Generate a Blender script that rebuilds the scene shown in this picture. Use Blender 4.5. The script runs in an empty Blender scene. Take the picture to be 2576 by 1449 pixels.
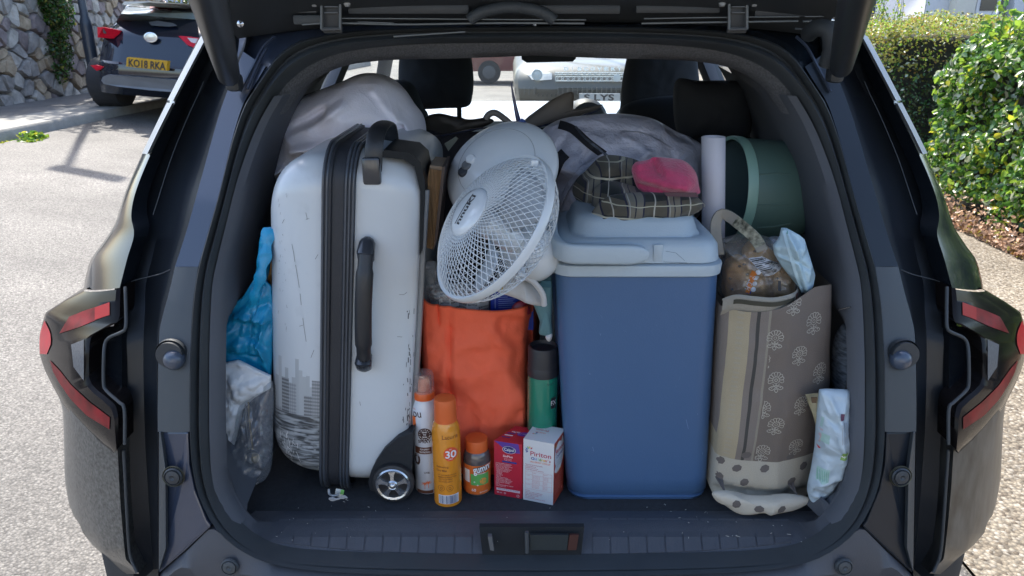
import bpy, bmesh, math, random
import numpy as np
from mathutils import Vector, Matrix, noise
from mathutils.bvhtree import BVHTree
random.seed(7); np.random.seed(7)
R = math.radians
SC = bpy.context.scene
COL = SC.collection
# ---------------------------------------------------------------- camera, sky, sun, exposure
CX, CY, F = 1288.0, 724.5, 1860.0
CAMH, PITCH = 1.576, R(19.5)
CP, SP = math.cos(PITCH), math.sin(PITCH)
CAM = Vector((0, 0, CAMH))
cd = bpy.data.cameras.new('camera'); cam = bpy.data.objects.new('camera', cd); COL.objects.link(cam)
cam.location = CAM; cam.rotation_euler = (R(90) - PITCH, 0, 0)
cd.sensor_width = 36.0; cd.lens = F / 2576.0 * 36.0
cd.clip_start = 0.02; cd.clip_end = 2000
cd.dof.use_dof = True; cd.dof.focus_distance = 1.3; cd.dof.aperture_fstop = 16.0
SC.camera = cam
SUN_EL, SUN_AZ = R(54), R(-24)          # azimuth from +Y towards +X
w = bpy.data.worlds.new('World'); SC.world = w; w.use_nodes = True
nt = w.node_tree; bg = nt.nodes['Background']
sky = nt.nodes.new('ShaderNodeTexSky'); sky.sky_type = 'NISHITA'; sky.sun_disc = False
sky.sun_elevation = SUN_EL; sky.sun_rotation = SUN_AZ; sky.air_density = 1.0; sky.dust_density = 2.0
nt.links.new(sky.outputs[0], bg.inputs[0]); bg.inputs[1].default_value = 0.15
sd = bpy.data.lights.new('sun', 'SUN'); sun = bpy.data.objects.new('sun', sd); COL.objects.link(sun)
sd.energy = 3.0; sd.angle = R(0.6); sd.color = (1.0, 0.95, 0.87)
sdir = Vector((math.sin(SUN_AZ) * math.cos(SUN_EL), math.cos(SUN_AZ) * math.cos(SUN_EL), math.sin(SUN_EL)))
sun.rotation_euler = sdir.to_track_quat('Z', 'Y').to_euler()
SC.view_settings.view_transform = 'Standard'; SC.view_settings.look = 'None'
SC.view_settings.gamma = 1.0; SC.view_settings.use_curve_mapping = False
SC.view_settings.exposure = 1.65
SC.render.engine = 'CYCLES'
SC.cycles.max_bounces = 8; SC.cycles.transparent_max_bounces = 16
SC.cycles.caustics_reflective = False; SC.cycles.caustics_refractive = False
SC.cycles.sample_clamp_indirect = 6.0
SC.cycles.use_denoising = True
# ---------------------------------------------------------------- positions
def ray(u, v):
    a = (u - CX) / F; b = (v - CY) / F
    return Vector((a, CP - b * SP, -SP - b * CP))
def at(u, v, Y):
    d = ray(u, v); return CAM + d * (Y / d.y)
def atz(u, v, z):
    d = ray(u, v); return CAM + d * ((z - CAMH) / d.z)
def atx(u, v, x):
    d = ray(u, v); return CAM + d * (x / d.x)
def proj(p):
    q = p - CAM; d = q.y * CP - q.z * SP; return CX + F * q.x / d, CY - F * (q.y * SP + q.z * CP) / d
def ridge_fn(rd):
    def f(p):
        u, v = proj(p); s = 0
        for u0, v0, u1, v1, w, h in rd:
            dx, dy = u1 - u0, v1 - v0; t = max(0, min(1, ((u - u0) * dx + (v - v0) * dy) / (dx * dx + dy * dy)))
            e = ((u - u0 - dx * t) ** 2 + (v - v0 - dy * t) ** 2) / (w * w)
            if e < 9: s += h * math.exp(-e) * (1 - .6 * t)
        return s
    return f
def psz(px, Y, v=724):
    d = ray(CX, v); return px / F * (Y / d.y)       # metres that px pixels span at depth Y
X0 = 0.041                                           # the car's centre line
def mir(p): return Vector((2 * X0 - p.x, p.y, p.z))
def lerp(a, b, t): return a + (b - a) * t
def smooth(t): t = max(0, min(1, t)); return t * t * (3 - 2 * t)
def interp(tab, x):
    if x <= tab[0][0]: return tab[0][1]
    for (x0, y0), (x1, y1) in zip(tab, tab[1:]):
        if x <= x1:
            return lerp(y0, y1, (x - x0) / (x1 - x0))
    return tab[-1][1]
GT = [(0.2, 1.02), (0.6, 0.985), (0.75, 1.0), (0.92, 1.025), (1.05, 1.065), (1.15, 1.11), (1.3, 1.19), (1.55, 1.36), (1.7, 1.5)]
def G(x, z):
    h = interp([(1.05, .45), (1.5, .33)], z); e = max(0, abs(x - X0) - h)
    return interp(GT, z) + 1.0 * e * e
def onG(u, v, d=0.0):
    Y = 1.2
    for _ in range(14):
        p = at(u, v, Y); Y = 0.5 * Y + 0.5 * (G(p.x, p.z) + d)
    return at(u, v, Y)
# ---------------------------------------------------------------- materials
MATS = {}
def mat(name, col=(.5, .5, .5), rough=.5, metal=0, bump=0, bscale=200, var=0.08, vscale=6, coat=0, sheen=0, spec=.5,
        col2=None, alpha=1, trans=0, emit=None, sss=0, bdetail=3, vec='Object', stretch=None, crease=0, cscale=14):
    if name in MATS: return MATS[name]
    m = bpy.data.materials.new(name); m.use_nodes = True; MATS[name] = m
    n, l = m.node_tree.nodes, m.node_tree.links
    b = n['Principled BSDF']
    tc = n.new('ShaderNodeTexCoord'); src = tc.outputs[vec]
    if stretch:
        mp = n.new('ShaderNodeMapping'); mp.inputs['Scale'].default_value = stretch; l.new(src, mp.inputs[0]); src = mp.outputs[0]
    no = n.new('ShaderNodeTexNoise'); no.inputs['Scale'].default_value = vscale; no.inputs['Detail'].default_value = 5
    l.new(src, no.inputs[0])
    mx = n.new('ShaderNodeMix'); mx.data_type = 'RGBA'
    c1 = tuple(c * (1 - var) for c in col); c2 = col2 or tuple(min(1, c * (1 + var)) for c in col)
    rp = n.new('ShaderNodeMapRange'); rp.inputs[1].default_value = .3; rp.inputs[2].default_value = .7
    l.new(no.outputs[0], rp.inputs[0]); l.new(rp.outputs[0], mx.inputs[0])
    mx.inputs[6].default_value = (*c1, 1); mx.inputs[7].default_value = (*c2, 1)
    l.new(mx.outputs[2], b.inputs['Base Color'])
    b.inputs['Metallic'].default_value = metal; b.inputs['Specular IOR Level'].default_value = spec
    rr = n.new('ShaderNodeMapRange'); rr.inputs[3].default_value = max(0.02, rough * .85); rr.inputs[4].default_value = min(1, rough * 1.15)
    l.new(no.outputs[0], rr.inputs[0]); l.new(rr.outputs[0], b.inputs['Roughness'])
    b.inputs['Coat Weight'].default_value = coat; b.inputs['Sheen Weight'].default_value = sheen
    b.inputs['Alpha'].default_value = alpha; b.inputs['Transmission Weight'].default_value = trans
    if sss: b.inputs['Subsurface Weight'].default_value = sss; b.inputs['Subsurface Radius'].default_value = (.01, .006, .004)
    if bump:
        nb = n.new('ShaderNodeTexNoise'); nb.inputs['Scale'].default_value = bscale; nb.inputs['Detail'].default_value = bdetail
        l.new(src, nb.inputs[0])
        bp = n.new('ShaderNodeBump'); bp.inputs['Strength'].default_value = bump; bp.inputs['Distance'].default_value = .4 / bscale
        l.new(nb.outputs[0], bp.inputs['Height']); l.new(bp.outputs[0], b.inputs['Normal'])
    if crease:
        dn = n.new('ShaderNodeTexNoise'); dn.inputs['Scale'].default_value = cscale * .8; dn.inputs['Detail'].default_value = 3; l.new(src, dn.inputs[0])
        va = n.new('ShaderNodeVectorMath'); va.operation = 'MULTIPLY_ADD'; l.new(dn.outputs['Color'], va.inputs[0]); va.inputs[1].default_value = (.9 / cscale,) * 3; l.new(src, va.inputs[2])
        vo = n.new('ShaderNodeTexVoronoi'); vo.feature = 'DISTANCE_TO_EDGE'; vo.inputs['Scale'].default_value = cscale; l.new(va.outputs[0], vo.inputs[0])
        sm = n.new('ShaderNodeMapRange'); sm.interpolation_type = 'SMOOTHSTEP'; sm.inputs[1].default_value = 0; sm.inputs[2].default_value = .35; l.new(vo.outputs[0], sm.inputs[0])
        b2 = n.new('ShaderNodeBump'); b2.inputs['Strength'].default_value = crease; b2.inputs['Distance'].default_value = .12 / cscale; l.new(sm.outputs[0], b2.inputs['Height'])
        if bump: l.new(bp.outputs[0], b2.inputs['Normal'])
        l.new(b2.outputs[0], b.inputs['Normal'])
    return m
def chips(name, cols, scale, rough=.75, bump=1.0, wear=.3):
    m = bpy.data.materials.new(name); m.use_nodes = True; MATS[name] = m
    n, l = m.node_tree.nodes, m.node_tree.links; b = n['Principled BSDF']; tc = n.new('ShaderNodeTexCoord')
    vo = n.new('ShaderNodeTexVoronoi'); vo.inputs['Scale'].default_value = scale; l.new(tc.outputs['Object'], vo.inputs[0])
    sp = n.new('ShaderNodeSeparateColor'); l.new(vo.outputs['Color'], sp.inputs[0])
    cr = n.new('ShaderNodeValToRGB'); e = cr.color_ramp.elements; e[0].color = (*cols[0], 1); e[1].color = (*cols[-1], 1)
    for i, c in enumerate(cols[1:-1]): q = e.new((i + 1) / (len(cols) - 1)); q.color = (*c, 1)
    l.new(sp.outputs[0], cr.inputs[0])
    nz = n.new('ShaderNodeTexNoise'); nz.inputs['Scale'].default_value = 1.3; nz.inputs['Detail'].default_value = 7; l.new(tc.outputs['Object'], nz.inputs[0])
    mr = n.new('ShaderNodeMapRange'); mr.inputs[1].default_value = .3; mr.inputs[2].default_value = .7; mr.inputs[3].default_value = 1 - wear; mr.inputs[4].default_value = 1 + wear; l.new(nz.outputs[0], mr.inputs[0])
    dk = n.new('ShaderNodeMapRange'); dk.inputs[1].default_value = .25; dk.inputs[2].default_value = .75; dk.inputs[3].default_value = 1.05; dk.inputs[4].default_value = .55; l.new(vo.outputs[0], dk.inputs[0])
    mu = n.new('ShaderNodeMath'); mu.operation = 'MULTIPLY'; l.new(mr.outputs[0], mu.inputs[0]); l.new(dk.outputs[0], mu.inputs[1])
    vm = n.new('ShaderNodeVectorMath'); vm.operation = 'SCALE'; l.new(cr.outputs[0], vm.inputs[0]); l.new(mu.outputs[0], vm.inputs['Scale']); l.new(vm.outputs[0], b.inputs['Base Color'])
    b.inputs['Roughness'].default_value = rough
    bp = n.new('ShaderNodeBump'); bp.invert = True; bp.inputs['Strength'].default_value = bump; bp.inputs['Distance'].default_value = .5 / scale; l.new(vo.outputs[0], bp.inputs['Height']); l.new(bp.outputs[0], b.inputs['Normal'])
    return m
def thin(name, tint=(.9, .95, .93), gloss=.1, rough=.02, fres=.5, haze=0, hazecol=(.8, .8, .8), bump=0, bscale=40):
    """thin clear sheet: see-through, a little gloss, a little milkiness"""
    if name in MATS: return MATS[name]
    m = bpy.data.materials.new(name); m.use_nodes = True; MATS[name] = m
    n, l = m.node_tree.nodes, m.node_tree.links; n.remove(n['Principled BSDF'])
    t = n.new('ShaderNodeBsdfTransparent'); t.inputs[0].default_value = (*tint, 1)
    g = n.new('ShaderNodeBsdfGlossy'); g.inputs['Roughness'].default_value = rough
    d = n.new('ShaderNodeBsdfDiffuse'); d.inputs[0].default_value = (*hazecol, 1)
    tc = n.new('ShaderNodeTexCoord'); nz = n.new('ShaderNodeTexNoise'); nz.inputs['Scale'].default_value = bscale; l.new(tc.outputs['Object'], nz.inputs[0])
    if bump:
        bp = n.new('ShaderNodeBump'); bp.inputs['Strength'].default_value = bump; bp.inputs['Distance'].default_value = .3 / bscale; l.new(nz.outputs[0], bp.inputs['Height'])
        l.new(bp.outputs[0], g.inputs['Normal'])
    fr = n.new('ShaderNodeLayerWeight'); fr.inputs[0].default_value = .25
    ad = n.new('ShaderNodeMath'); ad.operation = 'MULTIPLY_ADD'; ad.inputs[1].default_value = fres; ad.inputs[2].default_value = gloss
    l.new(fr.outputs[1], ad.inputs[0])
    a = n.new('ShaderNodeMixShader'); l.new(ad.outputs[0], a.inputs[0]); l.new(t.outputs[0], a.inputs[1]); l.new(g.outputs[0], a.inputs[2])
    b = n.new('ShaderNodeMixShader'); b.inputs[0].default_value = haze; l.new(a.outputs[0], b.inputs[1]); l.new(d.outputs[0], b.inputs[2])
    l.new(b.outputs[0], n['Material Output'].inputs[0])
    return m
# ---------------------------------------------------------------- objects
def tag(o, label=None, cat=None, group=None, kind=None):
    if label: o['label'] = label
    if cat: o['category'] = cat
    if group: o['group'] = group
    if kind: o['kind'] = kind
    return o
def thing(name, label, cat, loc=(0, 0, 0), group=None):
    o = bpy.data.objects.new(name, None); COL.objects.link(o); o.location = loc; o.empty_display_size = .1
    return tag(o, label, cat, group)
def link(name, me, parent=None):
    o = bpy.data.objects.new(name, me); COL.objects.link(o)
    if parent is not None:
        o.parent = parent
        L = Vector((0, 0, 0)); p = parent
        while p is not None: L += Vector(p.location); p = p.parent
        o.location = -L
    return o
class M:
    """collects shapes (world coordinates) into one mesh"""
    def __init__(s): s.v = []; s.f = []; s.mi = []; s.cur = 0
    def add(s, vs, fs):
        k = len(s.v); s.v += [tuple(p) for p in vs]; s.f += [tuple(i + k for i in f) for f in fs]; s.mi += [s.cur] * len(fs); return s
    def loft(s, rings, closed=True, cap0=False, cap1=False, loop=False):
        n = len(rings[0]); vs = [p for r in rings for p in r]; fs = []
        m = len(rings)
        for i in range(m if loop else m - 1):
            a, b = i * n, ((i + 1) % m) * n
            for j in range(n if closed else n - 1):
                k = (j + 1) % n
                fs.append((a + j, a + k, b + k, b + j))
        if cap0: fs.append(tuple(range(n))[::-1])
        if cap1: fs.append(tuple((m - 1) * n + j for j in range(n)))
        return s.add(vs, fs)
    def tube(s, pts, r, n=8, cap=True, flat=1.0, up=None):
        pts = [Vector(p) for p in pts]; rings = []
        prev = None
        for i, p in enumerate(pts):
            t = (pts[min(i + 1, len(pts) - 1)] - pts[max(i - 1, 0)])
            t = t.normalized() if t.length > 1e-9 else Vector((0, 0, 1))
            if prev is None:
                ref = Vector(up) if up else (Vector((0, 0, 1)) if abs(t.z) < .9 else Vector((1, 0, 0)))
            else: ref = prev
            a = ref - t * ref.dot(t)
            if a.length < 1e-6: a = t.orthogonal()
            a.normalize(); prev = a; b = t.cross(a)
            rr = r[i] if isinstance(r, (list, tuple)) else r
            rings.append([p + a * math.cos(2 * math.pi * k / n) * rr * flat + b * math.sin(2 * math.pi * k / n) * rr for k in range(n)])
        return s.loft(rings, True, cap, cap)
    def box(s, c, size, rot=None, bev=0, seg=2):
        bm = bmesh.new(); bmesh.ops.create_cube(bm, size=1)
        for q in bm.verts: q.co = Vector((q.co.x * size[0], q.co.y * size[1], q.co.z * size[2]))
        if bev: bmesh.ops.bevel(bm, geom=list(bm.edges), offset=bev, segments=seg, profile=.5, affect='EDGES')
        if rot is not None: bmesh.ops.transform(bm, matrix=rot.to_4x4(), verts=bm.verts)
        bmesh.ops.translate(bm, vec=Vector(c), verts=bm.verts)
        bm.verts.index_update()
        s.add([q.co.copy() for q in bm.verts], [tuple(q.index for q in f.verts) for f in bm.faces]); bm.free(); return s
    def lathe(s, prof, c, axis=(0, 0, 1), n=32, cap0=True, cap1=True, sx=1.0):
        A = Vector(axis).normalized(); q = A.to_track_quat('Z', 'Y').to_matrix()
        rings = [[Vector(c) + q @ Vector((r * math.cos(2 * math.pi * k / n) * sx, r * math.sin(2 * math.pi * k / n), h)) for k in range(n)] for r, h in prof]
        return s.loft(rings, True, cap0, cap1)
    def prism(s, pts, d):
        """polygon pts (3D, roughly planar) pushed along vector d"""
        d = Vector(d); n = len(pts); a = [Vector(p) for p in pts]; b = [p + d for p in a]
        fs = [tuple(range(n)), tuple(range(n, 2 * n))[::-1]] + [(i, i + n, (i + 1) % n + n, (i + 1) % n) for i in range(n)]
        return s.add(a + b, fs)
    def build(s, name, mats, parent=None, smooth_=True, uvf=None, angle=40):
        me = bpy.data.meshes.new(name); me.from_pydata(s.v, [], s.f)
        if not isinstance(mats, (list, tuple)): mats = [mats]
        for m in mats: me.materials.append(m)
        if len(mats) > 1: me.polygons.foreach_set('material_index', s.mi)
        bm = bmesh.new(); bm.from_mesh(me); bmesh.ops.recalc_face_normals(bm, faces=bm.faces); bm.to_mesh(me); bm.free()
        if smooth_:
            me.polygons.foreach_set('use_smooth', [True] * len(me.polygons))
            try: me.set_sharp_from_angle(angle=R(angle))
            except Exception: pass
        if uvf:
            uv = me.uv_layers.new(name='UVMap')
            for lp in me.loops: uv.data[lp.index].uv = uvf(me.vertices[lp.vertex_index].co)
        me.update()
        return link(name, me, parent)
def cat_curve(pts, n, closed=False):
    """Catmull-Rom resample by arc length of tuples"""
    P = [Vector(p) if len(p) == 3 else Vector((p[0], p[1], 0)) for p in pts]; out = []
    m = len(P); segs = m if closed else m - 1
    for i in range(segs):
        p1, p2 = P[i], P[(i + 1) % m]
        p0 = P[i - 1] if (closed or i > 0) else p1; p3 = P[(i + 2) % m] if (closed or i < m - 2) else p2
        for k in range(10):
            t = k / 10
            out.append(.5 * ((2 * p1) + (p2 - p0) * t + (2 * p0 - 5 * p1 + 4 * p2 - p3) * t * t + (3 * p1 - p0 - 3 * p2 + p3) * t ** 3))
    out.append(P[0].copy() if closed else P[-1].copy())
    L = [0]
    for a, b in zip(out, out[1:]): L.append(L[-1] + (b - a).length)
    res = []; j = 0
    cnt = n if closed else n - 1
    for i in range(n):
        s = L[-1] * i / cnt
        while j < len(L) - 2 and L[j + 1] < s: j += 1
        dd = L[j + 1] - L[j]
        res.append(out[j].lerp(out[j + 1], (s - L[j]) / dd if dd > 1e-12 else 0))
    return res
def lin_curve(pts, n, closed=False):
    P = [Vector(p) if len(p) == 3 else Vector((p[0], p[1], 0)) for p in pts]
    if closed: P.append(P[0].copy())
    L = [0]
    for a, b in zip(P, P[1:]): L.append(L[-1] + (b - a).length)
    res = []; j = 0; cnt = n if closed else n - 1
    for i in range(n):
        s = L[-1] * i / cnt
        while j < len(L) - 2 and L[j + 1] < s: j += 1
        dd = L[j + 1] - L[j]; res.append(P[j].lerp(P[j + 1], (s - L[j]) / dd if dd > 1e-12 else 0))
    return res
def fbm(p, o=4):
    s, a = 0, 1
    for _ in range(o): s += noise.noise(p) * a; p = p * 2.03; a *= .5
    return s
def crumple(p):
    d = noise.voronoi(p)[0]; return (d[1] - d[0])
def wr_soft(p, sc): return fbm(p * sc, 3)
def wr_crum(p, sc):
    q = p * sc + Vector((noise.noise(p * sc * .7), noise.noise(p * sc * .7 + Vector((5, 5, 5))), 0)) * .6
    return crumple(q) * .9 + .45 * crumple(q * 2.3 + Vector((3, 1, 2))) + .25 * fbm(p * sc * 3, 2) - .6
def wr_fold(p, sc, dr=(1, .0, .5)):
    q = Vector(dr).dot(p) * sc + fbm(p * sc * .35, 2) * 2.2
    return (1 - abs(math.sin(q))) * .8 + .3 * crumple(p * sc * .5)
def cushion(name, outline, Y, depth, m, parent=None, amp=.004, wr=wr_soft, sc=12, back=.6, prof=.5, n=96, rings=26, center=None, px=True, k=2.0, curve=True, seed=0, uv=False, lay=None, ridges=None):
    """closed soft shape from an outline and a bulge towards -Y"""
    if px: pts = [at(q[0], q[1], q[2] if len(q) > 2 else Y) for q in outline]
    else: pts = [Vector(q) for q in outline]
    O = cat_curve(pts, n, True) if curve else lin_curve(pts, n, True)
    c = (at(center[0], center[1], center[2] if len(center) > 2 else Y) if center else sum(O, Vector()) / n)
    sd_ = Vector((seed * 3.1, seed * 1.7, seed * 2.3))
    rf = ridge_fn(ridges) if ridges else None
    fr, bk = [], []
    for i in range(rings + 1):
        r = math.sin(i / rings * math.pi / 2) if i < rings else 1.0
        bul = depth * max(0, 1 - r ** k) ** prof
        ring, ring2 = [], []
        for o in O:
            p = c.lerp(o, r); dsp = amp * 1.9 * wr(p + sd_, sc) * (1 - r ** 10)
            if lay: dsp += lay(p)
            if rf: dsp += rf(p) * (1 - r ** 10)
            ring.append(Vector((p.x, p.y - bul - dsp, p.z)))
            p2 = p.copy(); ring2.append(Vector((p2.x, p2.y + bul * back, p2.z)))
        fr.append(ring); bk.append(ring2)
    # rim wobble
    mm = M()
    mm.loft(fr + bk[::-1][1:], True, False, False)
    return mm.build(name, m, parent, uvf=(lambda co: (co.x, co.z)) if uv else None, angle=180)
# ---------------------------------------------------------------- decals: flat print laid on a surface
def bvh(objs):
    vs, fs = [], []
    for o in (objs if isinstance(objs, (list, tuple)) else [objs]):
        bpy.context.view_layer.update(); k = len(vs); mw = o.matrix_world
        vs += [mw @ q.co for q in o.data.vertices]; fs += [tuple(i + k for i in p.vertices) for p in o.data.polygons]
    return BVHTree.FromPolygons(vs, fs)
_txt = {}
def text_geo(s, bold=0.0, align='CENTER'):
    key = (s, bold, align)
    if key in _txt: return _txt[key]
    c = bpy.data.curves.new('lettering', 'FONT'); c.body = s; c.size = 1; c.offset = bold; c.resolution_u = 3
    c.align_x = align; c.align_y = 'CENTER'
    o = bpy.data.objects.new('lettering', c); COL.objects.link(o)
    dg = bpy.context.evaluated_depsgraph_get(); e = o.evaluated_get(dg); me = e.to_mesh()
    g = ([q.co.copy() for q in me.vertices], [tuple(p.vertices) for p in me.polygons])
    e.to_mesh_clear(); bpy.data.objects.remove(o); bpy.data.curves.remove(c)
    _txt[key] = g; return g
class Print:
    """print laid on target: 2D shapes in metres in a frame O, X, Z, shot along D onto the target"""
    def __init__(s, tgt, O, X=(1, 0, 0), Z=(0, 0, 1), D=None, lift=.0005):
        s.t = bvh(tgt); s.O = Vector(O); s.X = Vector(X).normalized(); s.Z = Vector(Z).normalized()
        s.D = Vector(D).normalized() if D else s.Z.cross(s.X).normalized()
        s.lift = lift; s.m = {}
    def _put(s, key, vs, fs):
        out = []; ok = []
        for x, z in vs:
            st = s.O + s.X * x + s.Z * z - s.D * .12
            h = s.t.ray_cast(st, s.D, .5)
            if h[0] is None: ok.append(False); out.append(st + s.D * .12)
            else: ok.append(True); out.append(h[0] - s.D * s.lift)
        fs = [f for f in fs if all(ok[i] for i in f)]
        s.m.setdefault(key, M()).add(out, fs)
    def text(s, key, t, x, z, h, w=None, bold=0.0, rot=0, align='CENTER'):
        vs, fs = text_geo(t, bold, align)
        if not vs: return s
        xs = [q.x for q in vs]; sx = h
        if w: sx = w / (max(xs) - min(xs))
        c, sn = math.cos(rot), math.sin(rot)
        s._put(key, [(x + q.x * sx * c - q.y * h * sn, z + q.x * sx * sn + q.y * h * c) for q in vs], fs); return s
    def rect(s, key, x0, z0, x1, z1, nx=4, nz=2):
        vs = [(lerp(x0, x1, i / nx), lerp(z0, z1, j / nz)) for j in range(nz + 1) for i in range(nx + 1)]
        fs = [(j * (nx + 1) + i, j * (nx + 1) + i + 1, (j + 1) * (nx + 1) + i + 1, (j + 1) * (nx + 1) + i) for j in range(nz) for i in range(nx)]
        s._put(key, vs, fs); return s
    def disc(s, key, x, z, rx, rz=None, n=24, rings=4, hole=0, rot=0):
        rz = rz or rx; c, sn = math.cos(rot), math.sin(rot); vs, fs = [], []
        for i in range(rings + 1):
            q = lerp(hole, 1, i / rings)
            for k in range(n):
                a = 2 * math.pi * k / n; dx, dz = rx * q * math.cos(a), rz * q * math.sin(a)
                vs.append((x + dx * c - dz * sn, z + dx * sn + dz * c))
        for i in range(rings):
            for k in range(n):
                k2 = (k + 1) % n; fs.append((i * n + k, i * n + k2, (i + 1) * n + k2, (i + 1) * n + k))
        s._put(key, vs, fs); return s
    def line(s, key, pts, wd):
        for (x0, z0), (x1, z1) in zip(pts, pts[1:]):
            dx, dz = x1 - x0, z1 - z0; L = math.hypot(dx, dz) or 1e-9; nx, nz = -dz / L * wd / 2, dx / L * wd / 2
            s._put(key, [(x0 + nx, z0 + nz), (x0 - nx, z0 - nz), (x1 - nx, z1 - nz), (x1 + nx, z1 + nz)], [(0, 1, 2, 3)])
        return s
    def done(s, name, matmap, parent):
        i = 0; big = M(); ms = []
        for k, mm in s.m.items():
            big.cur = len(ms); big.add(mm.v, mm.f); ms.append(matmap[k] if isinstance(matmap, dict) else matmap)
        if not big.f: return None
        o = big.build(name, ms, parent, smooth_=False); o['kind'] = 'stuff'; return o
def ink(name, col=(.5, .5, .5), rough=.5): return mat('ink_' + name, col, rough, var=.03, vscale=30)
INK = {'w': ink('white', (.8, .8, .8)), 'k': ink('black', (.02, .02, .025)), 'r': ink('red', (.6, .03, .05)), 'o': ink('orange', (.8, .16, .03)),
       'b': ink('navy', (.03, .05, .25)), 'g': ink('green', (.12, .4, .1)), 'y': ink('yellow', (.8, .5, .05)), 'br': ink('brown', (.13, .045, .025)),
       's': ink('grey', (.3, .31, .32)), 'p': ink('purple', (.12, .05, .3)), 'c': ink('blue', (.05, .2, .5)), 'pk': ink('pink', (.8, .25, .2)), 'm': ink('mint', (.35, .6, .5))}
# ================================================================ the ground and street
def gz(x, y=0): return .5 * smooth((-x - 1.0) / 4.2)
m_road = chips('asphalt', [(.075, .069, .061), (.118, .109, .097), (.142, .132, .118), (.165, .153, .136), (.235, .22, .196)], 115, .7, bump=.8, wear=.32)
m_pebble = chips('pebble_concrete', [(.10, .075, .05), (.19, .155, .11), (.24, .20, .145), (.28, .24, .18), (.38, .34, .28)], 75, .8, bump=.8, wear=.2)
m_pave = mat('worn_tarmac', (.13, .128, .125), .85, bump=.8, bscale=80, var=.2, vscale=3)
m_kerb = mat('kerb_stone', (.27, .26, .235), .8, bump=.6, bscale=50, var=.15, vscale=8)
def strip_ground(name, xs, ys, zf, m):
    mm = M(); mm.loft([[Vector((x, y, zf(x, y))) for x in xs] for y in ys], False)
    return tag(mm.build(name, m, None), kind='structure')
YS = [-60, -20, -6, -2, 0, 1, 2, 3, 4, 5, 6, 7, 8, 9, 10, 11, 12, 14, 17, 22, 30, 60, 150, 600]
strip_ground('road', [-5.0 + i * .2 for i in range(28)] + [1.0, 1.4], YS, lambda x, y: gz(x) + .0, m_road)
strip_ground('ground', [-600, -60, -20, -9, -5.6, -5, 1, 2, 8, 20, 60, 600], [-600] + YS[1:], lambda x, y: -.09, mat('dark_soil', (.09, .07, .05), .95))
strip_ground('pavement', [1.4, 1.7, 2.5, 3.3, 4.05, 6.5], YS, lambda x, y: .012 + .0 * x, m_pebble)
strip_ground('pavement.001', [-7.2, -6.5, -5.8, -5.35], YS, lambda x, y: .60 + .0 * x, m_pave)
def kerbx(y): return -5.15 + .05 * (y - 7)
k_ = M()
k_.loft([[Vector((kerbx(y) + .03, y, gz(kerbx(y)) - .05)), Vector((kerbx(y) + .02, y, .575)), Vector((kerbx(y), y, .598)), Vector((kerbx(y) - .33, y, .604)), Vector((kerbx(y) - .8, y, .598))]
         for y in [-6 + i * .5 for i in range(60)]], False)
kb = tag(k_.build('kerb', m_kerb), kind='structure')
# ================================================================ our car: a dark SUV, tailgate open
m_paint = mat('dark_blue_paint', (.010, .014, .020), .16, spec=.3, coat=.2, var=.06, vscale=3)
m_paint_d = mat('dusty_paint', (.050, .050, .047), .42, coat=.3, var=.35, vscale=160, col2=(.135, .133, .122), bump=.5, bscale=260)
m_frame = mat('frame_paint_sky_sheen', (.032, .044, .075), .30, coat=.6, var=.04)  # bluer than the body paint: sky reflection put into the colour
m_black = mat('black_plastic', (.034, .039, .045), .5, bump=.15, bscale=500, var=.06)
m_gloss = mat('gloss_black', (.008, .010, .013), .07, coat=1, var=.03)
m_trim = mat('grey_trim', (.050, .057, .063), .55, bump=.25, bscale=600, var=.06)
m_rub = mat('rubber', (.038, .044, .049), .6, var=.08, vscale=20)
m_sill = mat('sill_plastic', (.064, .069, .082), .55, bump=.35, bscale=420, var=.06, vscale=15)
m_carpet = mat('boot_carpet', (.024, .027, .032), .95, bump=.8, bscale=500, var=.25, vscale=120)
m_head = mat('headlining', (.10, .102, .11), .95, bump=1.0, bscale=330, var=.30, vscale=260)
m_inner = mat('inner_trim', (.085, .092, .108), .75, bump=.3, bscale=500, var=.06)
m_seat = mat('seat_cloth', (.045, .052, .064), .85, bump=.6, bscale=400, var=.08)
m_glass = thin('window_glass', (.93, .97, .95), .02, .01, fres=.06)
m_chrome = mat('bright_metal', (.6, .62, .65), .2, metal=1, var=.02)
m_satin = mat('satin_strip', (.26, .27, .28), .4, metal=.3, var=.05)
car = thing('parked_suv', 'dark blue-black SUV in the foreground, tailgate up, boot crammed with luggage', 'car', (X0, 2.2, 0))
A = [(1343, 108), (1100, 110), (960, 118), (860, 133), (790, 158), (735, 195), (695, 240), (660, 300), (630, 370), (600, 460), (575, 560), (553, 650), (540, 720), (534, 860), (533, 1000), (534, 1100), (540, 1190), (560, 1260), (600, 1320), (660, 1365), (740, 1388), (900, 1398), (1100, 1402), (1343, 1404)]
B = [(1343, 65), (1100, 68), (900, 76), (795, 91), (733, 113), (693, 145), (665, 185), (638, 225), (612, 270), (585, 350), (553, 480), (525, 580), (500, 670), (486, 760), (480, 860), (477, 1000), (477, 1100), (485, 1190), (505, 1260), (545, 1330), (610, 1385), (700, 1420), (850, 1438), (1100, 1446), (1343, 1450)]
def side_ring(poly, d, n=90, dl=None):
    """left half traced, right half mirrored about the car's centre line"""
    L = cat_curve([(p[0], p[1]) for p in poly], n)
    W = [onG(p.x, p.y, d if dl is None else dl(i / (n - 1))) for i, p in enumerate(L)]
    W[0].x = X0; W[-1].x = X0
    return W + [mir(p) for p in W[1:-1]][::-1]
rB = side_ring(B, 0.0); rA = side_ring(A, .035)
def mixr(a, b, t, dy=0): return [p.lerp(q, t) + Vector((0, dy, 0)) for p, q in zip(a, b)]
sl = M()
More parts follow.
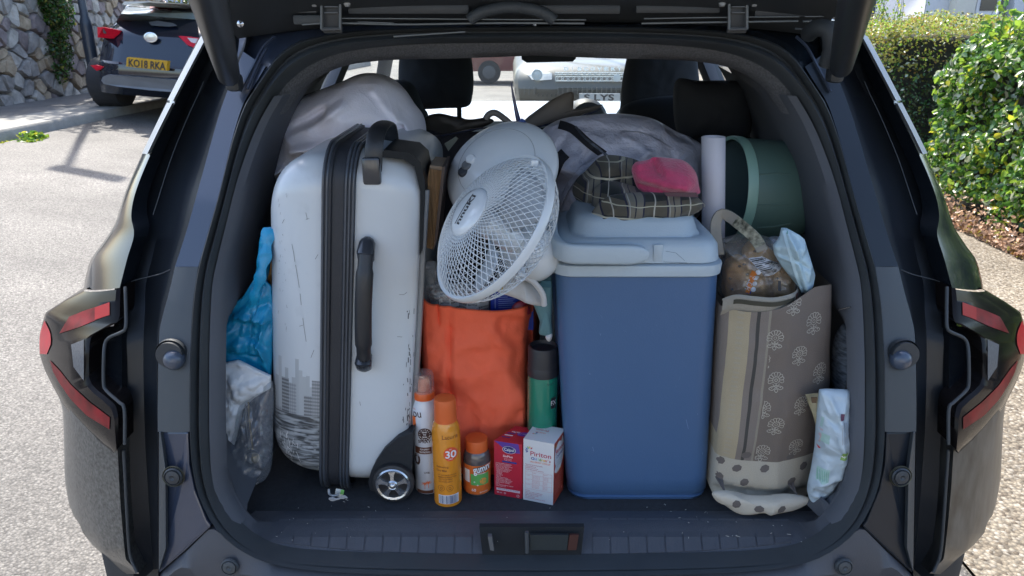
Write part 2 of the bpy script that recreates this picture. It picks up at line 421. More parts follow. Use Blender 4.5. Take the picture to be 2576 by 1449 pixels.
sl.loft([mixr(rB, rA, 0, .02), mixr(rB, rA, .02, .0), mixr(rB, rA, .10, -.006), mixr(rB, rA, .22, .0), mixr(rB, rA, .30, .010), mixr(rB, rA, .40, .008), mixr(rB, rA, .5, -.008), mixr(rB, rA, .62, -.014), mixr(rB, rA, .76, -.010), mixr(rB, rA, .88, .004), mixr(rB, rA, 1.0, .01)])
sl.build('door_seal', m_rub, car)
# headlining band and inner trims
def aprt(poly, d, n=60): return [onG(p.x, p.y, d) for p in cat_curve(poly, n)]
Ah = A[:8]; Ch = [(1343, 140), (1150, 147), (1010, 150), (925, 156), (860, 168), (800, 195), (755, 232), (720, 285)]
n_ = 40
h0 = aprt([(1343, 106), (1100, 108), (960, 116), (860, 131), (790, 156), (735, 193), (693, 240), (665, 285)], .045, n_); h1 = aprt(Ch, .10, n_)
h0[0].x = h1[0].x = X0
def both(l): return l[::-1] + [mir(p) for p in l[1:]]
hh = M(); hh.loft([both(h0), both([a.lerp(b, .5) + Vector((0, -.006, -.002)) for a, b in zip(h0, h1)]), both(h1), both([p + Vector((0, .05, .012)) for p in h1]), both([Vector((p.x, p.y + .35, p.z + .05)) for p in h1])], False)
hh.build('headlining', m_head, car)
# cargo walls: lower side trims from the seal inward and forwards
def wall_side(sgn):
    L = [p for p in cat_curve([(p[0], p[1]) for p in A[6:19]], 50)]
    W = [onG(p.x, p.y, .04) for p in L]
    def tr(p, out, dy):
        c = p - Vector((X0, 0, 1.15)); q = Vector((p.x - out * min(1, max(.3, (p.z - .7) / .2)), p.y + dy, p.z)); return q
    def up(p): return smooth((p.z - (1.06 + .10 * 0)) / .07)
    rr = [[tr(p, 0, -.012) for p in W], [tr(p, -.012, .0) for p in W], [tr(p, -.016, .02) for p in W], [tr(p, lerp(.012, -.018, up(p)), .06) for p in W], [tr(p, lerp(.03, -.016, up(p)), .14) for p in W], [tr(p, lerp(.02, .012, up(p)), .30) for p in W], [tr(p, lerp(.0, .14, up(p)), 1.05) for p in W]]
    if sgn > 0: rr = [[mir(p) for p in r] for r in rr]
    mm = M(); mm.loft(rr, False); return mm.build('side_trim', m_inner, car)
wall_side(-1); wall_side(1)
FZ = .735
fl = M(); fl.box((X0, 1.73, FZ - .02), (1.12, 1.22, .04), bev=.004); fl.build('boot_floor', m_carpet, car)
# quarter trims with a recess edge (left and right)
def poly_on(poly, d, th, mirror=False):
    P = [onG(p[0], p[1], d) for p in poly]
    if mirror: P = [mir(p) for p in P]
    return P, Vector((0, th, 0))
def plate(name, poly, d, th, m, mirror=False, bev=.0, parent=None):
    P, V = poly_on(poly, d, th, mirror); mm = M()
    mm.prism(P, V); o = mm.build(name, m, parent or car, smooth_=False)
    if bev:
        md = o.modifiers.new('bevel', 'BEVEL'); md.width = bev; md.segments = 2; md.limit_method = 'ANGLE'
    return o
def stripband(name, L0, L1, d0, d1, m, mirror=False, n=50, rim=.02, mid=None, parent=None):
    a = [onG(p.x, p.y, d0) for p in cat_curve(L0, n)]; b = [onG(p.x, p.y, d1) for p in cat_curve(L1, n)]
    rows = [[p + Vector((0, rim, 0)) for p in a], a]
    if mid is not None: rows += [[p.lerp(q, .33) + Vector((0, mid, 0)) for p, q in zip(a, b)], [p.lerp(q, .67) + Vector((0, mid, 0)) for p, q in zip(a, b)]]
    rows += [b, [p + Vector((0, rim, 0)) for p in b]]
    if mirror: rows = [[mir(p) for p in r] for r in rows]
    mm = M(); mm.loft(rows, False); return mm.build(name, m, parent or car)
Bu = [(668, 168), (640, 215), (612, 262), (587, 340), (553, 480), (525, 580), (499, 671)]
Du = [(612, 130), (585, 195), (558, 268), (535, 345), (497, 483), (468, 585), (440, 671)]
Bl = [(499, 671), (486, 760), (480, 860), (477, 1000), (477, 1086)]
Dl = [(440, 671), (424, 740), (408, 800), (400, 850), (397, 1000), (397, 1086)]
Eu = [(560, 60), (523, 90), (433, 257), (370, 390), (333, 483), (332, 560), (318, 650), (300, 722), (303, 800), (300, 860), (300, 966), (306, 1133), (318, 1266), (330, 1399), (340, 1475)]
Du2 = [(620, 90), (612, 130), (558, 268), (497, 483), (468, 585), (440, 671), (424, 740), (408, 800), (398, 860), (396, 966), (397, 1133), (397, 1266), (398, 1399), (398, 1475)]
C0 = [(548, 30), (500, 100), (423, 250), (360, 387), (317, 483), (290, 560), (258, 612), (230, 650), (217, 690), (211, 724)]
C1 = [(556, 50), (523, 88), (441, 257), (378, 390), (341, 483), (330, 543), (337, 590), (320, 650), (301, 724)]
for mr in (False, True):
    stripband('door_frame', Bu, Du, .004, .0, m_frame if not mr else mat('frame_paint_shaded', (.016, .021, .029), .32, spec=.28), mr)  # right side: same paint, darkened in colour for its duller reflections
    stripband('buffer_panel', Bl, Dl, .004, .0, m_trim, mr, mid=-.002)
    stripband('drain_channel', Du2, Eu, .002, .05, mat('channel_black', (.017, .021, .027), .34, spec=.35, var=.05), mr, n=90, mid=.045)
    for sc_l in ([(512, 205), (500, 235), (470, 300), (430, 400), (398, 500), (385, 540)], [(300, 722), (340, 705), (400, 690), (438, 674)]):
        Pq = [onG(p.x, p.y, .034) for p in cat_curve(sc_l, 24)]
        if mr: Pq = [mir(p) for p in Pq]
        mm = M(); mm.tube(Pq, .0008, 5); mm.build('panel_joint', m_trim, car)
    # pillar finisher: rounded, glossy, wraps forwards
    a = [onG(p.x, p.y, .0) for p in cat_curve(C1, 60)]; b = [onG(p.x, p.y, .06) for p in cat_curve(C0, 60)]
    rows = [[p + Vector((0.004, .05, 0)) for p in a], a, [p.lerp(q, .22) + Vector((0, -.008, 0)) for p, q in zip(a, b)], [p.lerp(q, .55) + Vector((0, -.013, 0)) for p, q in zip(a, b)], [p.lerp(q, .85) + Vector((0, -.009, 0)) for p, q in zip(a, b)], b,
            [p + Vector((-.012, .06, 0)) for p in b], [p + Vector((-.02, .35, 0)) for p in b], [p + Vector((-.02, .9, .0)) for p in b]]
    if mr: rows = [[mir(p) for p in r] for r in rows]
    mm = M(); mm.loft(rows, False); mm.build('rear_pillar', m_paint, car)
    # satin strip along the glass edge
    a = [onG(p[0], p[1], -.006) for p in [(524, 82), (480, 165), (434, 256)]]; b = [onG(p[0], p[1], .004) for p in [(503, 96), (462, 175), (420, 254)]]
    for (q0, q1) in (([(524, 84), (480, 167), (435, 254)], [(505, 92), (462, 172), (421, 252)]), ([(433, 260), (400, 325), (370, 388)], [(420, 258), (388, 322), (357, 386)])):
        stripband('glass_trim', q0, q1, -.018, -.010, m_satin, mr, n=12, rim=.012)
    # thin pale rubber line in the gutter
    for pts in ([(315, 722), (317, 780), (316, 826), (300, 838), (277, 848), (265, 862), (261, 900), (261, 966), (270, 985), (300, 1012), (313, 1030), (314, 1118)], [(311, 1132), (315, 1200), (320, 1300), (327, 1393), (345, 1440)]):
        P = [onG(p.x, p.y, -.004 if p.y < 1125 else .012) for p in cat_curve(pts, 50)]
        if mr: P = [mir(p) for p in P]
        mm = M(); mm.tube(P, .0028, 8); mm.build('drip_seal', m_rub, car)
    plate('lamp_surround', [(214, 838), (306, 815), (306, 1042), (290, 1045), (214, 985)], .035, .02, m_gloss, mr)
    plate('lamp_surround', [(288, 722), (310, 718), (310, 834), (286, 834)], .036, .02, m_gloss, mr)
    # lower painted plate and rubber buffer, round plug
    plate('lower_panel', [(398, 1087), (473, 1087), (476, 1170), (490, 1235), (520, 1310), (531, 1325), (470, 1382), (399, 1444)], .004, .03, m_frame if not mr else mat('frame_paint_shaded'), mr, .003)
    plate('lower_fold', [(399, 1088), (404, 1088), (416, 1180), (417, 1380), (399, 1440)], -.004, .01, m_trim, mr, .001)
    c = onG(433, 889, -.001); c2 = onG(440, 903, -.004)
    if mr: c, c2 = mir(c), mir(c2)
    mm = M(); mm.lathe([(.0245, .006), (.0255, .0), (.024, -.004), (.022, -.002), (.0215, .012)], c, (0, -1, .1), 32, False, True); o = mm.build('buffer_recess', m_black, car)
    mm = M(); mm.lathe([(.0160, -.02), (.0165, -.004), (.0160, .004), (.013, .009), (.007, .0125), (.0, .0135)], c2 + Vector((0, -.004, 0)), (0, -1, .1), 32, True, False); mm.build('rubber_buffer', mat('buffer_blue', (.045, .062, .095), .35, coat=.4), car)
    for (u, v, r) in ((437, 1198, .0155), (579, 1424, .0145)):
        c = onG(u, v, -.003)
        if mr: c = mir(c)
        mm = M(); mm.lathe([(r, .0), (r, .003), (r * .86, .0055), (r * .82, .003), (r * .78, .003), (r * .72, .006), (r * .3, .0075), (r * .12, .0055), (0.0, .005)], c, (0, -1, .15), 28, False, False)
        mm.build('plug', m_trim if v > 1300 else m_black, car)
        if v < 1300:
            mm = M(); mm.lathe([(r, .001), (r * 1.12, .003), (r * 1.18, .0)], c, (0, -1, .15), 28, False, False); mm.build('plug_ring', mat('ring_metal', (.22, .21, .15), .3, metal=.8), car)
# rear skirt under the opening
sk0 = [(397, 1450), (470, 1386), (530, 1327), (552, 1340), (615, 1389), (700, 1424), (850, 1441), (1100, 1449), (1343, 1453)]
a = [onG(p.x, p.y, .008) for p in lin_curve(sk0, 60)]; a[-1].x = X0
full = a + [mir(p) for p in a[:-1]][::-1]
mm = M(); mm.loft([[p + Vector((0, .05, 0)) for p in full], full, [Vector((p.x, p.y - .015, min(p.z - .012, .72))) for p in full], [Vector((X0 + (p.x - X0) * 1.0, .99 + abs(p.x - X0) ** 2 * .12, .66)) for p in full], [Vector((X0 + (p.x - X0) * 1.1, .93 + abs(p.x - X0) ** 2 * .15, .62)) for p in full], [Vector((X0 + (p.x - X0) * 1.12, .95 + abs(p.x - X0) ** 2 * .15, .30)) for p in full]], False)
mm.build('bumper_step', m_sill, car)
mm = M(); mm.box((X0, 1.22, .48), (1.68, .10, .36), bev=.02); mm.build('inner_bumper', m_black, car)
# rear quarter bumper (dusty painted), lamps
Bo = [(100, 893), (112, 930), (130, 966), (150, 1005), (158, 1040), (161, 1110), (163, 1199), (170, 1250), (178, 1290), (187, 1333), (205, 1390), (222, 1425), (245, 1465)]
Bi = [(240, 985), (262, 1003), (290, 1035), (291, 1060), (292, 1085), (294, 1110), (296, 1133), (300, 1220), (304, 1280), (309, 1340), (315, 1399), (325, 1435), (335, 1465)]
LO = [(211, 731), (160, 757), (115, 786), (106, 815), (100, 843), (99, 870), (100, 893), (112, 930), (130, 966), (144, 990), (158, 1017), (178, 1043), (200, 1067), (230, 1093), (262, 1117), (292, 1134)]
LI = [(297, 728), (296, 760), (295, 800), (290, 815), (262, 830), (235, 843), (223, 852), (219, 870), (217, 920), (218, 955), (225, 973), (240, 988), (262, 1005), (285, 1026), (291, 1050), (293, 1132)]
m_lens = mat('dark_lens', (.012, .010, .010),   .14, spec=.10, var=.02)
m_redl = mat('red_lens', (.20, .010, .014),   .4, spec=.15, var=.45, vscale=25, emit=None)
m_redb = mat('bright_red_lens', (.62, .01, .03), .3, spec=.3, var=.1, vscale=40)
m_clear = mat('clear_lens', (.13, .132, .135), .5, spec=.2, bump=1, bscale=300, var=.2, vscale=200)
for mr in (False, True):
    f = (lambda p: mir(p)) if mr else (lambda p: p)
    a = [onG(p.x, p.y, .02) for p in lin_curve(Bi, 60)]; b = [onG(p.x, p.y, .03) for p in cat_curve(Bo, 60)]
    rows = [[p + Vector((0, .05, 0)) for p in a], a, [p.lerp(q, .3) + Vector((0, -.018, 0)) for p, q in zip(a, b)], [p.lerp(q, .65) + Vector((0, -.022, 0)) for p, q in zip(a, b)], [p.lerp(q, .9) + Vector((0, -.008, 0)) for p, q in zip(a, b)], b, [p + Vector((-.012, .05, 0)) for p in b], [p + Vector((-.02, .4, 0)) for p in b], [p + Vector((-.02, 1.0, 0)) for p in b]]
    # crease at the bottom: lower lip turns inwards
    rows = [[Vector((p.x, p.y + .55 * max(0, .668 - p.z), p.z)) for p in r] for r in rows]
    mm = M(); mm.loft([[f(p) for p in r] for r in rows], False); mm.build('bumper_corner', m_paint_d if not mr else mat('dusty_paint_streak_sheen', (.03, .03, .03), .42, coat=.15, var=.5, vscale=30, col2=(.09, .088, .08), stretch=(1.6, 1.6, .5)), car)  # right copy darker, its streaky reflections painted into the dusty colour
    a = [onG(p.x, p.y, -.012) for p in lin_curve(LI, 70)]; b = [onG(p.x, p.y, .02) for p in lin_curve(LO, 70)]
    rows = [[p + Vector((0, .06, 0)) for p in a], [p + Vector((0, .008, 0)) for p in a], [p.lerp(q, .05) for p, q in zip(a, b)], [p.lerp(q, .35) + Vector((0, -.007, 0)) for p, q in zip(a, b)], [p.lerp(q, .7) + Vector((0, -.009, 0)) for p, q in zip(a, b)], [p.lerp(q, .95) + Vector((0, -.004, 0)) for p, q in zip(a, b)], b, [p + Vector((-.004, .12, 0)) for p in b]]
    mm = M(); mm.loft([[f(p) for p in r] for r in rows], False); lamp = mm.build('tail_lamp', m_lens, car)
    tg = bvh(lamp)
    def onlamp(poly, name, m, lift, th=.003):
        mm = M(); pts = []
        for p in poly:
            q = f(onG(p[0], p[1], 0)); h = tg.ray_cast(CAM if not mr else Vector((2 * X0, 0, CAMH)), (q - (CAM if not mr else Vector((2 * X0, 0, CAMH)))).normalized(), 4)
            pts.append((h[0] if h[0] is not None else q) + Vector((0, -lift, 0)))
        # fan of small quads so the piece follows the lens
        c = sum(pts, Vector()) / len(pts)
        mm.prism(pts, Vector((0, th, 0))); return mm.build(name, m, lamp, smooth_=False)
    def strip_on(L0, L1, name, m, lift=.0015, n=14, rows_=4):
        mm = M(); src = CAM if not mr else Vector((2 * X0, 0, CAMH)); rr = []
        A0, A1 = lin_curve(L0, n), lin_curve(L1, n)
        for i in range(rows_ + 1):
            r = []
            for p, q in zip(A0, A1):
                s = p.lerp(q, i / rows_); w = f(onG(s.x, s.y, 0)); h = tg.ray_cast(src, (w - src).normalized(), 4)
                r.append((h[0] if h[0] is not None else w) + Vector((0, -lift, 0)))
            rr.append(r)
        mm.loft(rr, False); return mm.build(name, m, lamp)
    strip_on([(175, 796), (215, 780), (277, 760)], [(150, 838), (200, 822), (277, 790)], 'brake_light', m_redl)
    strip_on([(240, 772), (277, 759)], [(240, 803), (277, 791)], 'brake_light_end', mat('red_lens_bright', (.42, .018, .022), .4, spec=.2, var=.2), .0022, 6)
    strip_on([(113, 805), (128, 835), (130, 862), (119, 890)], [(103, 835), (101, 850), (101, 870), (102, 889)], 'side_marker', m_redb, .002, 8)
    strip_on([(126, 905), (150, 930), (180, 968), (225, 1010), (277, 1049)], [(135, 935), (150, 962), (180, 1005), (220, 1045), (276, 1079)], 'brake_light', m_redl, .0015, 22)
    strip_on([(180, 866), (212, 853)], [(186, 922), (212, 957)], 'reversing_light', m_clear, .0015, 6)
# body upper rail (painted) above the seal, sky sheen tinted into the left side only
T0 = [(1343, 22), (1100, 22), (900, 24), (760, 40), (680, 62), (612, 70), (600, 120), (590, 185)]
T1 = [(1343, 66), (1100, 69), (900, 77), (795, 92), (733, 114), (693, 146), (666, 185), (640, 225)]
for mr in (False, True):
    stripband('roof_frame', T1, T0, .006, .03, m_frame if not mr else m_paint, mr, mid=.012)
for (mr, pts) in ((0, [(604, 230), (640, 160), (663, 118), (690, 92)]), (0, [(622, 225), (655, 150), (672, 122)]), (1, [(604, 230), (640, 160), (663, 118), (690, 92)])):
    P = [onG(p.x, p.y, -.002) for p in cat_curve(pts, 20)]
    if mr: P = [mir(p) for p in P]
    mm = M(); mm.tube(P, .0028, 6); mm.build('weld_seam', m_frame, car)
# tailgate, up: its lower (hinge) edge fills the top of the view
tgz = [(1.42, 1.592), (1.405, 1.583), (1.36, 1.605), (1.1, 1.72), (.75, 1.90), (.50, 2.03), (.46, 2.10), (.50, 2.14), (.8, 2.02), (1.2, 1.84), (1.46, 1.70), (1.46, 1.60)]
tl = M(); tl.loft([[Vector((x, y, z - .04 * (abs(x - X0) / .6) ** 3 * (1 if y > 1.2 else .2))) for y, z in tgz] for x in [X0 + .535 * (i / 10 - 1) for i in range(21)]], True, True, True)
gate = tl.build('tailgate', m_black, car)
for (x0, x1) in ((.06, .46), (-.44, -.06)):
    for k, zz in enumerate((.0, -.012)):
        pts = [at(u, 0, 1.385) for u in (10,)]
for (pts, r) in (([(838, 46), (1000, 47), (1250, 49), (1474, 50)], .0012), ([(760, 62), (840, 58), (980, 61), (1070, 61), (1250, 58), (1470, 59)], .0018), ([(900, 55), (990, 58)], .001),
                 ([(1620, 47), (1800, 44), (2010, 42)], .0012), ([(1614, 59), (1800, 56), (2008, 53)], .0018), ([(2024, 42), (2085, 41)], .0012), ([(2020, 54), (2085, 52)], .0018),
                 ([(990, 92), (1050, 88), (1170, 80)], .0016), ([(2000, 72), (2040, 76), (2090, 84)], .0016)):
    sc_ = .805 if max(p[0] for p in pts) > 1700 and False else 1
    P = [at(p.x, p.y, 1.345) for p in cat_curve(pts, 30)]
    mm = M(); mm.tube(P, r, 6); mm.build('edge_bead', mat('worn_edge', (.13, .145, .155), .45, metal=.2), car)
mm = M(); P = [onG(p.x, p.y, .015) for p in cat_curve([(740, 52), (835, 50)], 4)]; 
mm.box(at(790, 50, 1.35), (.070, .01, .016), bev=.003); mm.build('clip_plate', m_trim, car)
for (u0, u1) in ((805, 862), (1830, 1885)):
    hg = M()
    for u in (u0 + 4, u1 - 6):
        a, b = at(u, -12, 1.335), at(u, 74, 1.335); hg.tube([a, a.lerp(b, .5), b], .0026, 8)
    hg.tube([at(u0 + 4, 74, 1.335), at(u1 - 6, 72, 1.335)], .0026, 8)
    hinge = hg.build('hinge', mat('hinge_steel', (.12, .13, .14), .4, metal=.4), car)
    pl = M(); pl.box(at((u0 + u1) / 2, 28, 1.345), (.034, .006, .072), bev=.003); pl.build('hinge_arm', m_black, hinge)
    for vv in (17, 32, 70):
        q = M(); q.box(at((u0 + u1) / 2, vv, 1.337), (.024, .004, .0025), bev=.0008); q.build('hinge_rung', mat('hinge_steel'), hinge)
    for uu in (u0 - 14, u1 + 12):
        q = M(); q.lathe([(.006, -.004), (.006, .004), (.0035, .006), (0, .006)], at(uu, 9, 1.335), (0, -1, 0), 6); q.build('bolt', m_satin, hinge)
for (a, b) in (((612, 8), (800, 34)), ((875, 10), (1180, 36)), ((1290, 12), (1560, 36)), ((1600, 12), (1810, 34)), ((1900, 8), (2080, 44))):
    q = M(); c = at((a[0] + b[0]) / 2, (a[1] + b[1]) / 2, 1.352); p_, r_ = at(a[0], a[1], 1.352), at(b[0], b[1], 1.352); q.box(c, (abs(r_.x - p_.x), .008, abs(r_.z - p_.z)), bev=.003); q.build('liner_panel', m_trim if a[0] < 700 else m_black, gate)
q = M(); q.tube(cat_curve([at(u, v, 1.34) for u, v in ((1180, 52), (1215, 30), (1288, 18), (1360, 30), (1395, 52))], 30), .010, 10)
q.build('ribbed_hose', mat('ribbed_hose', (.04, .047, .054), .6, bump=1, bscale=160, stretch=(1, .1, .1)), gate)
# gas struts
for mr, top, bot in ((0, (510, -60, .80), (578, 200, 1.30)), (1, (2168, -60, .84), (2114, 178, 1.30))):
    a, b = at(*top), at(*bot)
    mm = M(); mm.tube([a, a.lerp(b, .5), a.lerp(b, .93), b], [.021, .020, .018, .010], 20); st = mm.build('gas_strut', mat('strut_black', (.024, .028, .032), .42, var=.04), car)
    mm = M(); mm.box(b + Vector((0, .02, -.006)), (.026, .03, .03), bev=.008); mm.build('strut_socket', m_black, st)
    mm = M(); mm.lathe([(.004, 0), (.0055, .003), (0, .006)], at(606 if not mr else 2098, 60 if not mr else 52, 1.28), (0, -1, 0), 12); mm.build('stud', m_chrome, st)
    mm = M(); mm.box((a.x, a.y + .012, (a.z + 1.86) / 2), (.03, .04, 1.88 - a.z), bev=.006); mm.build('strut_mount', m_black, st)
# wiring grommet at right top corner
mm = M(); P = [at(u, v, Y) for u, v, Y in ((2035, 85, 1.33), (2055, 70, 1.29), (2085, 78, 1.27), (2092, 120, 1.27), (2080, 165, 1.28))]; mm.tube(cat_curve(P, 24), .014, 12); mm.build('cable_boot', m_rub, car)
# scuff plate: ribs, centre latch
def sill_pt(u, v, t=0): return atz(u, v, FZ + .004)
base = M(); base.box((X0, 1.075, .722), (1.02, .14, .02), bev=.004)
bl = [onG(p.x, p.y, .04) for p in cat_curve([(545, 1200), (562, 1262), (602, 1322), (662, 1366), (742, 1389), (900, 1399), (1100, 1403), (1343, 1405)], 60)]; bl[-1].x = X0
fb = bl + [mir(p) for p in bl[:-1]][::-1]
mm = M(); mm.loft([[p + Vector((0, -.01, -.01)) for p in fb], fb, [Vector((X0 + (p.x - X0) * .985, p.y + .03, max(p.z, .735) if p.z > .76 else p.z * .3 + .742 * .7)) for p in fb], [Vector((X0 + (p.x - X0) * .97, max(p.y + .05, 1.10), FZ + .010)) for p in fb], [Vector((X0 + (p.x - X0) * .96, max(p.y + .07, 1.135), FZ + .003)) for p in fb], [Vector((X0 + (p.x - X0) * .95, max(p.y + .1, 1.16), FZ - .004)) for p in fb]], False)
sp = mm.build('scuff_plate', m_sill, car)
tg = bvh(sp)
def ribs(u0, u1, n, sl_):
    us = [lerp(u0, u1, i / n) for i in range(n + 1)]
    for i in range(n):
        mm = M(); q = []
        for (uu, off) in ((us[i] + 2.2, 0), (us[i + 1] - 2.2, 0)):
            for v in (1394 - abs(uu - 1343) ** 3 * 1.1e-7, 1352, 1303 + abs(uu - 1343) * .006):
                s_ = uu + (1343 - uu) * (1 - (v - 1300) / 100) * sl_
                d = ray(s_, v); h = tg.ray_cast(CAM, d.normalized(), 3)
                if h[0] is None: q = None; break
                q.append(h[0] + Vector((0, -.0006, .0016)))
            if q is None: break
        if q is None: continue
        a, b, c, d_, e, f_ = q
        dn = Vector((0, .0, -.006))
        mm.loft([[a + dn, a, b, c, c + dn], [d_ + dn, d_, e, f_, f_ + dn]], False, False, False)
        mm.build('sill_rib', m_sill, sp, smooth_=False)
ribs(688, 1188, 11, .02); ribs(1490, 1998, 11, .02)
# latch pocket
lp = M(); c = at(1338, 1352, 1.06)
lp.box(at(1338, 1330, 1.10), (.17, .008, .004), bev=.001)
lt = lp.build('latch_pocket', m_black, car)
pd = M(); pd.prism([at(1206, 1326, 1.05), at(1470, 1326, 1.05), at(1462, 1396, 1.04), at(1214, 1396, 1.04)], (0, .01, 0)); pd.build('pocket_wall', mat('pocket_shade', (.010, .012, .014), .9), lt, smooth_=False)  # flat plate, the shade of the recess is in its black
ls = M(); ls.prism([at(1227, 1350, 1.03), at(1237, 1350, 1.03), at(1243, 1386, 1.028), at(1233, 1384, 1.028)], (0, .008, 0)); ls.build('latch_tongue', mat('pale_steel', (.10, .105, .11), .5), lt, smooth_=False)
ls = M(); ls.tube([at(1325, 1338, 1.03), at(1326, 1390, 1.028)], .0035, 10); ls.build('striker', m_trim, lt)
ls = M(); ls.prism([at(1333, 1346, 1.035), at(1430, 1346, 1.035), at(1426, 1384, 1.033), at(1333, 1384, 1.033)], (0, .004, 0)); ls.build('latch_window', mat('teal_plastic', (.014, .022, .025), .6), lt, smooth_=False)
ls = M(); ls.prism([at(1433, 1346, 1.035), at(1456, 1346, 1.035), at(1450, 1384, 1.033), at(1428, 1384, 1.033)], (0, .004, 0)); ls.build('reflector', mat('dull_red', (.05, .014, .010), .6), lt, smooth_=False)
fp = M(); fp.prism([at(2028, 1268, 1.12), at(2062, 1254, 1.10), at(2094, 1285, 1.07), at(2112, 1330, 1.05), at(2085, 1325, 1.06)], (0, .012, .004)); fp.build('corner_flap', m_sill, car, smooth_=False)
# ---------------- body shell ahead of the opening
bs = M()
roof = [[Vector((X0 + x, y, 1.585 + .055 * (1 - (x / .62) ** 2) + .04 * math.sin((y - 1.35) / 2.3 * math.pi) + (.0 if y < 3.4 else -.12))) for x in [-.62 + 1.24 * i / 12 for i in range(13)]] for y in (1.47, 1.8, 2.4, 3.0, 3.4, 3.7)]
bs.loft(roof, False); bs.loft([[Vector((p.x, p.y, p.z - .03)) for p in r] for r in roof], False)
for s in (-1, 1):
    prof = [(.88, 1.04), (.925, .95), (.93, .7), (.90, .35), (.80, .25)]
    bs.loft([[Vector((X0 + s * (a - (.08 if y > 4.7 else 0)), y, z - (.05 if y > 4.4 else 0))) for a, z in prof] for y in (1.35, 1.6, 2.2, 3.0, 3.8, 4.4, 4.9, 5.2)], False)
bs.loft([[Vector((X0 + x, y, z - .06 * (x / .85) ** 2)) for x in [-.86 + 1.72 * i / 10 for i in range(11)]] for y, z in ((4.17, 1.17), (4.4, 1.13), (4.8, 1.03), (5.15, .90), (5.28, .7), (5.3, .3))], False)
bs.build('body_shell', m_paint, car)
for s in (-1, 1):
    for (y0, z0, x0), (y1, z1, x1), wd in (((4.15, 1.05, .80), (3.55, 1.52, .60), .05), ((2.75, 1.05, .86), (2.85, 1.56, .62), .10)):
        a, b = Vector((X0 + s * x0, y0, z0)), Vector((X0 + s * x1, y1, z1)); pl_ = M(); pl_.tube([a, b], wd * .7, 8, flat=.5); pl_.build('window_pillar', m_inner, car)
ws = M(); ws.loft([[Vector((X0 + x, y - .12 * (x / .7) ** 2, z)) for x in [-.66 + 1.32 * i / 8 for i in range(9)]] for y, z in ((4.2, 1.17), (4.0, 1.32), (3.66, 1.56))], False); ws.build('windscreen', m_glass, car)
for s in (-1, 1):
    sw = M(); sw.loft([[Vector((X0 + s * .86, y, 1.04)), Vector((X0 + s * .63, y * .97 + .07, 1.54))] for y in (2.9, 3.3, 4.0)], False); sw.build('side_window', m_glass, car)
    sw = M(); sw.loft([[Vector((X0 + s * .86, y, 1.04)), Vector((X0 + s * .63, y, 1.54))] for y in (1.75, 2.2, 2.72)], False); sw.build('side_window', thin('tinted_glass', (.72, .76, .76), .04, .02, fres=.1), car)
# dashboard and seats seen over the load
m_dash = mat('dash_glare', (.32, .33, .33), .16, coat=.8, var=.03)  # pale base colour stands in for glare off a dark dash
ds = M(); ds.loft([[Vector((X0 + x, y, z)) for x in [-.75 + 1.5 * i / 10 for i in range(11)]] for y, z in ((3.52, .90), (3.54, 1.155), (3.60, 1.172), (4.16, 1.19))], False); ds.build('dashboard', m_dash, car)
def soft_part(name, outline, Y, depth, **k): return cushion(name, outline, Y, depth, m_seat, car, amp=.002, sc=14, **k)
hr1 = soft_part('headrest', [(1012, 120), (1060, 108), (1140, 108), (1178, 120), (1191, 190), (1188, 245), (1175, 268), (1120, 272), (1050, 274), (1012, 262), (1003, 210)], 2.75, .06, back=.8, prof=.3)
mm = M(); mm.tube([at(1155, 268, 2.78), at(1156, 330, 2.78)], .009, 8); mm.tube([at(1040, 268, 2.78), at(1040, 330, 2.78)], .009, 8); mm.build('headrest_post', m_black, hr1)
soft_part('seat_back', [(940, 215), (1000, 200), (1040, 215), (1066, 270), (1078, 300), (1078, 420), (900, 420), (880, 300)], 2.6, .07, back=.6, prof=.3)
soft_part('seat_back', [(1078, 306), (1110, 297), (1150, 293), (1178, 306), (1190, 340), (1190, 420), (1078, 420)], 2.8, .05, back=.6, prof=.3)
hr2 = soft_part('headrest', [(1590, 118), (1640, 108), (1730, 108), (1748, 135), (1756, 190), (1760, 260), (1740, 330), (1640, 335), (1566, 312), (1562, 250), (1570, 180)], 2.75, .06, back=.8, prof=.3)
soft_part('seat_back', [(1555, 312), (1580, 260), (1700, 240), (1800, 250), (1850, 330), (1870, 480), (1540, 480)], 2.5, .08, back=.6, prof=.3)
hr3 = soft_part('headrest', [(1700, 208), (1760, 203), (1868, 205), (1884, 225), (1886, 300), (1882, 335), (1860, 345), (1760, 345), (1705, 335)], 2.0, .06, back=.8, prof=.3)
soft_part('seat_back', [(1660, 352), (1760, 345), (1900, 350), (1915, 420), (1920, 560), (1640, 560)], 1.98, .06, back=.8, prof=.3)
soft_part('seat_back', [(700, 330), (900, 320), (1100, 330), (1400, 345), (1660, 355), (1660, 700), (700, 700)], 2.05, .05, back=.8, prof=.2)
mr_ = M(); mr_.prism([at(1311, 120, 3.35), at(1449, 120, 3.35), at(1449, 147, 3.35), at(1441, 155, 3.35), at(1325, 158, 3.35), at(1312, 149, 3.35)], (0, .03, 0)); mr_.build('rear_view_mirror', m_black, car, smooth_=False)
wh = M(); c = at(1650, 335, 3.3); wh.tube([c + Vector((.19 * math.cos(t), -.07 * math.sin(t), .19 * math.sin(t))) for t in [2 * math.pi * i / 40 for i in range(41)]], .014, 10); wh.build('steering_wheel', mat('wheel_leather', (.06, .06, .06), .2, coat=.6), car)
ih = M(); ih.lathe([(.0, .06), (.08, .06), (.095, .04), (.10, -.1)], at(1476, 300, 3.62), (0, -1, .1), 24); ih.build('instrument_hood', m_black, car)
sb = M(); sb.prism([at(1862, 175, 2.4), at(1878, 178, 2.4), at(1890, 250, 2.3), at(1889, 345, 2.2), at(1882, 345, 2.2), at(1884, 255, 2.3)], (0, .004, 0)); sb.build('seat_belt', mat('belt_web', (.10, .10, .11), .7), car, smooth_=False)
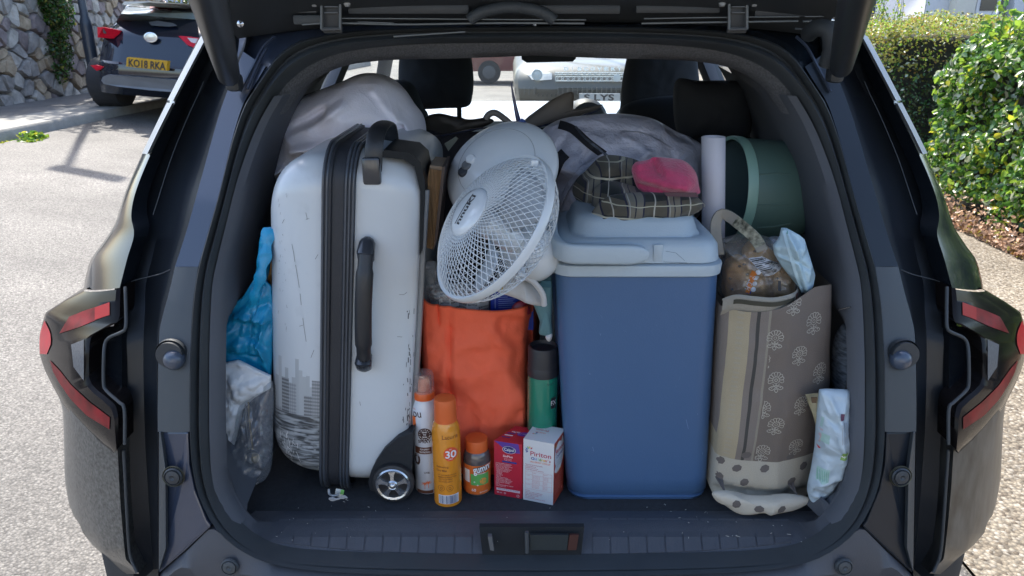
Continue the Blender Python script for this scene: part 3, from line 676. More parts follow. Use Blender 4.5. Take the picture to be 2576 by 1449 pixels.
mm = M(); mm.box(at(1886, 232, 2.32), (.02, .02, .03), bev=.004); mm.build('belt_guide', m_black, car)
mm = M(); mm.tube([at(1885, 224, 2.3), at(1886, 230, 2.3)], .004, 8); mm.build('belt_pin', m_chrome, car)
mm = M(); mm.prism([at(1882, 320, 2.1), at(1889, 315, 2.1), at(1892, 345, 2.1), at(1884, 345, 2.1)], (0, .01, 0)); mm.build('bright_gap', m_satin, car, smooth_=False)
mm = M(); mm.tube([at(2110, 780, 1.17), at(2140, 772, 1.15)], .0013, 6); mm.build('hook_wire', m_chrome, car)
# wheels of our own car
for s in (-1, 1):
    for y in (1.95, 4.35):
        mm = M(); mm.lathe([(.0, -.11), (.20, -.11), (.335, -.10), (.345, -.06), (.345, .06), (.335, .10), (.20, .11), (0, .11)], (X0 + s * .80, y, .34), (1, 0, 0), 36); wl = mm.build('wheel', mat('tyre', (.03, .03, .032), .8, bump=.5, bscale=80), car)
        mm = M(); mm.lathe([(.21, .0), (.21, .01), (.18, .015), (0, .02)], (X0 + s * .915, y, .34), (s, 0, 0), 24); mm.build('rim', m_chrome, wl)
# ================================================================ the load
# ---------------- lilac bedding bag (back left)
m_lilac = mat('lilac_cotton', (.88, .86, .94), .85, crease=.35, cscale=7, bump=.5, bscale=260, var=.05, vscale=10, sheen=.1)
bed = cushion('bedding_bag', [(652, 446), (650, 418), (672, 370), (702, 310), (745, 255), (800, 228), (860, 205), (905, 186), (950, 185), (990, 200), (1020, 228), (1043, 262), (1064, 290), (1072, 325), (1070, 370), (1055, 410), (1000, 470), (860, 480), (740, 452), (690, 445)], 1.62, .17, m_lilac, None,
              amp=.012, wr=lambda p, s: wr_fold(p, s, (.6, .3, 1.2)), sc=17, prof=.5, n=150, rings=50, center=(880, 340), lay=lambda p: .010 * fbm(p * 7, 3),
              ridges=[(1066, 330, 940, 300, 9, 0.0340), (1066, 330, 960, 380, 9, 0.0374), (1060, 325, 985, 245, 8, 0.0306), (1062, 345, 1000, 425, 9, 0.0340), (1030, 300, 1045, 400, 6, -0.0306), (656, 446, 760, 400, 8, 0.0272), (656, 446, 740, 445, 5, -0.0238), (660, 440, 700, 360, 9, 0.0238), (850, 262, 740, 330, 10, -0.0272), (900, 250, 830, 300, 12, 0.0238), (960, 215, 1020, 270, 8, 0.0204), (700, 330, 820, 300, 9, 0.0170), (800, 390, 960, 345, 11, -0.0204), (790, 350, 930, 320, 9, 0.0204)])
tag(bed, 'pale lilac bedding bundle slumped behind the scratched white suitcase', 'bedding')
# ---------------- white hard-shell suitcase
th_ = R(5.4); ct, st_ = math.cos(th_), math.sin(th_); SX, SZ = -.3365, FZ
def S(x, y, z): return Vector((SX + x * ct + z * st_, y, SZ + z * ct - x * st_))
YF = 1.185
case = thing('white_suitcase', 'large scratched white hard-shell suitcase standing on its wheels, black zip band down its middle', 'suitcase', (SX, YF + .2, FZ))
def shell_mat():
    m = mat('white_shell', (.56, .60, .63), .32, coat=.35, var=.03, vscale=4, bump=.05, bscale=30)
    return m
m_shell = shell_mat()
# printed shell: city skyline over water near the bottom
m_sky = bpy.data.materials.new('printed_shell'); m_sky.use_nodes = True
n, l = m_sky.node_tree.nodes, m_sky.node_tree.links; b = n['Principled BSDF']; b.inputs['Roughness'].default_value = .33; b.inputs['Coat Weight'].default_value = .35
tc = n.new('ShaderNodeTexCoord'); sx = n.new('ShaderNodeSeparateXYZ'); l.new(tc.outputs['UV'], sx.inputs[0])
def mth(op, a, b_=None, c=None):
    q = n.new('ShaderNodeMath'); q.operation = op
    for i, v in enumerate((a, b_, c)):
        if v is None: continue
        if isinstance(v, (int, float)): q.inputs[i].default_value = v
        else: l.new(v, q.inputs[i])
    return q.outputs[0]
def mixc(f, c1, c2):
    q = n.new('ShaderNodeMix'); q.data_type = 'RGBA'
    if isinstance(f, (int, float)): q.inputs[0].default_value = f
    else: l.new(f, q.inputs[0])
    for i, c in ((6, c1), (7, c2)):
        if isinstance(c, tuple): q.inputs[i].default_value = (*c, 1)
        else: l.new(c, q.inputs[i])
    return q.outputs[2]
def wn(x, dim='1D'):
    q = n.new('ShaderNodeTexWhiteNoise'); q.noise_dimensions = dim
    l.new(x, q.inputs['W' if dim == '1D' else 'Vector']); return q.outputs[0]
U, V = sx.outputs[0], sx.outputs[1]
def blocks(freq, base, amp, off):
    k = mth('FLOOR', mth('MULTIPLY_ADD', U, freq, off)); hgt = mth('MULTIPLY_ADD', wn(k), amp, base)
    return mth('LESS_THAN', V, hgt), wn(mth('ADD', k, 17.3))
col = (.56, .60, .63)
far, ft = blocks(150, .205, .085, 3.0); near_, ntn = blocks(70, .165, .085, 9.0)
c_far = mixc(ft, (.36, .39, .41), (.46, .49, .51))
c_near = mixc(ntn, (.14, .15, .16), (.34, .36, .38))
stripe = mth('GREATER_THAN', mth('SINE', mth('MULTIPLY', V, 900)), .1)
wcol = mth('GREATER_THAN', mth('SINE', mth('MULTIPLY', U, 1500)), .2)
c_near = mixc(mth('MULTIPLY', stripe, .55), c_near, (.48, .51, .53)); c_near = mixc(mth('MULTIPLY', wcol, .25), c_near, (.16, .17, .18))
c0 = mixc(far, col, c_far); c0 = mixc(near_, c0, c_near)
mp = n.new('ShaderNodeMapping'); mp.inputs['Scale'].default_value = (28, 190, 1); l.new(tc.outputs['UV'], mp.inputs[0])
nz = n.new('ShaderNodeTexNoise'); nz.inputs['Scale'].default_value = 1.0; nz.inputs['Detail'].default_value = 6; nz.inputs['Distortion'].default_value = .6; l.new(mp.outputs[0], nz.inputs[0])
rp = n.new('ShaderNodeMapRange'); rp.inputs[1].default_value = .42; rp.inputs[2].default_value = .62; l.new(nz.outputs[0], rp.inputs[0])
water = mixc(rp.outputs[0], (.07, .075, .08), (.40, .43, .45))
nz2 = n.new('ShaderNodeTexNoise'); nz2.inputs['Scale'].default_value = 60; nz2.inputs['Detail'].default_value = 8; l.new(tc.outputs['UV'], nz2.inputs[0])
edge = n.new('ShaderNodeMapRange'); edge.inputs[1].default_value = .56; edge.inputs[2].default_value = .62; l.new(nz2.outputs[0], edge.inputs[0])
lowf = n.new('ShaderNodeMapRange'); lowf.inputs[1].default_value = .17; lowf.inputs[2].default_value = .04; l.new(V, lowf.inputs[0])
water = mixc(mth('MULTIPLY', edge.outputs[0], lowf.outputs[0]), water, (.6, .63, .65))
c1 = mixc(mth('LESS_THAN', V, mth('MULTIPLY_ADD', U, .02, .172)), c0, water)
nz3 = n.new('ShaderNodeTexNoise'); nz3.inputs['Scale'].default_value = 22; nz3.inputs['Detail'].default_value = 9; l.new(tc.outputs['UV'], nz3.inputs[0])
dirt = n.new('ShaderNodeMapRange'); dirt.inputs[1].default_value = .60; dirt.inputs[2].default_value = .75; l.new(nz3.outputs[0], dirt.inputs[0])
c1 = mixc(mth('MULTIPLY', dirt.outputs[0], .22), c1, (.32, .34, .36))
l.new(c1, b.inputs['Base Color'])
def case_shell(name, x0, x1, ins_side, m, zb, zt, nsub=18, rad=.058):
    """rings in the YZ plane from x0 (open edge) to x1 (bulging outer face)"""
    rings = []
    for i in range(nsub + 1):
        s = i / nsub; q = s ** 1.0
        x = lerp(x0, x1, math.sin(q * math.pi / 2)); ins = ins_side * (1 - math.cos(q * math.pi / 2)) ** 1.15
        y0, y1 = YF + ins * .55, YF + .44 - ins; a, c = zb + ins * .9, zt - ins
        r = max(.02, rad - ins * .3); ring = []
        for (cy, cz, a0) in ((y0 + r, a + r, 180), (y1 - r, a + r, 270), (y1 - r, c - r, 0), (y0 + r, c - r, 90)):
            for k in range(9):
                t = R(a0 + 90 * k / 8)
                ring.append(S(x, cy + r * math.cos(t), cz + r * math.sin(t)))
        rings.append(ring)
    mm = M(); mm.loft(rings, True, True, True)
    def uv(co):
        dx, dz = co.x - SX, co.z - SZ
        return (dx * ct - dz * st_, dx * st_ + dz * ct)
    return mm.build(name, m, case, uvf=uv, angle=50)
ls_ = case_shell('shell_half', -.026, -.124, .085, m_sky, .030, .640)
rs_ = case_shell('shell_half', .026, .134, .042, m_shell, .022, .655)
# zip band: ribs
m_zip = mat('zip_band', (.022, .025, .032), .55, bump=.4, bscale=300, var=.1)
m_zip2 = mat('zip_piping', (.055, .065, .080), .35, coat=.2, var=.06)
def ring_at(x, off, zb=.006, zt=.655, rad=.058):
    y0, y1 = YF - off, YF + .44 + off; a, c = zb - off, zt + off; r = rad + off; ring = []
    for (cy, cz, a0) in ((y0 + r, a + r, 180), (y1 - r, a + r, 270), (y1 - r, c - r, 0), (y0 + r, c - r, 90)):
        for k in range(9):
            t = R(a0 + 90 * k / 8); ring.append(S(x, cy + r * math.cos(t), cz + r * math.sin(t)))
    return ring
mm = M(); mm.loft([ring_at(x, o) for x, o in ((-.027, -.002), (-.027, .004), (-.024, .007), (-.012, .007), (-.010, .003), (.008, .003), (.010, .007), (.024, .007), (.027, .004), (.027, -.002))], True); zb_ = mm.build('zip_band', m_zip, case)
for x in (-.0245, -.018, .0125, .0185, .0245):
    mm = M(); rr = ring_at(x, .0072); mm.tube(rr + [rr[0]], .0024, 6, False); mm.build('piping', m_zip2, zb_)
# side handle
hd = M(); hp = [at(920, 640, YF - .022), at(917, 700, YF - .034), at(914, 770, YF - .038), at(914, 850, YF - .034), at(916, 900, YF - .022)]
hd.tube(cat_curve(hp, 26), [.0125] * 4 + [.0145] * 18 + [.0125] * 4, 14, flat=.75, up=(0, -1, 0)); hob = hd.build('handle', mat('handle_rubber', (.022, .024, .028), .42, bump=.2, bscale=200), case)
m_hcap = mat('handle_cap', (.03, .034, .042), .25, coat=.5)
for (va, vb) in ((598, 660), (880, 936)):
    hd = M(); a, b = at(924 if va < 700 else 917, va + 12, YF - .008), at(921 if va < 700 else 916, vb - (8 if va < 700 else 12), YF - .012)
    hd.tube([a + (a - b).normalized() * .010, a + (a - b).normalized() * .006, a, a.lerp(b, .5) + Vector((0, -.010, 0)), b, b + (b - a).normalized() * (.001 if va < 700 else .008)], [.004, .010, .0135, .015, .014, .012 if va < 700 else .004], 16, flat=.8, up=(0, -1, 0)); hd.build('handle_cap', m_hcap, hob)
# top carry handle: loop running front to back
P = [S(.052, YF + .012, .625), S(.052, YF + .016, .668), S(.053, YF + .045, .690), S(.055, YF + .12, .690), S(.056, YF + .16, .664), S(.056, YF + .17, .64)]
mm = M(); mm.tube(cat_curve(P, 30), .0145, 14, flat=.35, up=(0, -1, .2)); mm.build('top_handle', mat('handle_rubber'), case)
mm = M(); mm.box(S(.051, YF + .004, .628), (.030, .014, .045), bev=.005); mm.build('handle_anchor', m_hcap, case)
# telescopic handle housing, corner cap
hs = M(); hs.loft([[S(x, y, z + .0) for (x, z) in ((.062, .650), (.068, .663), (.112, .661), (.128, .648), (.137, .615), (.1385, .50), (.1345, .49), (.130, .60), (.118, .640), (.10, .650))] for y in (YF + .012, YF + .018, YF + .13, YF + .135)], True, True, True)
hs.build('trolley_housing', mat('smoked_plastic', (.014, .017, .020), .45, spec=.15), case)
mm = M(); mm.tube([S(.1375, YF + .03, .6), S(.1385, YF + .03, .3), S(.137, YF + .03, .1)], .006, 8); mm.build('trolley_rail', m_satin, case)
# wheel guard and wheel
gd = M(); pts = [(1041, 1080), (1037, 1088), (1000, 1102), (967, 1130), (945, 1162), (932, 1190), (926, 1212), (930, 1232), (975, 1250), (1030, 1240), (1036, 1180), (1040, 1110)]
gp = [at(u, v, YF - .006) for u, v in pts]; gd.prism(gp, (0, .10, 0)); go = gd.build('wheel_guard', mat('guard_black', (.020, .024, .029), .5, spec=.3, bump=.2, bscale=90), case, smooth_=False)
md = go.modifiers.new('bevel', 'BEVEL'); md.width = .004; md.segments = 3; md.limit_method = 'ANGLE'
wc = at(990, 1213, YF - .012); wt = M(); wt.lathe([(.030, -.010), (.0375, -.008), (.039, -.002), (.0375, .006), (.033, .008), (.030, .004)], wc, (0, -1, .05), 36, True, True); whl = wt.build('wheel', mat('tyre_small', (.025, .026, .028), .6), case)
dk = M(); dk.lathe([(.0315, .004), (.0315, .006), (0, .006)], wc, (0, -1, .05), 36); dk.build('hub_recess', mat('hub_black', (.01, .01, .012), .5), whl)
m_chr = mat('plastic_chrome', (.55, .56, .57), .22, metal=.9, bump=.2, bscale=120, var=.12, vscale=40)
rm = M(); rm.lathe([(.0335, .003), (.0320, .004), (.0325, .0095), (.0300, .0115), (.0265, .0100), (.0262, .005)], wc, (0, -1, .05), 40, False, False)
rm.lathe([(.0105, .005), (.010, .0115), (.0078, .0135), (.006, .0125), (.0055, .0145), (.003, .0165), (0, .017)], wc, (0, -1, .05), 28, False, False)
q = Vector((0, -1, .05)).to_track_quat('Z', 'Y').to_matrix()
for k in range(5):
    a = 2 * math.pi * k / 5 + .35; ring = []
    for r_, wdt, hgt in ((.0085, .62, .0115), (.014, .44, .0112), (.021, .44, .0105), (.029, .72, .0102)):
        c_ = []
        for (s_, h_) in ((-1, .004), (-.7, hgt), (.7, hgt), (1, .004)):
            aa = a + s_ * wdt * (.0085 / r_ + .55) * .62; c_.append(wc + q @ Vector((r_ * math.cos(aa), r_ * math.sin(aa), h_)))
        ring.append(c_)
    rm.loft(ring, False)
rm.build('rim', m_chr, whl)
# zip pulls with a paper tag at the foot
tgm = thing('luggage_tag', 'small crumpled white luggage tag and zip pulls at the foot of the white suitcase', 'luggage tag', at(848, 1248, 1.13))
mm = M(); mm.box(at(853, 1240, 1.135), (.014, .003, .016), rot=Matrix.Rotation(.25, 3, 'Y'), bev=.001); mm.build('tag_sleeve', mat('tag_plastic', (.55, .56, .52), .4), tgm)
mm = M(); mm.box(at(861, 1238, 1.1325), (.006, .001, .009), rot=Matrix.Rotation(.25, 3, 'Y')); mm.build('tag_stripe', mat('tag_green', (.2, .5, .12), .5), tgm)
mm = M(); mm.tube(cat_curve([at(827, 1230, 1.13), at(829, 1243, 1.125), at(840, 1247, 1.12), at(852, 1244, 1.125)], 14), .0022, 6); mm.build('zip_pull', m_satin, tgm)
mm = M(); mm.tube(cat_curve([at(828, 1254, 1.115), at(845, 1256, 1.112), at(866, 1250, 1.114), at(874, 1253, 1.112)], 14), [.002, .003, .004, .004, .003, .002, .002, .002, .002, .003, .004, .003, .002, .001], 6); mm.build('knotted_string', mat('string_grey', (.3, .3, .3), .8), tgm)
# scuffs: thin marks on the shells
pr = Print([ls_, rs_], at(900, 700, 1.15)); K = psz(1, 1.19)
def ux(u, v):
    p = at(u, v, 1.185); return (p.x - pr.O.x, p.z - pr.O.z)
rnd = random.Random(3)
for seg in ([(732, 616), (737, 638), (740, 660)], [(742, 668), (748, 700), (752, 725)], [(754, 740), (757, 768)], [(761, 800), (766, 835), (770, 860)], [(769, 535), (773, 552)], [(769, 552), (778, 550)], [(711, 555), (705, 566)], [(706, 593), (707, 597)], [(752, 822), (761, 819)], [(793, 652), (800, 640)], [(1130, 1), (1131, 2)], [(1003, 744), (1014, 745), (1022, 740)], [(790, 880), (782, 900)], [(998, 850), (1010, 852)], [(905, 1010), (907, 1020)], [(1006, 1140), (1012, 1120)]):
    if seg[0][0] < 1100: pr.line('a', [ux(*s) for s in seg], .0007)
for i in range(46):
    u = 1043 + rnd.gauss(-14, 8); v = rnd.uniform(780, 1100); L = rnd.uniform(3, 16)
    pr.line('a', [ux(u, v), ux(u + rnd.uniform(-1.5, 1.5), v + L)], rnd.uniform(.0006, .0018))
for i in range(26):
    u = rnd.uniform(693, 720); v = rnd.uniform(470, 850); pr.line('b', [ux(u, v), ux(u + rnd.uniform(-2, 3), v + rnd.uniform(2, 9))], rnd.uniform(.0004, .001))
for i in range(40):
    u = 722 + rnd.gauss(0, 14); v = 1190 - rnd.random() * 110; pr.line('w', [ux(u, v), ux(u + rnd.uniform(-6, 10), v + rnd.uniform(4, 20))], rnd.uniform(.0004, .0012))
sc_o = pr.done('scuff_marks', {'a': ink('scuff', (.10, .11, .12)), 'b': ink('scuff_pale', (.32, .34, .36)), 'w': INK['w']}, case)
# ---------------- thin bags left of the suitcase
m_bluebag = mat('blue_film', (.007, .25, .46), .35, crease=.5, cscale=13, var=.18, vscale=9, bump=.2, bscale=60, sss=.0, coat=.2)
bb = cushion('blue_carrier_bag', [(663, 572), (690, 570), (692, 582), (686, 620), (676, 660), (668, 705), (683, 720), (688, 780), (687, 860), (683, 944), (655, 935), (632, 925), (590, 920), (562, 915), (552, 870), (555, 810), (566, 775), (610, 748), (640, 700), (655, 640), (660, 600)], 1.225, .035, m_bluebag, None,
             amp=.020, wr=wr_crum, sc=9, prof=.5, n=160, rings=44, center=(635, 850), curve=False, ridges=[(600, 790, 690, 800, 7, .012), (640, 790, 620, 905, 8, -.010), (672, 800, 655, 860, 6, .012), (655, 860, 684, 930, 6, .010), (600, 880, 680, 905, 6, -.008), (560, 860, 610, 800, 7, .008)])
tag(bb, 'crumpled bright blue thin plastic bag tucked left of the suitcase', 'plastic bag')
mm = M(); P = cat_curve([at(678, 575, 1.215), at(668, 640, 1.20), at(654, 700, 1.195), at(640, 745, 1.20), at(628, 775, 1.215)], 30); mm.tube(P, [(.011 + .003 * math.sin(i * .9)) * (1 - .4 * i / 29) for i in range(30)], 10, flat=.45, up=(0, -1, 0)); mm.build('bag_handle', m_bluebag, bb)
pb = cushion('paper_packet', [(686, 600), (697, 590), (706, 640), (706, 760), (694, 770), (686, 720), (672, 700), (676, 660)], 1.34, .02, mat('tan_paper', (.55, .27, .08), .5, var=.15, vscale=20), None, amp=.006, wr=wr_crum, sc=30, n=60, rings=14)
tag(pb, 'orange-tan crinkled packet wedged between blue bag and suitcase', 'packet')
mm = M(); mm.prism([at(688, 628, 1.318), at(692, 626, 1.318), at(692, 648, 1.318), at(687, 650, 1.318)], (0, .002, 0)); mm.build('packet_label', INK['w'], pb, smooth_=False)
m_whitefilm = mat('white_film', (.66, .70, .74), .5, crease=.4, cscale=12, var=.12, vscale=8, bump=.2, bscale=40, alpha=1)
wb = cushion('white_carrier_bag', [(553, 915), (600, 905), (650, 930), (682, 945), (682, 975), (640, 1000), (612, 1030), (600, 1080), (590, 1120), (566, 1160), (561, 1200), (553, 1160), (547, 1080), (546, 980)], 1.20, .03, m_whitefilm, None, amp=.010, wr=wr_crum, sc=18, n=120, rings=30, center=(590, 990), curve=False)
tag(wb, 'white plastic bag with red lettering hanging below the crumpled blue bag', 'plastic bag')
pr = Print(wb, at(600, 960, 1.13), lift=.001); pr.text('r', 'V', -.006, .012, .040, bold=.03, rot=-.5); pr.text('r', 'IDI', .026, -.002, .024, bold=.01, rot=-.9); pr.done('bag_lettering', {'r': ink('dull_red', (.30, .04, .04))}, wb)
m_clearbag = thin('clear_film', (.86, .88, .90), .07, .12, haze=.16, hazecol=(.6, .64, .70), bump=1.0, bscale=25)
cbg = cushion('clear_bag', [(600, 1010), (640, 990), (684, 960), (686, 1080), (684, 1160), (672, 1200), (640, 1218), (605, 1205), (570, 1175), (563, 1130), (590, 1080)], 1.20, .045, m_clearbag, None, amp=.012, wr=wr_crum, sc=20, n=110, rings=26)
tag(cbg, 'clear crinkled plastic bag of cutlery and dark blue cloth beside the suitcase foot', 'plastic bag')
nb = cushion('navy_cloth', [(632, 1010), (660, 980), (684, 965), (684, 1130), (672, 1160), (630, 1120)], 1.255, .03, mat('navy_cloth', (.018, .04, .10), .8, bump=.5), None, amp=.006, sc=20, n=60, rings=14)
tag(nb, 'folded navy blue cloth inside the clear bag', 'cloth')
for i, (u, l_, c_) in enumerate(((620, 'pale metal fork handle, left of the pair in the clear bag', m_satin), (628, 'gold edged metal fork handle, right of the pair in the clear bag', mat('gold_edge', (.35, .28, .14), .3, metal=.8)))):
    mm = M(); mm.tube([at(u - 3, 1010, 1.195), at(u, 1060, 1.19), at(u + 8, 1130, 1.185)], .0028, 8, flat=.5); mm.lathe([(.001, 0), (.008, .004), (.009, .012), (.004, .02)], at(u + 9, 1140, 1.185), (.1, 0, -1), 12, sx=1); o = mm.build('fork', c_, None); tag(o, l_, 'cutlery')
# ---------------- old book
bk = thing('old_book', 'thick old paperback with browned page edges standing between suitcase and fan', 'book', at(1090, 560, 1.42))
mm = M(); pts0 = [(1080, 425), (1116, 432), (1108, 500), (1098, 590), (1088, 628), (1060, 618), (1058, 560), (1066, 500)]
mm.prism([at(u, v, 1.24) for u, v in pts0], (0, .10, 0)); mm.build('page_block', mat('browned_pages', (.42, .24, .11), .85, bump=.8, bscale=12, var=.35, vscale=10, stretch=(60, 1, 1.5)), bk, smooth_=False)
mm = M(); mm.prism([at(1112, 420, 1.235), at(1119, 420, 1.235), at(1101, 600, 1.235), at(1090, 632, 1.235)], (0, .11, 0)); mm.build('cover', mat('dark_cover', (.07, .045, .035), .6), bk, smooth_=False)
mm = M(); mm.prism([at(1082, 416, 1.245), at(1118, 420, 1.245), at(1117, 432, 1.245), at(1080, 428, 1.245)], (0, .09, 0)); mm.build('frayed_top', mat('frayed', (.30, .22, .15), .9, bump=1, bscale=150), bk, smooth_=False)
# ---------------- desk fan, tipped over
fan = thing('desk_fan', 'white desk fan with wire grille, tipped over above the orange bag', 'fan', at(1250, 560, 1.15))
right = Vector((1, 0, 0)); fwd = Vector((0, CP, -SP)); upv = Vector((0, SP, CP))
fc = at(1238, 571, 1.13)
fn = (right * -.852 * math.sin(R(58)) + upv * .523 * math.sin(R(58)) - fwd * math.cos(R(58))).normalized()
fq = fn.to_track_quat('Z', 'Y').to_matrix()
RF = .1265
def FL(x, y, z): return fc + fq @ Vector((x, y, z))
m_fan = mat('fan_white', (.62, .66, .69), .2, coat=.35, var=.03)
m_wire = mat('fan_wire', (.62, .66, .69), .3, coat=.3, var=.02)
mm = M(); mm.lathe([(RF - .004, -.010), (RF + .003, -.008), (RF + .0045, .0), (RF + .002, .006), (RF - .003, .004)], fc, fn, 64, False, False); mm.build('grille_ring', m_wire, fan)
def dome(r, front=True):
    t = (r - .036) / (RF - .036)
    return .047 * (1 - t ** 2.2) ** .85 if front else -.010 - .048 * (1 - t ** 3.2) ** .8
NS = 62
for front in (True, False):
    wv, wf = [], []
    for sgn in (-1, 1):
        mm = M()
        for k in range(NS if front else 44):
            N_ = NS if front else 44
            pts = []
            for i in range(15):
                t = i / 14; r = lerp(.034, RF - .001, t ** .9); a = 2 * math.pi * k / N_ + sgn * (.80 * t ** .8)
                pts.append(FL(r * math.cos(a), r * math.sin(a), dome(max(r, .036), front) + sgn * .0004))
            mm.tube(pts, .00070 if front else .0006, 5, False)
        mm.build('grille_wires', m_wire, fan)['kind'] = 'stuff'
mm = M(); mm.lathe([(.041, .045), (.0415, .049), (.039, .0525), (.030, .0550), (.012, .0562), (0, .0564)], fc, fn, 48, False, False); bad = mm.build('badge', m_fan, fan)
mm = M(); mm.lathe([(.0, -.052), (.020, -.050), (.022, -.02), (.020, .018), (.012, .026), (0, .028)], fc, fn, 28); hb = mm.build('blade_hub', m_fan, fan)
m_blade = mat('blade_grey', (.42, .46, .50), .3, coat=.2, var=.03)
for k in range(3):
    a0 = 2 * math.pi * k / 3 + .95; rows = []
    for i in range(9):
        t = i / 8; r = lerp(.018, .104, t); wd = lerp(.5, .62, t) * (1 - .35 * max(0, t - .75) / .25)
        rows.append([FL(r * math.cos(a0 + wd * s + .25 * t), r * math.sin(a0 + wd * s + .25 * t), -.008 + .016 * s) for s in [-1 + 2 * j / 8 for j in range(9)]])
    mm = M(); mm.loft(rows, False); o = mm.build('blade', m_blade, fan); md = o.modifiers.new('thick', 'SOLIDIFY'); md.thickness = .002
# motor housing behind, knob, neck, base
mc = at(1332, 632, 1.19)
mm = M(); mm.lathe([(.0, .052), (.022, .05), (.036, .040), (.045, .024), (.048, .004), (.045, -.018), (.036, -.036), (.022, -.046), (.0, -.05)], mc, (-fn) + Vector((0, 0, -.1)), 40); mot = mm.build('motor_housing', m_fan, fan)
kn = at(1309, 690, 1.125)
mm = M(); mm.lathe([(.008, -.012), (.0075, .0), (.0095, .002), (.0095, .008), (.006, .010), (.0045, .006), (0, .006)], kn, (-.1, -1, -.35), 20); mm.build('oscillation_knob', m_fan, mot)
mm = M(); mm.lathe([(.013, .0), (.013, .001), (.0, .001)], at(1309, 678, 1.136), (-.1, -1, -.25), 20); mm.build('knob_socket', mat('shadow_grey', (.18, .19, .2), .6), mot)
bc = at(1262, 432, 1.285); bn = (right * -.34 + upv * .42 - fwd * .84).normalized()
mm = M(); mm.lathe([(.0, -.012), (.092, -.012), (.1015, -.008), (.1035, .0), (.1015, .007), (.094, .014), (.075, .026), (.05, .036), (.03, .042), (.0, .045)], bc, bn, 56, sx=1.0)
fb_ = mm.build('base', m_fan, fan)
btg = bvh(fb_)
for (u, v, nm, m_) in ((1185, 402, 'speed_button', m_fan), (1175, 417, 'speed_button', mat('button_grey', (.12, .13, .14), .35)), (1166, 433, 'speed_button', mat('button_dark', (.04, .045, .055), .35))):
    h = btg.ray_cast(CAM, ray(u, v).normalized(), 3); p = h[0] if h[0] is not None else at(u, v, 1.26)
    mm = M(); mm.lathe([(.0095, -.002), (.0095, .003), (.0075, .0055), (0, .006)], p, bn, 20, False, False, sx=1.0); mm.build(nm, m_, fan)
mm = M(); mm.lathe([(.070, .0275), (.0705, .0285), (.071, .0272)], bc, bn, 56, False, False); mm.build('base_seam', mat('shadow_grey'), fan)
mm = M(); P = cat_curve([bc + bn * .02 + Vector((.03, 0, -.02)), at(1365, 500, 1.27), at(1372, 570, 1.25), mc + Vector((.01, .03, .01))], 16); mm.tube(P, .019, 14); mm.build('neck', m_fan, fan)
mm = M(); P = cat_curve([at(1352, 437, 1.20), at(1380, 455, 1.19), at(1395, 490, 1.18), at(1390, 525, 1.18), at(1368, 545, 1.17), at(1352, 546, 1.16)], 26); mm.tube(P, .0022, 7); mm.build('guard_wire', m_wire, fan)
mm = M(); P = cat_curve([at(1350, 480, 1.2), at(1370, 500, 1.2), at(1398, 520, 1.22)], 10); mm.tube(P, .0035, 7); mm.build('brace', m_wire, fan)
pr = Print(bad, fc + fn * .062, X=(right * .50 + upv * .86 - fn * (right * .50 + upv * .86).dot(fn)), Z=fn.cross(right * .50 + upv * .86 - fn * (right * .50 + upv * .86).dot(fn)), D=-fn, lift=.0004)
pr.text('k', 'nnuKi', 0, -.002, .0165, w=.052, bold=.03); pr.rect('k', -.027, .0045, .027, .0070, 6, 1); pr.done('badge_lettering', INK, bad)
# clips on the ring
for (u, v) in ((1345, 410), (1247, 712)):
    mm = M(); mm.box(at(u, v, 1.13), (.012, .008, .010), bev=.002); mm.build('ring_clip', m_wire, fan)
# ---------------- orange cloth bag and what shows in it
m_or = mat('orange_nonwoven', (.84, .135, .06), .8, crease=.35, cscale=8, bump=.5, bscale=320, var=.07, vscale=5)
ob = thing('orange_bag', 'full orange fabric shopping bag standing under the tipped fan', 'bag', (at(1200, 1100, 1.27).x, 1.33, FZ))
Lx = [(1054, 745), (1056, 800), (1058, 900), (1058, 1000), (1060, 1100), (1068, 1220)]; 
def orange_front():
    n1, n2 = 46, 56; rows = []
    top = cat_curve([(1054, 735), (1064, 752), (1080, 766), (1110, 773), (1150, 778), (1200, 782), (1250, 784), (1300, 778), (1340, 764)], n1)
    bot = lin_curve([(1070, 1235), (1340, 1240)], n1)
    for j in range(n2):
        t = j / (n2 - 1); row = []
        for i in range(n1):
            p = top[i].lerp(bot[i], t); s = i / (n1 - 1); e = min(s, 1 - s)
            Y = 1.262 + .05 * (1 - smooth(e / .10)) ** 2 + .012 * math.sin(s * 3.1) * -1
            w = at(p.x, p.y, Y)
            fx = interp([(780, 1262), (830, 1244), (890, 1292), (950, 1282), (1010, 1348), (1100, 1330), (1240, 1330)], p.y); fold_ = -.019 * smooth((p.x - fx + 12) / 26) * smooth((p.y - 790) / 30) * smooth((1340 - p.x) / 20 + .2)
            w.y -= fold_ * .8; w.y += .010 * math.exp(-((p.x - 1130) / 9) ** 2) * (1 if p.y > 830 else .5)
            q = w + Vector((1, 2, 3)); dd = .014 * fbm(q * 9, 2) + .016 * wr_crum(q, 8) + .007 * wr_crum(q + Vector((2, 2, 2)), 19) + .005 * wr_fold(q, 16, (.4, 0, 1.3))
            row.append(Vector((w.x, w.y - dd * (.25 + .75 * min(1, t * 6)) + .006 * math.exp(-((s - .2) / .015) ** 2) * (1 if t < .12 else 0), w.z)))
        rows.append(row)
    return rows
rw = orange_front(); mm = M(); mm.loft(rw, False); of = mm.build('front_panel', m_or, ob)
def sidepanel(edge, dx):
    m2 = M(); rows = []
    for k in range(7):
        t = k / 6; rows.append([Vector((p.x + dx * t + .006 * fbm(Vector((t * 2, j * .2, dx * 9)), 2), p.y + .20 * t, p.z + .004 * math.sin(t * 5))) for j, p in enumerate(edge)])
    m2.loft(rows, False); return m2.build('side_panel', m_or, ob)
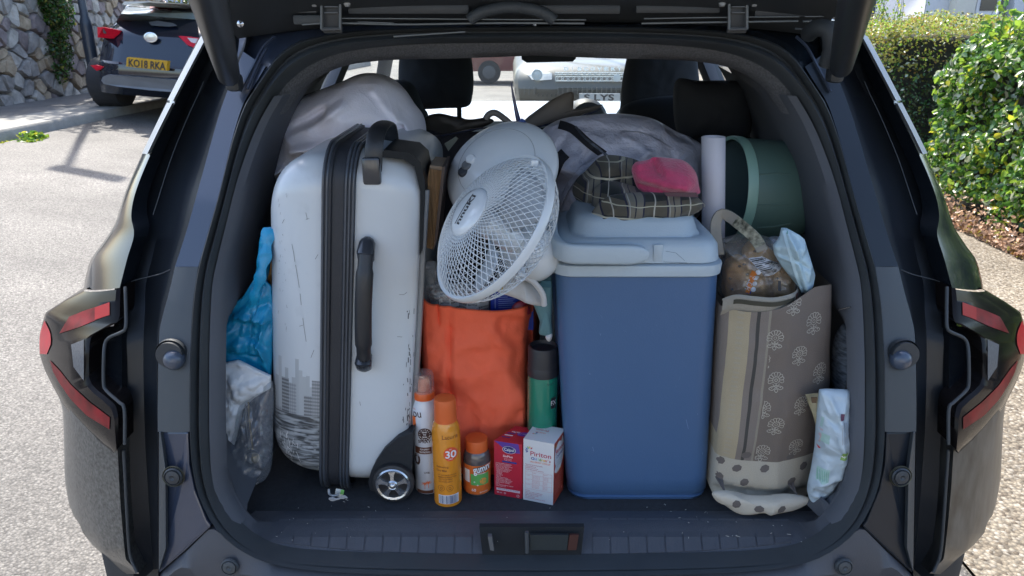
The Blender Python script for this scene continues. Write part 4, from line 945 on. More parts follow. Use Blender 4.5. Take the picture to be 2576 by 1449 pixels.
sidepanel([r[-1] for r in rw], .022); sidepanel([r[0] for r in rw], -.004)
mm = M(); mm.tube([r[-1] + Vector((-.001, -.002, 0)) for r in rw], .0022, 6); mm.build('piping', mat('orange_piping', (.52, .08, .03), .7), ob)
mm = M(); mm.tube([p + Vector((0, -.0005, 0)) for p in rw[0]], .0016, 6); mm.build('top_hem', mat('orange_piping'), ob)
mm = M(); P = cat_curve([at(1056, 760, 1.25), at(1052, 830, 1.24), at(1053, 880, 1.24), at(1050, 915, 1.24)], 20); mm.tube(P, [.003 + .004 * math.sin(i / 19 * 3) for i in range(20)], 8, flat=.4); mm.build('handle', mat('amber_strap', (.55, .23, .04), .6), ob)
def can_wrap(u, v, lab):
    c = at(u, v, 1.315); mm = M(); rr = .033
    rings = []
    for h, k in ((-.09, 1), (0, 1), (.012, .98), (.02, .9), (.025, .7), (.027, 0.01)):
        rings.append([c + Vector((math.cos(a) * rr * k * (1 + .05 * math.sin(a * 7 + h * 300)), math.sin(a) * rr * k * (1 + .05 * math.sin(a * 9)), h + .002 * math.sin(a * 11))) for a in [2 * math.pi * i / 40 for i in range(40)]])
    mm.loft(rings, True, False, True); o = mm.build('wrapped_roll', mat('printed_film', (.40, .41, .42), .25, coat=.5, var=.1, bump=.4, bscale=60), None)
    tag(o, lab, 'wrapped roll', 'black and white wrapped rolls in the orange bag')
    p2 = Print(o, c + Vector((0, -.05, 0)), lift=.0006)
    for r_ in range(7):
        z = .020 - r_ * .0055
        for q in range(3): 
            if (r_ + q) % 3: p2.text('k', ['DO NOT REUSE', 'RECYCLE', 'FILM WRAP'][q], -.02 + q * .020, z, .0045, w=.017, bold=.02)
    for (x, z) in ((-.012, .004), (.012, -.012)):
        for a in range(4): p2.line('k', [(x - .006 * math.cos(a * .785), z - .006 * math.sin(a * .785)), (x + .006 * math.cos(a * .785), z + .006 * math.sin(a * .785))], .0012)
    p2.done('roll_print', INK, o)
can_wrap(1123, 752, 'black and white printed wrapped roll in the orange bag, nearest the suitcase')
can_wrap(1191, 750, 'black and white printed wrapped roll in the orange bag, next to the blue carton')
bx = M(); bx.prism([at(1234, 722, 1.30), at(1262, 722, 1.30), at(1342, 778, 1.31), at(1342, 830, 1.31), at(1234, 830, 1.30)], (0, .05, 0)); blue = bx.build('blue_carton', mat('carton_blue', (.012, .035, .30), .4), None, smooth_=False); tag(blue, 'deep blue printed carton poking out of the orange bag beneath the cloth', 'carton')
p2 = Print(blue, at(1275, 755, 1.29), lift=.0006)
for i in range(9): p2.rect('w', -.016, .014 - i * .0042, .020 - (i % 3) * .004, .0155 - i * .0042 - .0005, 2, 1)
p2.line('w', [(-.022, .016), (-.022, -.02)], .0012); p2.done('carton_print', {'w': ink('pale_blue', (.28, .35, .6))}, blue)
rp_ = cushion('red_packet', [(1288, 772), (1300, 760), (1318, 755), (1330, 768), (1332, 790), (1290, 790)], 1.285, .012, mat('dark_red_film', (.25, .02, .04), .35), None, n=40, rings=8); tag(rp_, 'small dark red packet with white lettering at the rim of the orange bag', 'packet')
p2 = Print(rp_, at(1308, 770, 1.25)); p2.text('w', 'C', -.006, 0, .014, bold=.04); p2.text('w', 'T', .006, -.004, .012, bold=.04); p2.done('packet_print', INK, rp_)
fb2 = cushion('freezer_bag', [(1062, 668), (1090, 655), (1110, 680), (1118, 720), (1150, 745), (1130, 765), (1085, 765), (1066, 740)], 1.30, .03, m_clearbag, None, amp=.012, wr=wr_crum, sc=22, n=70, rings=18); tag(fb2, 'crinkled clear plastic bag at the top left of the orange bag', 'plastic bag')
# cloths draped beside the fan
cl = cushion('white_cloth', [(1232, 712), (1262, 696), (1300, 692), (1335, 706), (1362, 735), (1371, 765), (1345, 765), (1316, 752), (1280, 742), (1245, 728)], 1.20, .02, mat('white_towel', (.50, .50, .50), .9, bump=.6, bscale=240, var=.06), None, amp=.008, wr=wr_fold, sc=26, n=90, rings=20); tag(cl, 'white and mustard cloth bunched under the fan motor', 'cloth')
mm = M(); mm.prism([at(1243, 716, 1.182), at(1262, 708, 1.178), at(1266, 732, 1.178), at(1246, 724, 1.182)], (0, .004, 0)); mm.build('mustard_patch', mat('mustard', (.42, .32, .10), .9), cl, smooth_=False)
mm = M(); P = cat_curve([at(1262, 697, 1.17), at(1305, 694, 1.165), at(1340, 708, 1.165), at(1364, 738, 1.17), at(1369, 768, 1.175)], 30); mm.tube(P, .005, 8); mm.build('rolled_hem', mat('white_towel'), cl)
tc_ = cushion('teal_cloth', [(1338, 745), (1362, 690), (1385, 682), (1390, 740), (1388, 800), (1390, 840), (1384, 856), (1372, 845), (1356, 838), (1358, 810), (1348, 780)], 1.22, .02, mat('teal_towel', (.10, .20, .22), .9, bump=.6, bscale=240, var=.12, vscale=15), None, amp=.008, wr=wr_fold, sc=24, n=90, rings=18, curve=True); tag(tc_, 'teal and grey towel hanging between orange bag and cool box', 'towel')
mm = M(); mm.prism([at(1362, 706, 1.192), at(1386, 706, 1.196), at(1387, 724, 1.194), at(1358, 722, 1.192)], (0, .004, 0)); mm.build('towel_stripe', mat('teal_dark', (.04, .11, .14), .9), tc_, smooth_=False)
tl2 = cushion('pale_tie', [(1372, 846), (1384, 838), (1390, 842), (1384, 858), (1376, 856)], 1.21, .008, mat('white_towel'), tc_, n=30, rings=6)
# ---------------- cool box
m_cb = mat('cool_blue', (.058, .122, .245), .42, bump=.25, bscale=420, var=.04, vscale=3)
m_cl = mat('cool_lid', (.40, .475, .53), .45, bump=.35, bscale=380, var=.03, vscale=5)
box = thing('cool_box', 'tall blue plastic cool box with pale grey lid in the middle of the boot', 'cool box', (.24, 1.3, FZ))
def rrect(cx, cy, z, wx, wy, r, n=8, dz=None):
    out = []
    for (sx_, sy_, a0) in ((1, 1, 0), (-1, 1, 90), (-1, -1, 180), (1, -1, 270)):
        for k in range(n):
            t = R(a0 + 90 * k / (n - 1)); x = cx + sx_ * (wx / 2 - r) + r * math.cos(t); y = cy + sy_ * (wy / 2 - r) + r * math.sin(t)
            out.append(Vector((x, y, z + (dz(x, y) if dz else 0))))
    return out
ZT = at(1600, 676, 1.165).z; W_t = at(1817, 676, 1.165).x - at(1397, 676, 1.165).x; xc_t = (at(1817, 676, 1.165).x + at(1397, 676, 1.165).x) / 2
W_b = at(1789, 1262, 1.165).x - at(1428, 1262, 1.165).x; xc_b = (at(1789, 1262, 1.165).x + at(1428, 1262, 1.165).x) / 2
rings = []
for i in range(15):
    t = i / 14; z = lerp(FZ + .016, ZT, t); rings.append(rrect(lerp(xc_b, xc_t, t), 1.165 + .12, z, lerp(W_b, W_t, t), lerp(.215, .24, t), .034, 8))
foot = [rrect(xc_b, 1.165 + .12, FZ + .001, W_b * .93, .20, .034), rrect(xc_b, 1.165 + .12, FZ + .002, W_b * .97, .212, .036), rrect(xc_b, 1.165 + .12, FZ + .008, W_b * .985, .216, .036), rrect(xc_b, 1.165 + .12, FZ + .0105, W_b * .955, .207, .036)]
mm = M(); mm.loft(foot + rings, True, True, True); cbx = mm.build('tub', m_cb, box, angle=60)
def lr(z, ew, ed, r=.036, dy=0, dx=0): return rrect(xc_t + dx, 1.165 + .12 + dy, z, W_t + ew, .24 + ed, r)
mm = M(); mm.loft([lr(ZT - .014, .004, .004), lr(ZT - .012, .010, .010), lr(ZT + .002, .014, .014, .04), lr(ZT + .006, .011, .011), lr(ZT + .008, .0, .0)], True, True, True); mm.build('rim', m_cl, box)
mm = M(); z0 = ZT + .008
def sag(x, y): return .010 * smooth((y - 1.17) / .25)
mm.loft([lr(z0, -.006, -.006), lr(z0 + .002, .004, .002, .04), lr(z0 + .026, -.002, -.004, .042), lr(z0 + .036, -.016, -.018, .045), lr(z0 + .040, -.040, -.040, .045), lr(z0 + .038, -.055, -.05, .04), lr(z0 + .043, -.062, -.058, .04), lr(z0 + .060, -.072, -.072, .04), lr(z0 + .068, -.084, -.086, .04), lr(z0 + .070, -.12, -.12, .03)], True, True, True); lid = mm.build('lid', m_cl, box, angle=60)
# handle arm wrapping the front left corner
hp = [(1396, 520, 1.33), (1390, 560, 1.27), (1391, 600, 1.20), (1404, 624, 1.160), (1432, 637, 1.144)]
mm = M()
def arm_ring(c, w_, h_, d):
    out = []
    for k in range(16):
        t = 2 * math.pi * k / 16; out.append(c + d * (math.copysign(abs(math.cos(t)) ** .5, math.cos(t)) * w_) + Vector((0, 0, math.copysign(abs(math.sin(t)) ** .5, math.sin(t)) * h_)))
    return out
cs = [at(u, v, Y) for u, v, Y in hp] + [at(1500, 639, 1.144), at(1580, 640, 1.144), at(1632, 639, 1.145)]
rings = []
cs = cat_curve(cs, 40)
for i, c in enumerate(cs):
    t = (cs[min(i + 1, 39)] - cs[max(0, i - 1)]); t.z = 0; t.normalize(); d = Vector((t.y, -t.x, 0)); h_ = .0165 * (.6 + .4 * smooth(i / 14)); e = (i - 35) / 4.2
    k = math.sqrt(max(.0004, 1 - e * e)) if e > 0 else 1
    rings.append(arm_ring(c, .0085 * max(.5, k), h_ * k, d))
mm.loft(rings, True, True, True); mm.build('handle', m_cl, box, angle=60)
mm = M(); mm.box(at(1655, 636, 1.1665), (.016, .006, .030), bev=.002); mm.build('handle_stop', m_cl, box)
pr = Print([lid, cbx], at(1600, 640, 1.12), lift=.0004)
def bx2(u, v):
    p = at(u, v, 1.166); return (p.x - pr.O.x, p.z - pr.O.z)
for seg in ([(1668, 610), (1670, 658)], [(1671, 658), (1728, 660)], [(1675, 632), (1700, 636), (1722, 655)]): pr.line('a', [bx2(*s) for s in seg], .0007)  # step lines on the lid, their shadow drawn as dark ink
for (u, v, L) in ((1510, 840, 5), (1484, 941, 4), (1845, 0, 0), (1757, 1045, 3), (1771, 1148, 6), (1728, 1060, 24), (1810, 1050, 30), (1515, 1244, 5), (1560, 1300, 0), (1590, 1285, 0), (1492, 1130, 12)):
    if L and u < 1815: pr.line('w', [bx2(u, v), bx2(u + L * .25, v + L)], .0008)
rnd = random.Random(9)
for _ in range(34):
    u, v = rnd.uniform(1420, 1800), 700 + 540 * rnd.random() ** .8; a_ = rnd.gauss(1.4, .5); L = rnd.uniform(2, 16)
    pr.line('f', [bx2(u, v), bx2(u + L * .5 * math.cos(a_), v + L * .5 * math.sin(a_)), bx2(u + L * math.cos(a_ + .2), v + L * math.sin(a_ + .2))], rnd.uniform(.0003, .0007))
for _ in range(22):
    u = rnd.uniform(1410, 1800); pr.line('g', [bx2(u, 662 + rnd.uniform(-1, 1)), bx2(u + rnd.uniform(4, 26), 662 + rnd.uniform(-1, 1.5))], rnd.uniform(.0003, .0009))
pr.done('scratches_step_shade', {'a': ink('lid_shadow', (.16, .20, .24)), 'w': ink('scratch_pale', (.16, .24, .42)), 'f': ink('scuff_blue', (.085, .155, .29)), 'g': ink('seam_grime', (.22, .24, .25))}, box)
# ---------------- silver bag with black straps behind
m_silver = mat('woven_silver', (.50, .50, .58), .4, crease=.8, cscale=9, metal=.05, coat=.3, bump=.9, bscale=150, var=.18, vscale=14, col2=(.60, .60, .68))
sb_ = thing('silver_bag', 'large silvery woven storage bag with black straps lying behind the cool box', 'bag', at(1600, 420, 1.6))
s1 = cushion('bag_body', [(1330, 372), (1360, 330), (1410, 300), (1480, 290), (1560, 286), (1640, 298), (1700, 330), (1745, 350), (1765, 380), (1765, 520), (1700, 560), (1500, 600), (1405, 600), (1385, 560), (1390, 470), (1370, 420)], 1.62, .14, m_silver, sb_, amp=.011, wr=wr_crum, sc=9, prof=.5, n=150, rings=46, center=(1550, 450), ridges=[(1560, 330, 1745, 440, 8, .012), (1530, 400, 1640, 350, 10, .012), (1420, 330, 1350, 420, 9, -.012), (1450, 400, 1400, 520, 12, .016), (1480, 360, 1420, 440, 8, -.012), (1600, 420, 1740, 480, 9, .010), (1500, 300, 1660, 320, 8, .008)])
tg = bvh(s1)
def on(u, v, l_=.004):
    h = tg.ray_cast(CAM, ray(u, v).normalized(), 4); p = h[0] if h[0] is not None else at(u, v, 1.55); return p - ray(u, v).normalized() * l_
def strap_on(name, c, wpx, m, parent, n=30, lift=.004):
    C = cat_curve(c, n); rows = []
    for i, p in enumerate(C):
        t = C[min(i + 1, n - 1)] - C[max(i - 1, 0)]; t.normalize(); nn = Vector((-t.y, t.x, 0))
        rows.append([on(*(p + nn * wpx * s)[:2], lift if abs(s) < .5 else lift * .4) for s in (-.5, -.4, 0, .4, .5)])
    mm = M(); mm.loft(rows, False); return mm.build(name, m, parent)
m_strap = mat('black_webbing', (.014, .014, .018), .8, bump=.6, bscale=300)
strap_on('strap', [(1406, 313), (1440, 325), (1480, 360), (1520, 390)], 22, m_strap, sb_)
strap_on('strap', [(1336, 410), (1385, 385), (1410, 372)], 1, m_strap, sb_) if False else None
strap_on('strap', [(1422, 385), (1408, 400), (1396, 425), (1384, 452)], 30, m_strap, sb_, 20, .006)
strap_on('zip', [(1447, 318), (1470, 345), (1500, 370), (1528, 392)], 7, mat('zip_grey', (.09, .10, .12), .4, metal=.4, bump=1, bscale=90), sb_)
strap_on('seam', [(1520, 392), (1470, 420), (1430, 470), (1400, 530)], 14, m_silver, sb_, 30, .010)
for sgm in ([(1700, 424), (1720, 445), (1748, 462)], [(1560, 330), (1620, 335), (1690, 372)]): strap_on('seam', sgm, 3, mat('seam_bright', (.45, .46, .52), .3, metal=.5), sb_, 20, .004)
# ---------------- swim fin, tray and blue stick behind
sf = cushion('swim_fin', [(1300, 320), (1330, 292), (1380, 255), (1420, 234), (1440, 230), (1444, 240), (1442, 275), (1520, 262), (1500, 276), (1440, 295), (1340, 325), (1306, 332)], 1.75, .012, mat('grey_rubber', (.14, .13, .12), .55, var=.12), None, amp=.002, n=90, rings=12, curve=False, center=(1400, 288)); tag(sf, 'grey pointed swim fin lying on the silver bag', 'swim fin')
tr = cushion('swim_fin', [(1066, 300), (1100, 285), (1140, 292), (1180, 300), (1225, 296), (1234, 312), (1100, 360), (1068, 350)], 1.8, .014, mat('dark_fin', (.035, .033, .03), .5), None, n=70, rings=12); tag(tr, 'dark curved swim fin lying left of the fan base', 'swim fin')
mm = M(); mm.tube(cat_curve([at(1066, 348, 1.66), at(1130, 338, 1.66), at(1220, 322, 1.66), at(1330, 322, 1.66), at(1420, 302, 1.66), at(1500, 280, 1.66), at(1522, 262, 1.66)], 50), [.004] * 25 + [.005] * 20 + [.004, .003, .002, .001, .001], 8, flat=.5); o = mm.build('plastic_rail', mat('rail_blue_black', (.03, .035, .06), .25, coat=.6), None); tag(o, 'long thin dark blue plastic edge running across the load behind the fan', 'plastic strip')
mm = M(); mm.tube(cat_curve([at(1222, 300, 1.6), at(1230, 288, 1.6), at(1246, 284, 1.6), at(1268, 298, 1.59), at(1290, 318, 1.58)], 20), .007, 10); o = mm.build('rubber_strap', mat('grey_rubber'), None); tag(o, 'grey rubber strap looped just above the white fan base', 'strap')
st_k = thing('blue_paddle', 'thin pointed dark blue plastic stick with speckled blue bulb behind the fan', 'toy', at(1300, 330, 1.5))
mm = M(); mm.tube(cat_curve([at(1286, 208, 1.5), at(1291, 240, 1.5), at(1300, 285, 1.5), at(1308, 318, 1.5)], 20), [.002 + .007 * i / 19 for i in range(20)], 10, flat=.6); mm.build('shaft', mat('dark_blue_plastic', (.02, .035, .12), .35, coat=.4), st_k)
mm = M(); mm.lathe([(.0, -.024), (.009, -.018), (.0125, -.004), (.011, .008), (.006, .020), (.0, .024)], at(1316, 328, 1.49), (-.12, 0, 1), 20); mm.build('bulb', mat('speckled_blue', (.03, .07, .32), .35, var=.3, vscale=300, col2=(.12, .2, .5), coat=.5), st_k)
mm = M(); mm.prism([at(1118, 362, 1.5), at(1146, 345, 1.5), at(1152, 350, 1.5), at(1128, 380, 1.5)], (0, .01, 0)); o = mm.build('plastic_offcut', mat('dull_olive', (.13, .14, .11), .5), None, smooth_=False); tag(o, 'small dull grey plastic piece between bedding bundle and fan base', 'plastic piece')
blk = cushion('dark_holdall', [(1060, 345), (1110, 335), (1220, 330), (1400, 320), (1430, 340), (1400, 480), (1380, 620), (1380, 760), (1062, 760), (1058, 560)], 1.72, .06, mat('dark_canvas', (.020, .020, .024), .9, bump=.8, bscale=160), None, amp=.012, wr=wr_crum, sc=9, n=90, rings=20); tag(blk, 'dark canvas holdall half hidden behind the fan and old book', 'bag')
# ---------------- plaid shirt, pink fleece on the cool box
mp_ = bpy.data.materials.new('plaid_cloth'); mp_.use_nodes = True
n, l = mp_.node_tree.nodes, mp_.node_tree.links; b = n['Principled BSDF']; b.inputs['Roughness'].default_value = .9; b.inputs['Sheen Weight'].default_value = .15
tc = n.new('ShaderNodeTexCoord'); sx = n.new('ShaderNodeSeparateXYZ')
nzd = n.new('ShaderNodeTexNoise'); nzd.inputs['Scale'].default_value = 9; l.new(tc.outputs['Object'], nzd.inputs[0])
vm = n.new('ShaderNodeVectorMath'); vm.operation = 'MULTIPLY_ADD'; l.new(nzd.outputs['Color'], vm.inputs[0]); vm.inputs[1].default_value = (.03, .03, .03); l.new(tc.outputs['UV'], vm.inputs[2]); l.new(vm.outputs[0], sx.inputs[0])
U, V = sx.outputs[0], sx.outputs[1]
def band(coord, period, center, width, off=0.0):
    t = mth('FRACT', mth('MULTIPLY_ADD', coord, 1 / period, off)); return mth('LESS_THAN', mth('ABSOLUTE', mth('SUBTRACT', t, center)), width)
P_ = .066
c0 = mixc(band(U, P_, .5, .20, .15), (.010, .016, .017), (.15, .145, .12))
c0 = mixc(mth('MULTIPLY', band(V, .054, .5, .25, .35), .38), c0, (.20, .165, .11))
c0 = mixc(band(U, P_, .30, .022, .15), c0, (.008, .010, .035)); c0 = mixc(band(U, P_, .36, .012, .15), c0, (.32, .31, .28)); c0 = mixc(band(U, P_, .70, .020, .15), c0, (.008, .010, .035)); c0 = mixc(band(U, P_, .5, .015, .15), c0, (.01, .012, .03))
c0 = mixc(band(U, P_, .95, .016, .15), c0, (.40, .39, .34)); c0 = mixc(band(V, .054, .12, .030, .3), c0, (.48, .46, .36)); c0 = mixc(band(V, .054, .55, .016, .3), c0, (.42, .40, .30)); c0 = mixc(band(U, .43, .10, .004, .15), c0, (.20, .02, .02))
l.new(c0, b.inputs['Base Color'])
nb_ = n.new('ShaderNodeTexWave'); nb_.inputs['Scale'].default_value = 300; l.new(tc.outputs['Object'], nb_.inputs[0]); bp = n.new('ShaderNodeBump'); bp.inputs['Strength'].default_value = .35; bp.inputs['Distance'].default_value = .001; l.new(nb_.outputs[0], bp.inputs['Height']); l.new(bp.outputs[0], b.inputs['Normal'])
pld = thing('plaid_shirt', 'dark green and cream plaid flannel shirt folded on the cool box lid', 'shirt', at(1600, 520, 1.3))
cushion('upper_fold', [(1440, 478), (1450, 452), (1478, 425), (1508, 396), (1540, 390), (1600, 402), (1640, 430), (1640, 500), (1560, 530), (1510, 525), (1470, 520), (1448, 500)], 1.36, .05, mp_, pld, amp=.016, wr=lambda p, s: wr_fold(p, s, (.7, 0, -.9)), sc=20, n=130, rings=40, uv=True, center=(1545, 470), ridges=[(1470, 440, 1540, 400, 9, .012), (1480, 500, 1560, 440, 9, -.014), (1530, 520, 1600, 450, 10, .014), (1560, 410, 1630, 440, 8, -.010)])
cushion('lower_fold', [(1488, 535), (1520, 500), (1560, 488), (1640, 484), (1740, 492), (1768, 510), (1772, 518), (1750, 535), (1720, 545), (1600, 553), (1512, 566), (1494, 556)], 1.235, .035, mp_, pld, amp=.008, wr=wr_soft, sc=12, n=130, rings=34, uv=True, center=(1610, 525), ridges=[(1500, 550, 1560, 500, 8, .008), (1620, 490, 1700, 500, 8, -.006), (1740, 500, 1690, 540, 9, .006)])
cushion('middle_fold', [(1488, 500), (1500, 470), (1540, 455), (1600, 470), (1680, 490), (1740, 495), (1700, 525), (1560, 535), (1500, 530)], 1.29, .035, mp_, pld, amp=.014, wr=lambda p, s: wr_fold(p, s, (.9, 0, -.6)), sc=22, n=120, rings=30, uv=True)
pk = cushion('pink_fleece', [(1589, 425), (1600, 408), (1630, 402), (1645, 395), (1680, 397), (1720, 404), (1748, 430), (1757, 465), (1757, 487), (1700, 488), (1630, 490), (1606, 476), (1594, 450)], 1.28, .055, mat('pink_fleece', (.50, .05, .13), .95, bump=1.0, bscale=220, var=.14, vscale=60, sheen=.4), None, amp=.010, wr=wr_soft, sc=14, prof=.6, n=120, rings=34, ridges=[(1645, 398, 1650, 425, 8, -.02), (1600, 440, 1740, 455, 14, .010), (1610, 460, 1745, 478, 9, -.010), (1660, 410, 1740, 440, 12, .008)]); tag(pk, 'crumpled bright pink fleece hat resting on the plaid shirt', 'hat')
tgb = M(); tgb.prism([at(1668, 484, 1.205), at(1752, 485, 1.205), at(1758, 496, 1.2), at(1678, 494, 1.2)], (0, .0015, 0)); t_ = tgb.build('care_card', mat('card_maroon', (.12, .06, .06), .5), None, smooth_=False); tag(t_, 'small maroon printed card lying between pink fleece and plaid shirt', 'card')
pr = Print(t_, at(1740, 488, 1.16)); pr.text('m', 'CC', 0, 0, .008, bold=.02); pr.done('card_print', {'m': ink('buff', (.4, .34, .25))}, t_)
# ---------------- roll of white paper, green tub
rl = thing('paper_roll', 'tall loosely rolled white paper standing beside the green tub', 'paper roll', at(1793, 560, 1.38))
a_ = at(1795, 347, 1.36); b_ = at(1795, 640, 1.36)
mm = M(); rr = []
for i in range(80):
    t = i / 79; ang = t * 2 * math.pi * 2.6 + .6; r_ = .0225 - .0045 * t
    rr.append((math.cos(ang) * r_, math.sin(ang) * r_, .004 * (1 - t) - .006 * max(0, .2 - t) * 5))
mm.loft([[Vector((b_.x + x, b_.y + y, b_.z)) for x, y, z in rr], [Vector((a_.x + x, a_.y + y, a_.z + z)) for x, y, z in rr]], False)
o = mm.build('sheet', mat('white_paper', (.58, .57, .62), .6, var=.02), rl); md = o.modifiers.new('thick', 'SOLIDIFY'); md.thickness = .0006
m_green = mat('sage_plastic', (.075, .135, .118), .45, bump=.1, bscale=200, var=.06, vscale=4)
m_green2 = mat('sage_rim', (.19, .33, .275), .4, var=.04)
tb = thing('green_tub', 'round sage green plastic tub lying on its side at the right', 'tub', at(1900, 480, 1.45))
tcn = at(1850, 478, 1.46); tax = Vector((1, .10, -.04)).normalized(); RR = psz(1, 1.46, 478) * 130
mm = M(); mm.lathe([(RR * .99, -.014), (RR * .985, .02), (RR * .96, .09), (RR * .93, .12), (RR * .86, .137), (RR * .7, .142), (0, .143)], tcn + tax * -.003, tax, 64, False, False); tub = mm.build('tub_wall', m_green, tb)
mm = M(); mm.lathe([(RR * .96, -.016), (RR * 1.02, -.019), (RR * 1.03, -.013), (RR * 1.02, .001), (RR * .99, .003)], tcn, tax, 64, False, False); mm.build('tub_rim', m_green2, tb)
mm = M(); mm.lathe([(RR * .93, -.010), (RR * .90, .10), (.0, .11)], tcn, tax, 48, False, False); mm.build('tub_inside', mat('dark_teal', (.10, .16, .17), .5), tb)
for k, v in enumerate((432, 510, 560)):
    t2 = bvh(tub); P = []
    for i in range(12):
        h = t2.ray_cast(CAM, ray(lerp(1905, 1990, i / 11), v + 4 - 6 * abs(i / 11 - .5) * (1 if k == 2 else -1) + (12 * (1 - i / 11) if k == 2 else 0)).normalized(), 4)
        if h[0] is not None: P.append(h[0])
    if len(P) > 3: mm = M(); mm.tube(P, .0016, 6); mm.build('ridge', m_green, tb)
# ---------------- patterned shopping bag
pat = bpy.data.materials.new('woven_pattern'); pat.use_nodes = True
n, l = pat.node_tree.nodes, pat.node_tree.links; b = n['Principled BSDF']; b.inputs['Roughness'].default_value = .92
tc = n.new('ShaderNodeTexCoord'); sx = n.new('ShaderNodeSeparateXYZ'); l.new(tc.outputs['UV'], sx.inputs[0]); U, V = sx.outputs[0], sx.outputs[1]
PBX = at(1925, 1000, 1.12).x
def st(a, b_): return mth('MULTIPLY', mth('GREATER_THAN', U, a), mth('LESS_THAN', U, b_))
taupe, sand, dk = (.245, .205, .175), (.45, .375, .25), (.07, .065, .058)
c0 = mixc(st(-.062, -.030), taupe, sand); c0 = mixc(st(-.020, -.0145), c0, dk); c0 = mixc(st(.0005, .2), c0, (.195, .158, .132)); c0 = mixc(st(-.002, .002), c0, (.32, .28, .22))
ds_ = mth('MULTIPLY', st(-.050, -.040), mth('GREATER_THAN', mth('SINE', mth('MULTIPLY', V, 700)), .2)); c0 = mixc(mth('MULTIPLY', ds_, .5), c0, (.42, .38, .30))
pol = mth('LESS_THAN', V, mth('MULTIPLY_ADD', mth('SINE', mth('MULTIPLY', U, 18)), -.003, .107)); c0 = mixc(pol, c0, (.52, .47, .38))
wv_ = n.new('ShaderNodeTexWave'); wv_.inputs['Scale'].default_value = 260; wv_.inputs['Distortion'].default_value = 2; wv_.wave_type = 'BANDS'; wv_.bands_direction = 'DIAGONAL'; l.new(tc.outputs['UV'], wv_.inputs[0])
nz = n.new('ShaderNodeTexNoise'); nz.inputs['Scale'].default_value = 500; nz.inputs['Detail'].default_value = 4; l.new(tc.outputs['UV'], nz.inputs[0])
c0 = mixc(mth('MULTIPLY', wv_.outputs[0], .22), c0, mixc(.5, c0, (.02, .02, .02))); c0 = mixc(mth('MULTIPLY', nz.outputs[0], .25), c0, (.02, .018, .016))
l.new(c0, b.inputs['Base Color'])
bp = n.new('ShaderNodeBump'); bp.inputs['Strength'].default_value = .6; bp.inputs['Distance'].default_value = .0012; l.new(nz.outputs[0], bp.inputs['Height']); l.new(bp.outputs[0], b.inputs['Normal'])
pbag = thing('patterned_bag', 'taupe woven shopping bag with flower motifs, stripes and polka dot base at right', 'bag', (PBX, 1.2, FZ))
YB = 1.155
def pfront(t_front):  # rows of front outline, top to bottom
    top = cat_curve([(1818, 772), (1840, 778), (1890, 784), (1930, 782), (1985, 768), (2020, 745), (2050, 722), (2090, 716)], 60)
    lf = [(1816, 775), (1812, 850), (1808, 1000), (1802, 1100), (1798, 1160), (1792, 1210), (1790, 1235), (1798, 1250)]
    rt = [(2092, 716), (2092, 800), (2090, 950), (2080, 1060), (2062, 1150), (2050, 1210), (2040, 1245), (2032, 1262)]
    Lf = cat_curve(lf, 60); Rt = cat_curve(rt, 60); rows = []
    for j in range(60):
        row = []
        tj = j / 59
        for i in range(60):
            s = i / 59; a, b_ = Lf[j], Rt[j]; base = a.lerp(b_, s)
            if j < 30: base.y += (top[i].y - lerp(Lf[0].y, Rt[0].y, s)) * (1 - j / 30) ** 1
            base.y += 14 * math.sin(s * math.pi) * tj ** 3
            bulge = .028 * math.sin(s * math.pi) ** .6 + .012 * math.sin(min(1, tj * 1.02) * math.pi)
            Y = YB + .02 + .05 * max(0, s - .62) - bulge
            w = at(base.x, base.y, Y); nv = w + Vector((3, 4, 5))
            fold = .012 * math.exp(-((tj - .955) / .022) ** 2) * (1 + .6 * noise.noise(Vector((s * 9, 0, 2))))
            w.y += -.006 * fbm(nv * 10, 3) - .003 * wr_crum(nv, 16) * (1 if tj > .7 else .5) + fold + .10 * max(0, .03 - min(s, 1 - s) * .5) * 8 * .12
            row.append(w)
        rows.append(row)
    return rows
rows = pfront(0)
mm = M(); mm.loft([[Vector((p.x, p.y + .13, p.z)) for p in r][:1] + r + [Vector((r[-1].x, r[-1].y + .13, r[-1].z + .004))] for r in rows], False)
pf = mm.build('front_panel', pat, pbag, uvf=lambda co: (co.x - PBX, co.z - FZ), angle=180)
# turned-up foot of the bag
ft_ = cushion('bag_foot', [(1792, 1238), (1830, 1235), (1870, 1245), (1925, 1248), (1980, 1243), (2030, 1250), (2036, 1262), (2000, 1280), (1940, 1288), (1918, 1284), (1880, 1292), (1850, 1288), (1820, 1268), (1800, 1258)], 1.125, .016, mat('calico', (.50, .455, .375), .95, bump=.8, bscale=300, var=.08), pbag, amp=.005, wr=wr_fold, sc=22, n=90, rings=20)
pr = Print([pf, ft_], Vector((PBX, 1.05, FZ)), lift=.0006)
def pd(u, v, Y=1.13):
    p = at(u, v, Y); return (p.x - PBX, p.z - FZ)
rnd = random.Random(5)
for (u, v) in ((1883, 1155), (1861, 1192), (1930, 1190), (1880, 1228), (2000, 1165), (2040, 1200), (1868, 1245) if False else (1845, 1252), (1900, 1262), (1955, 1262), (2005, 1232), (1822, 1180), (1820, 1222)):
    x, z = pd(u, v); pr.disc('d', x, z, .0078, .0092, 7, 3, rot=rnd.random() * 3)
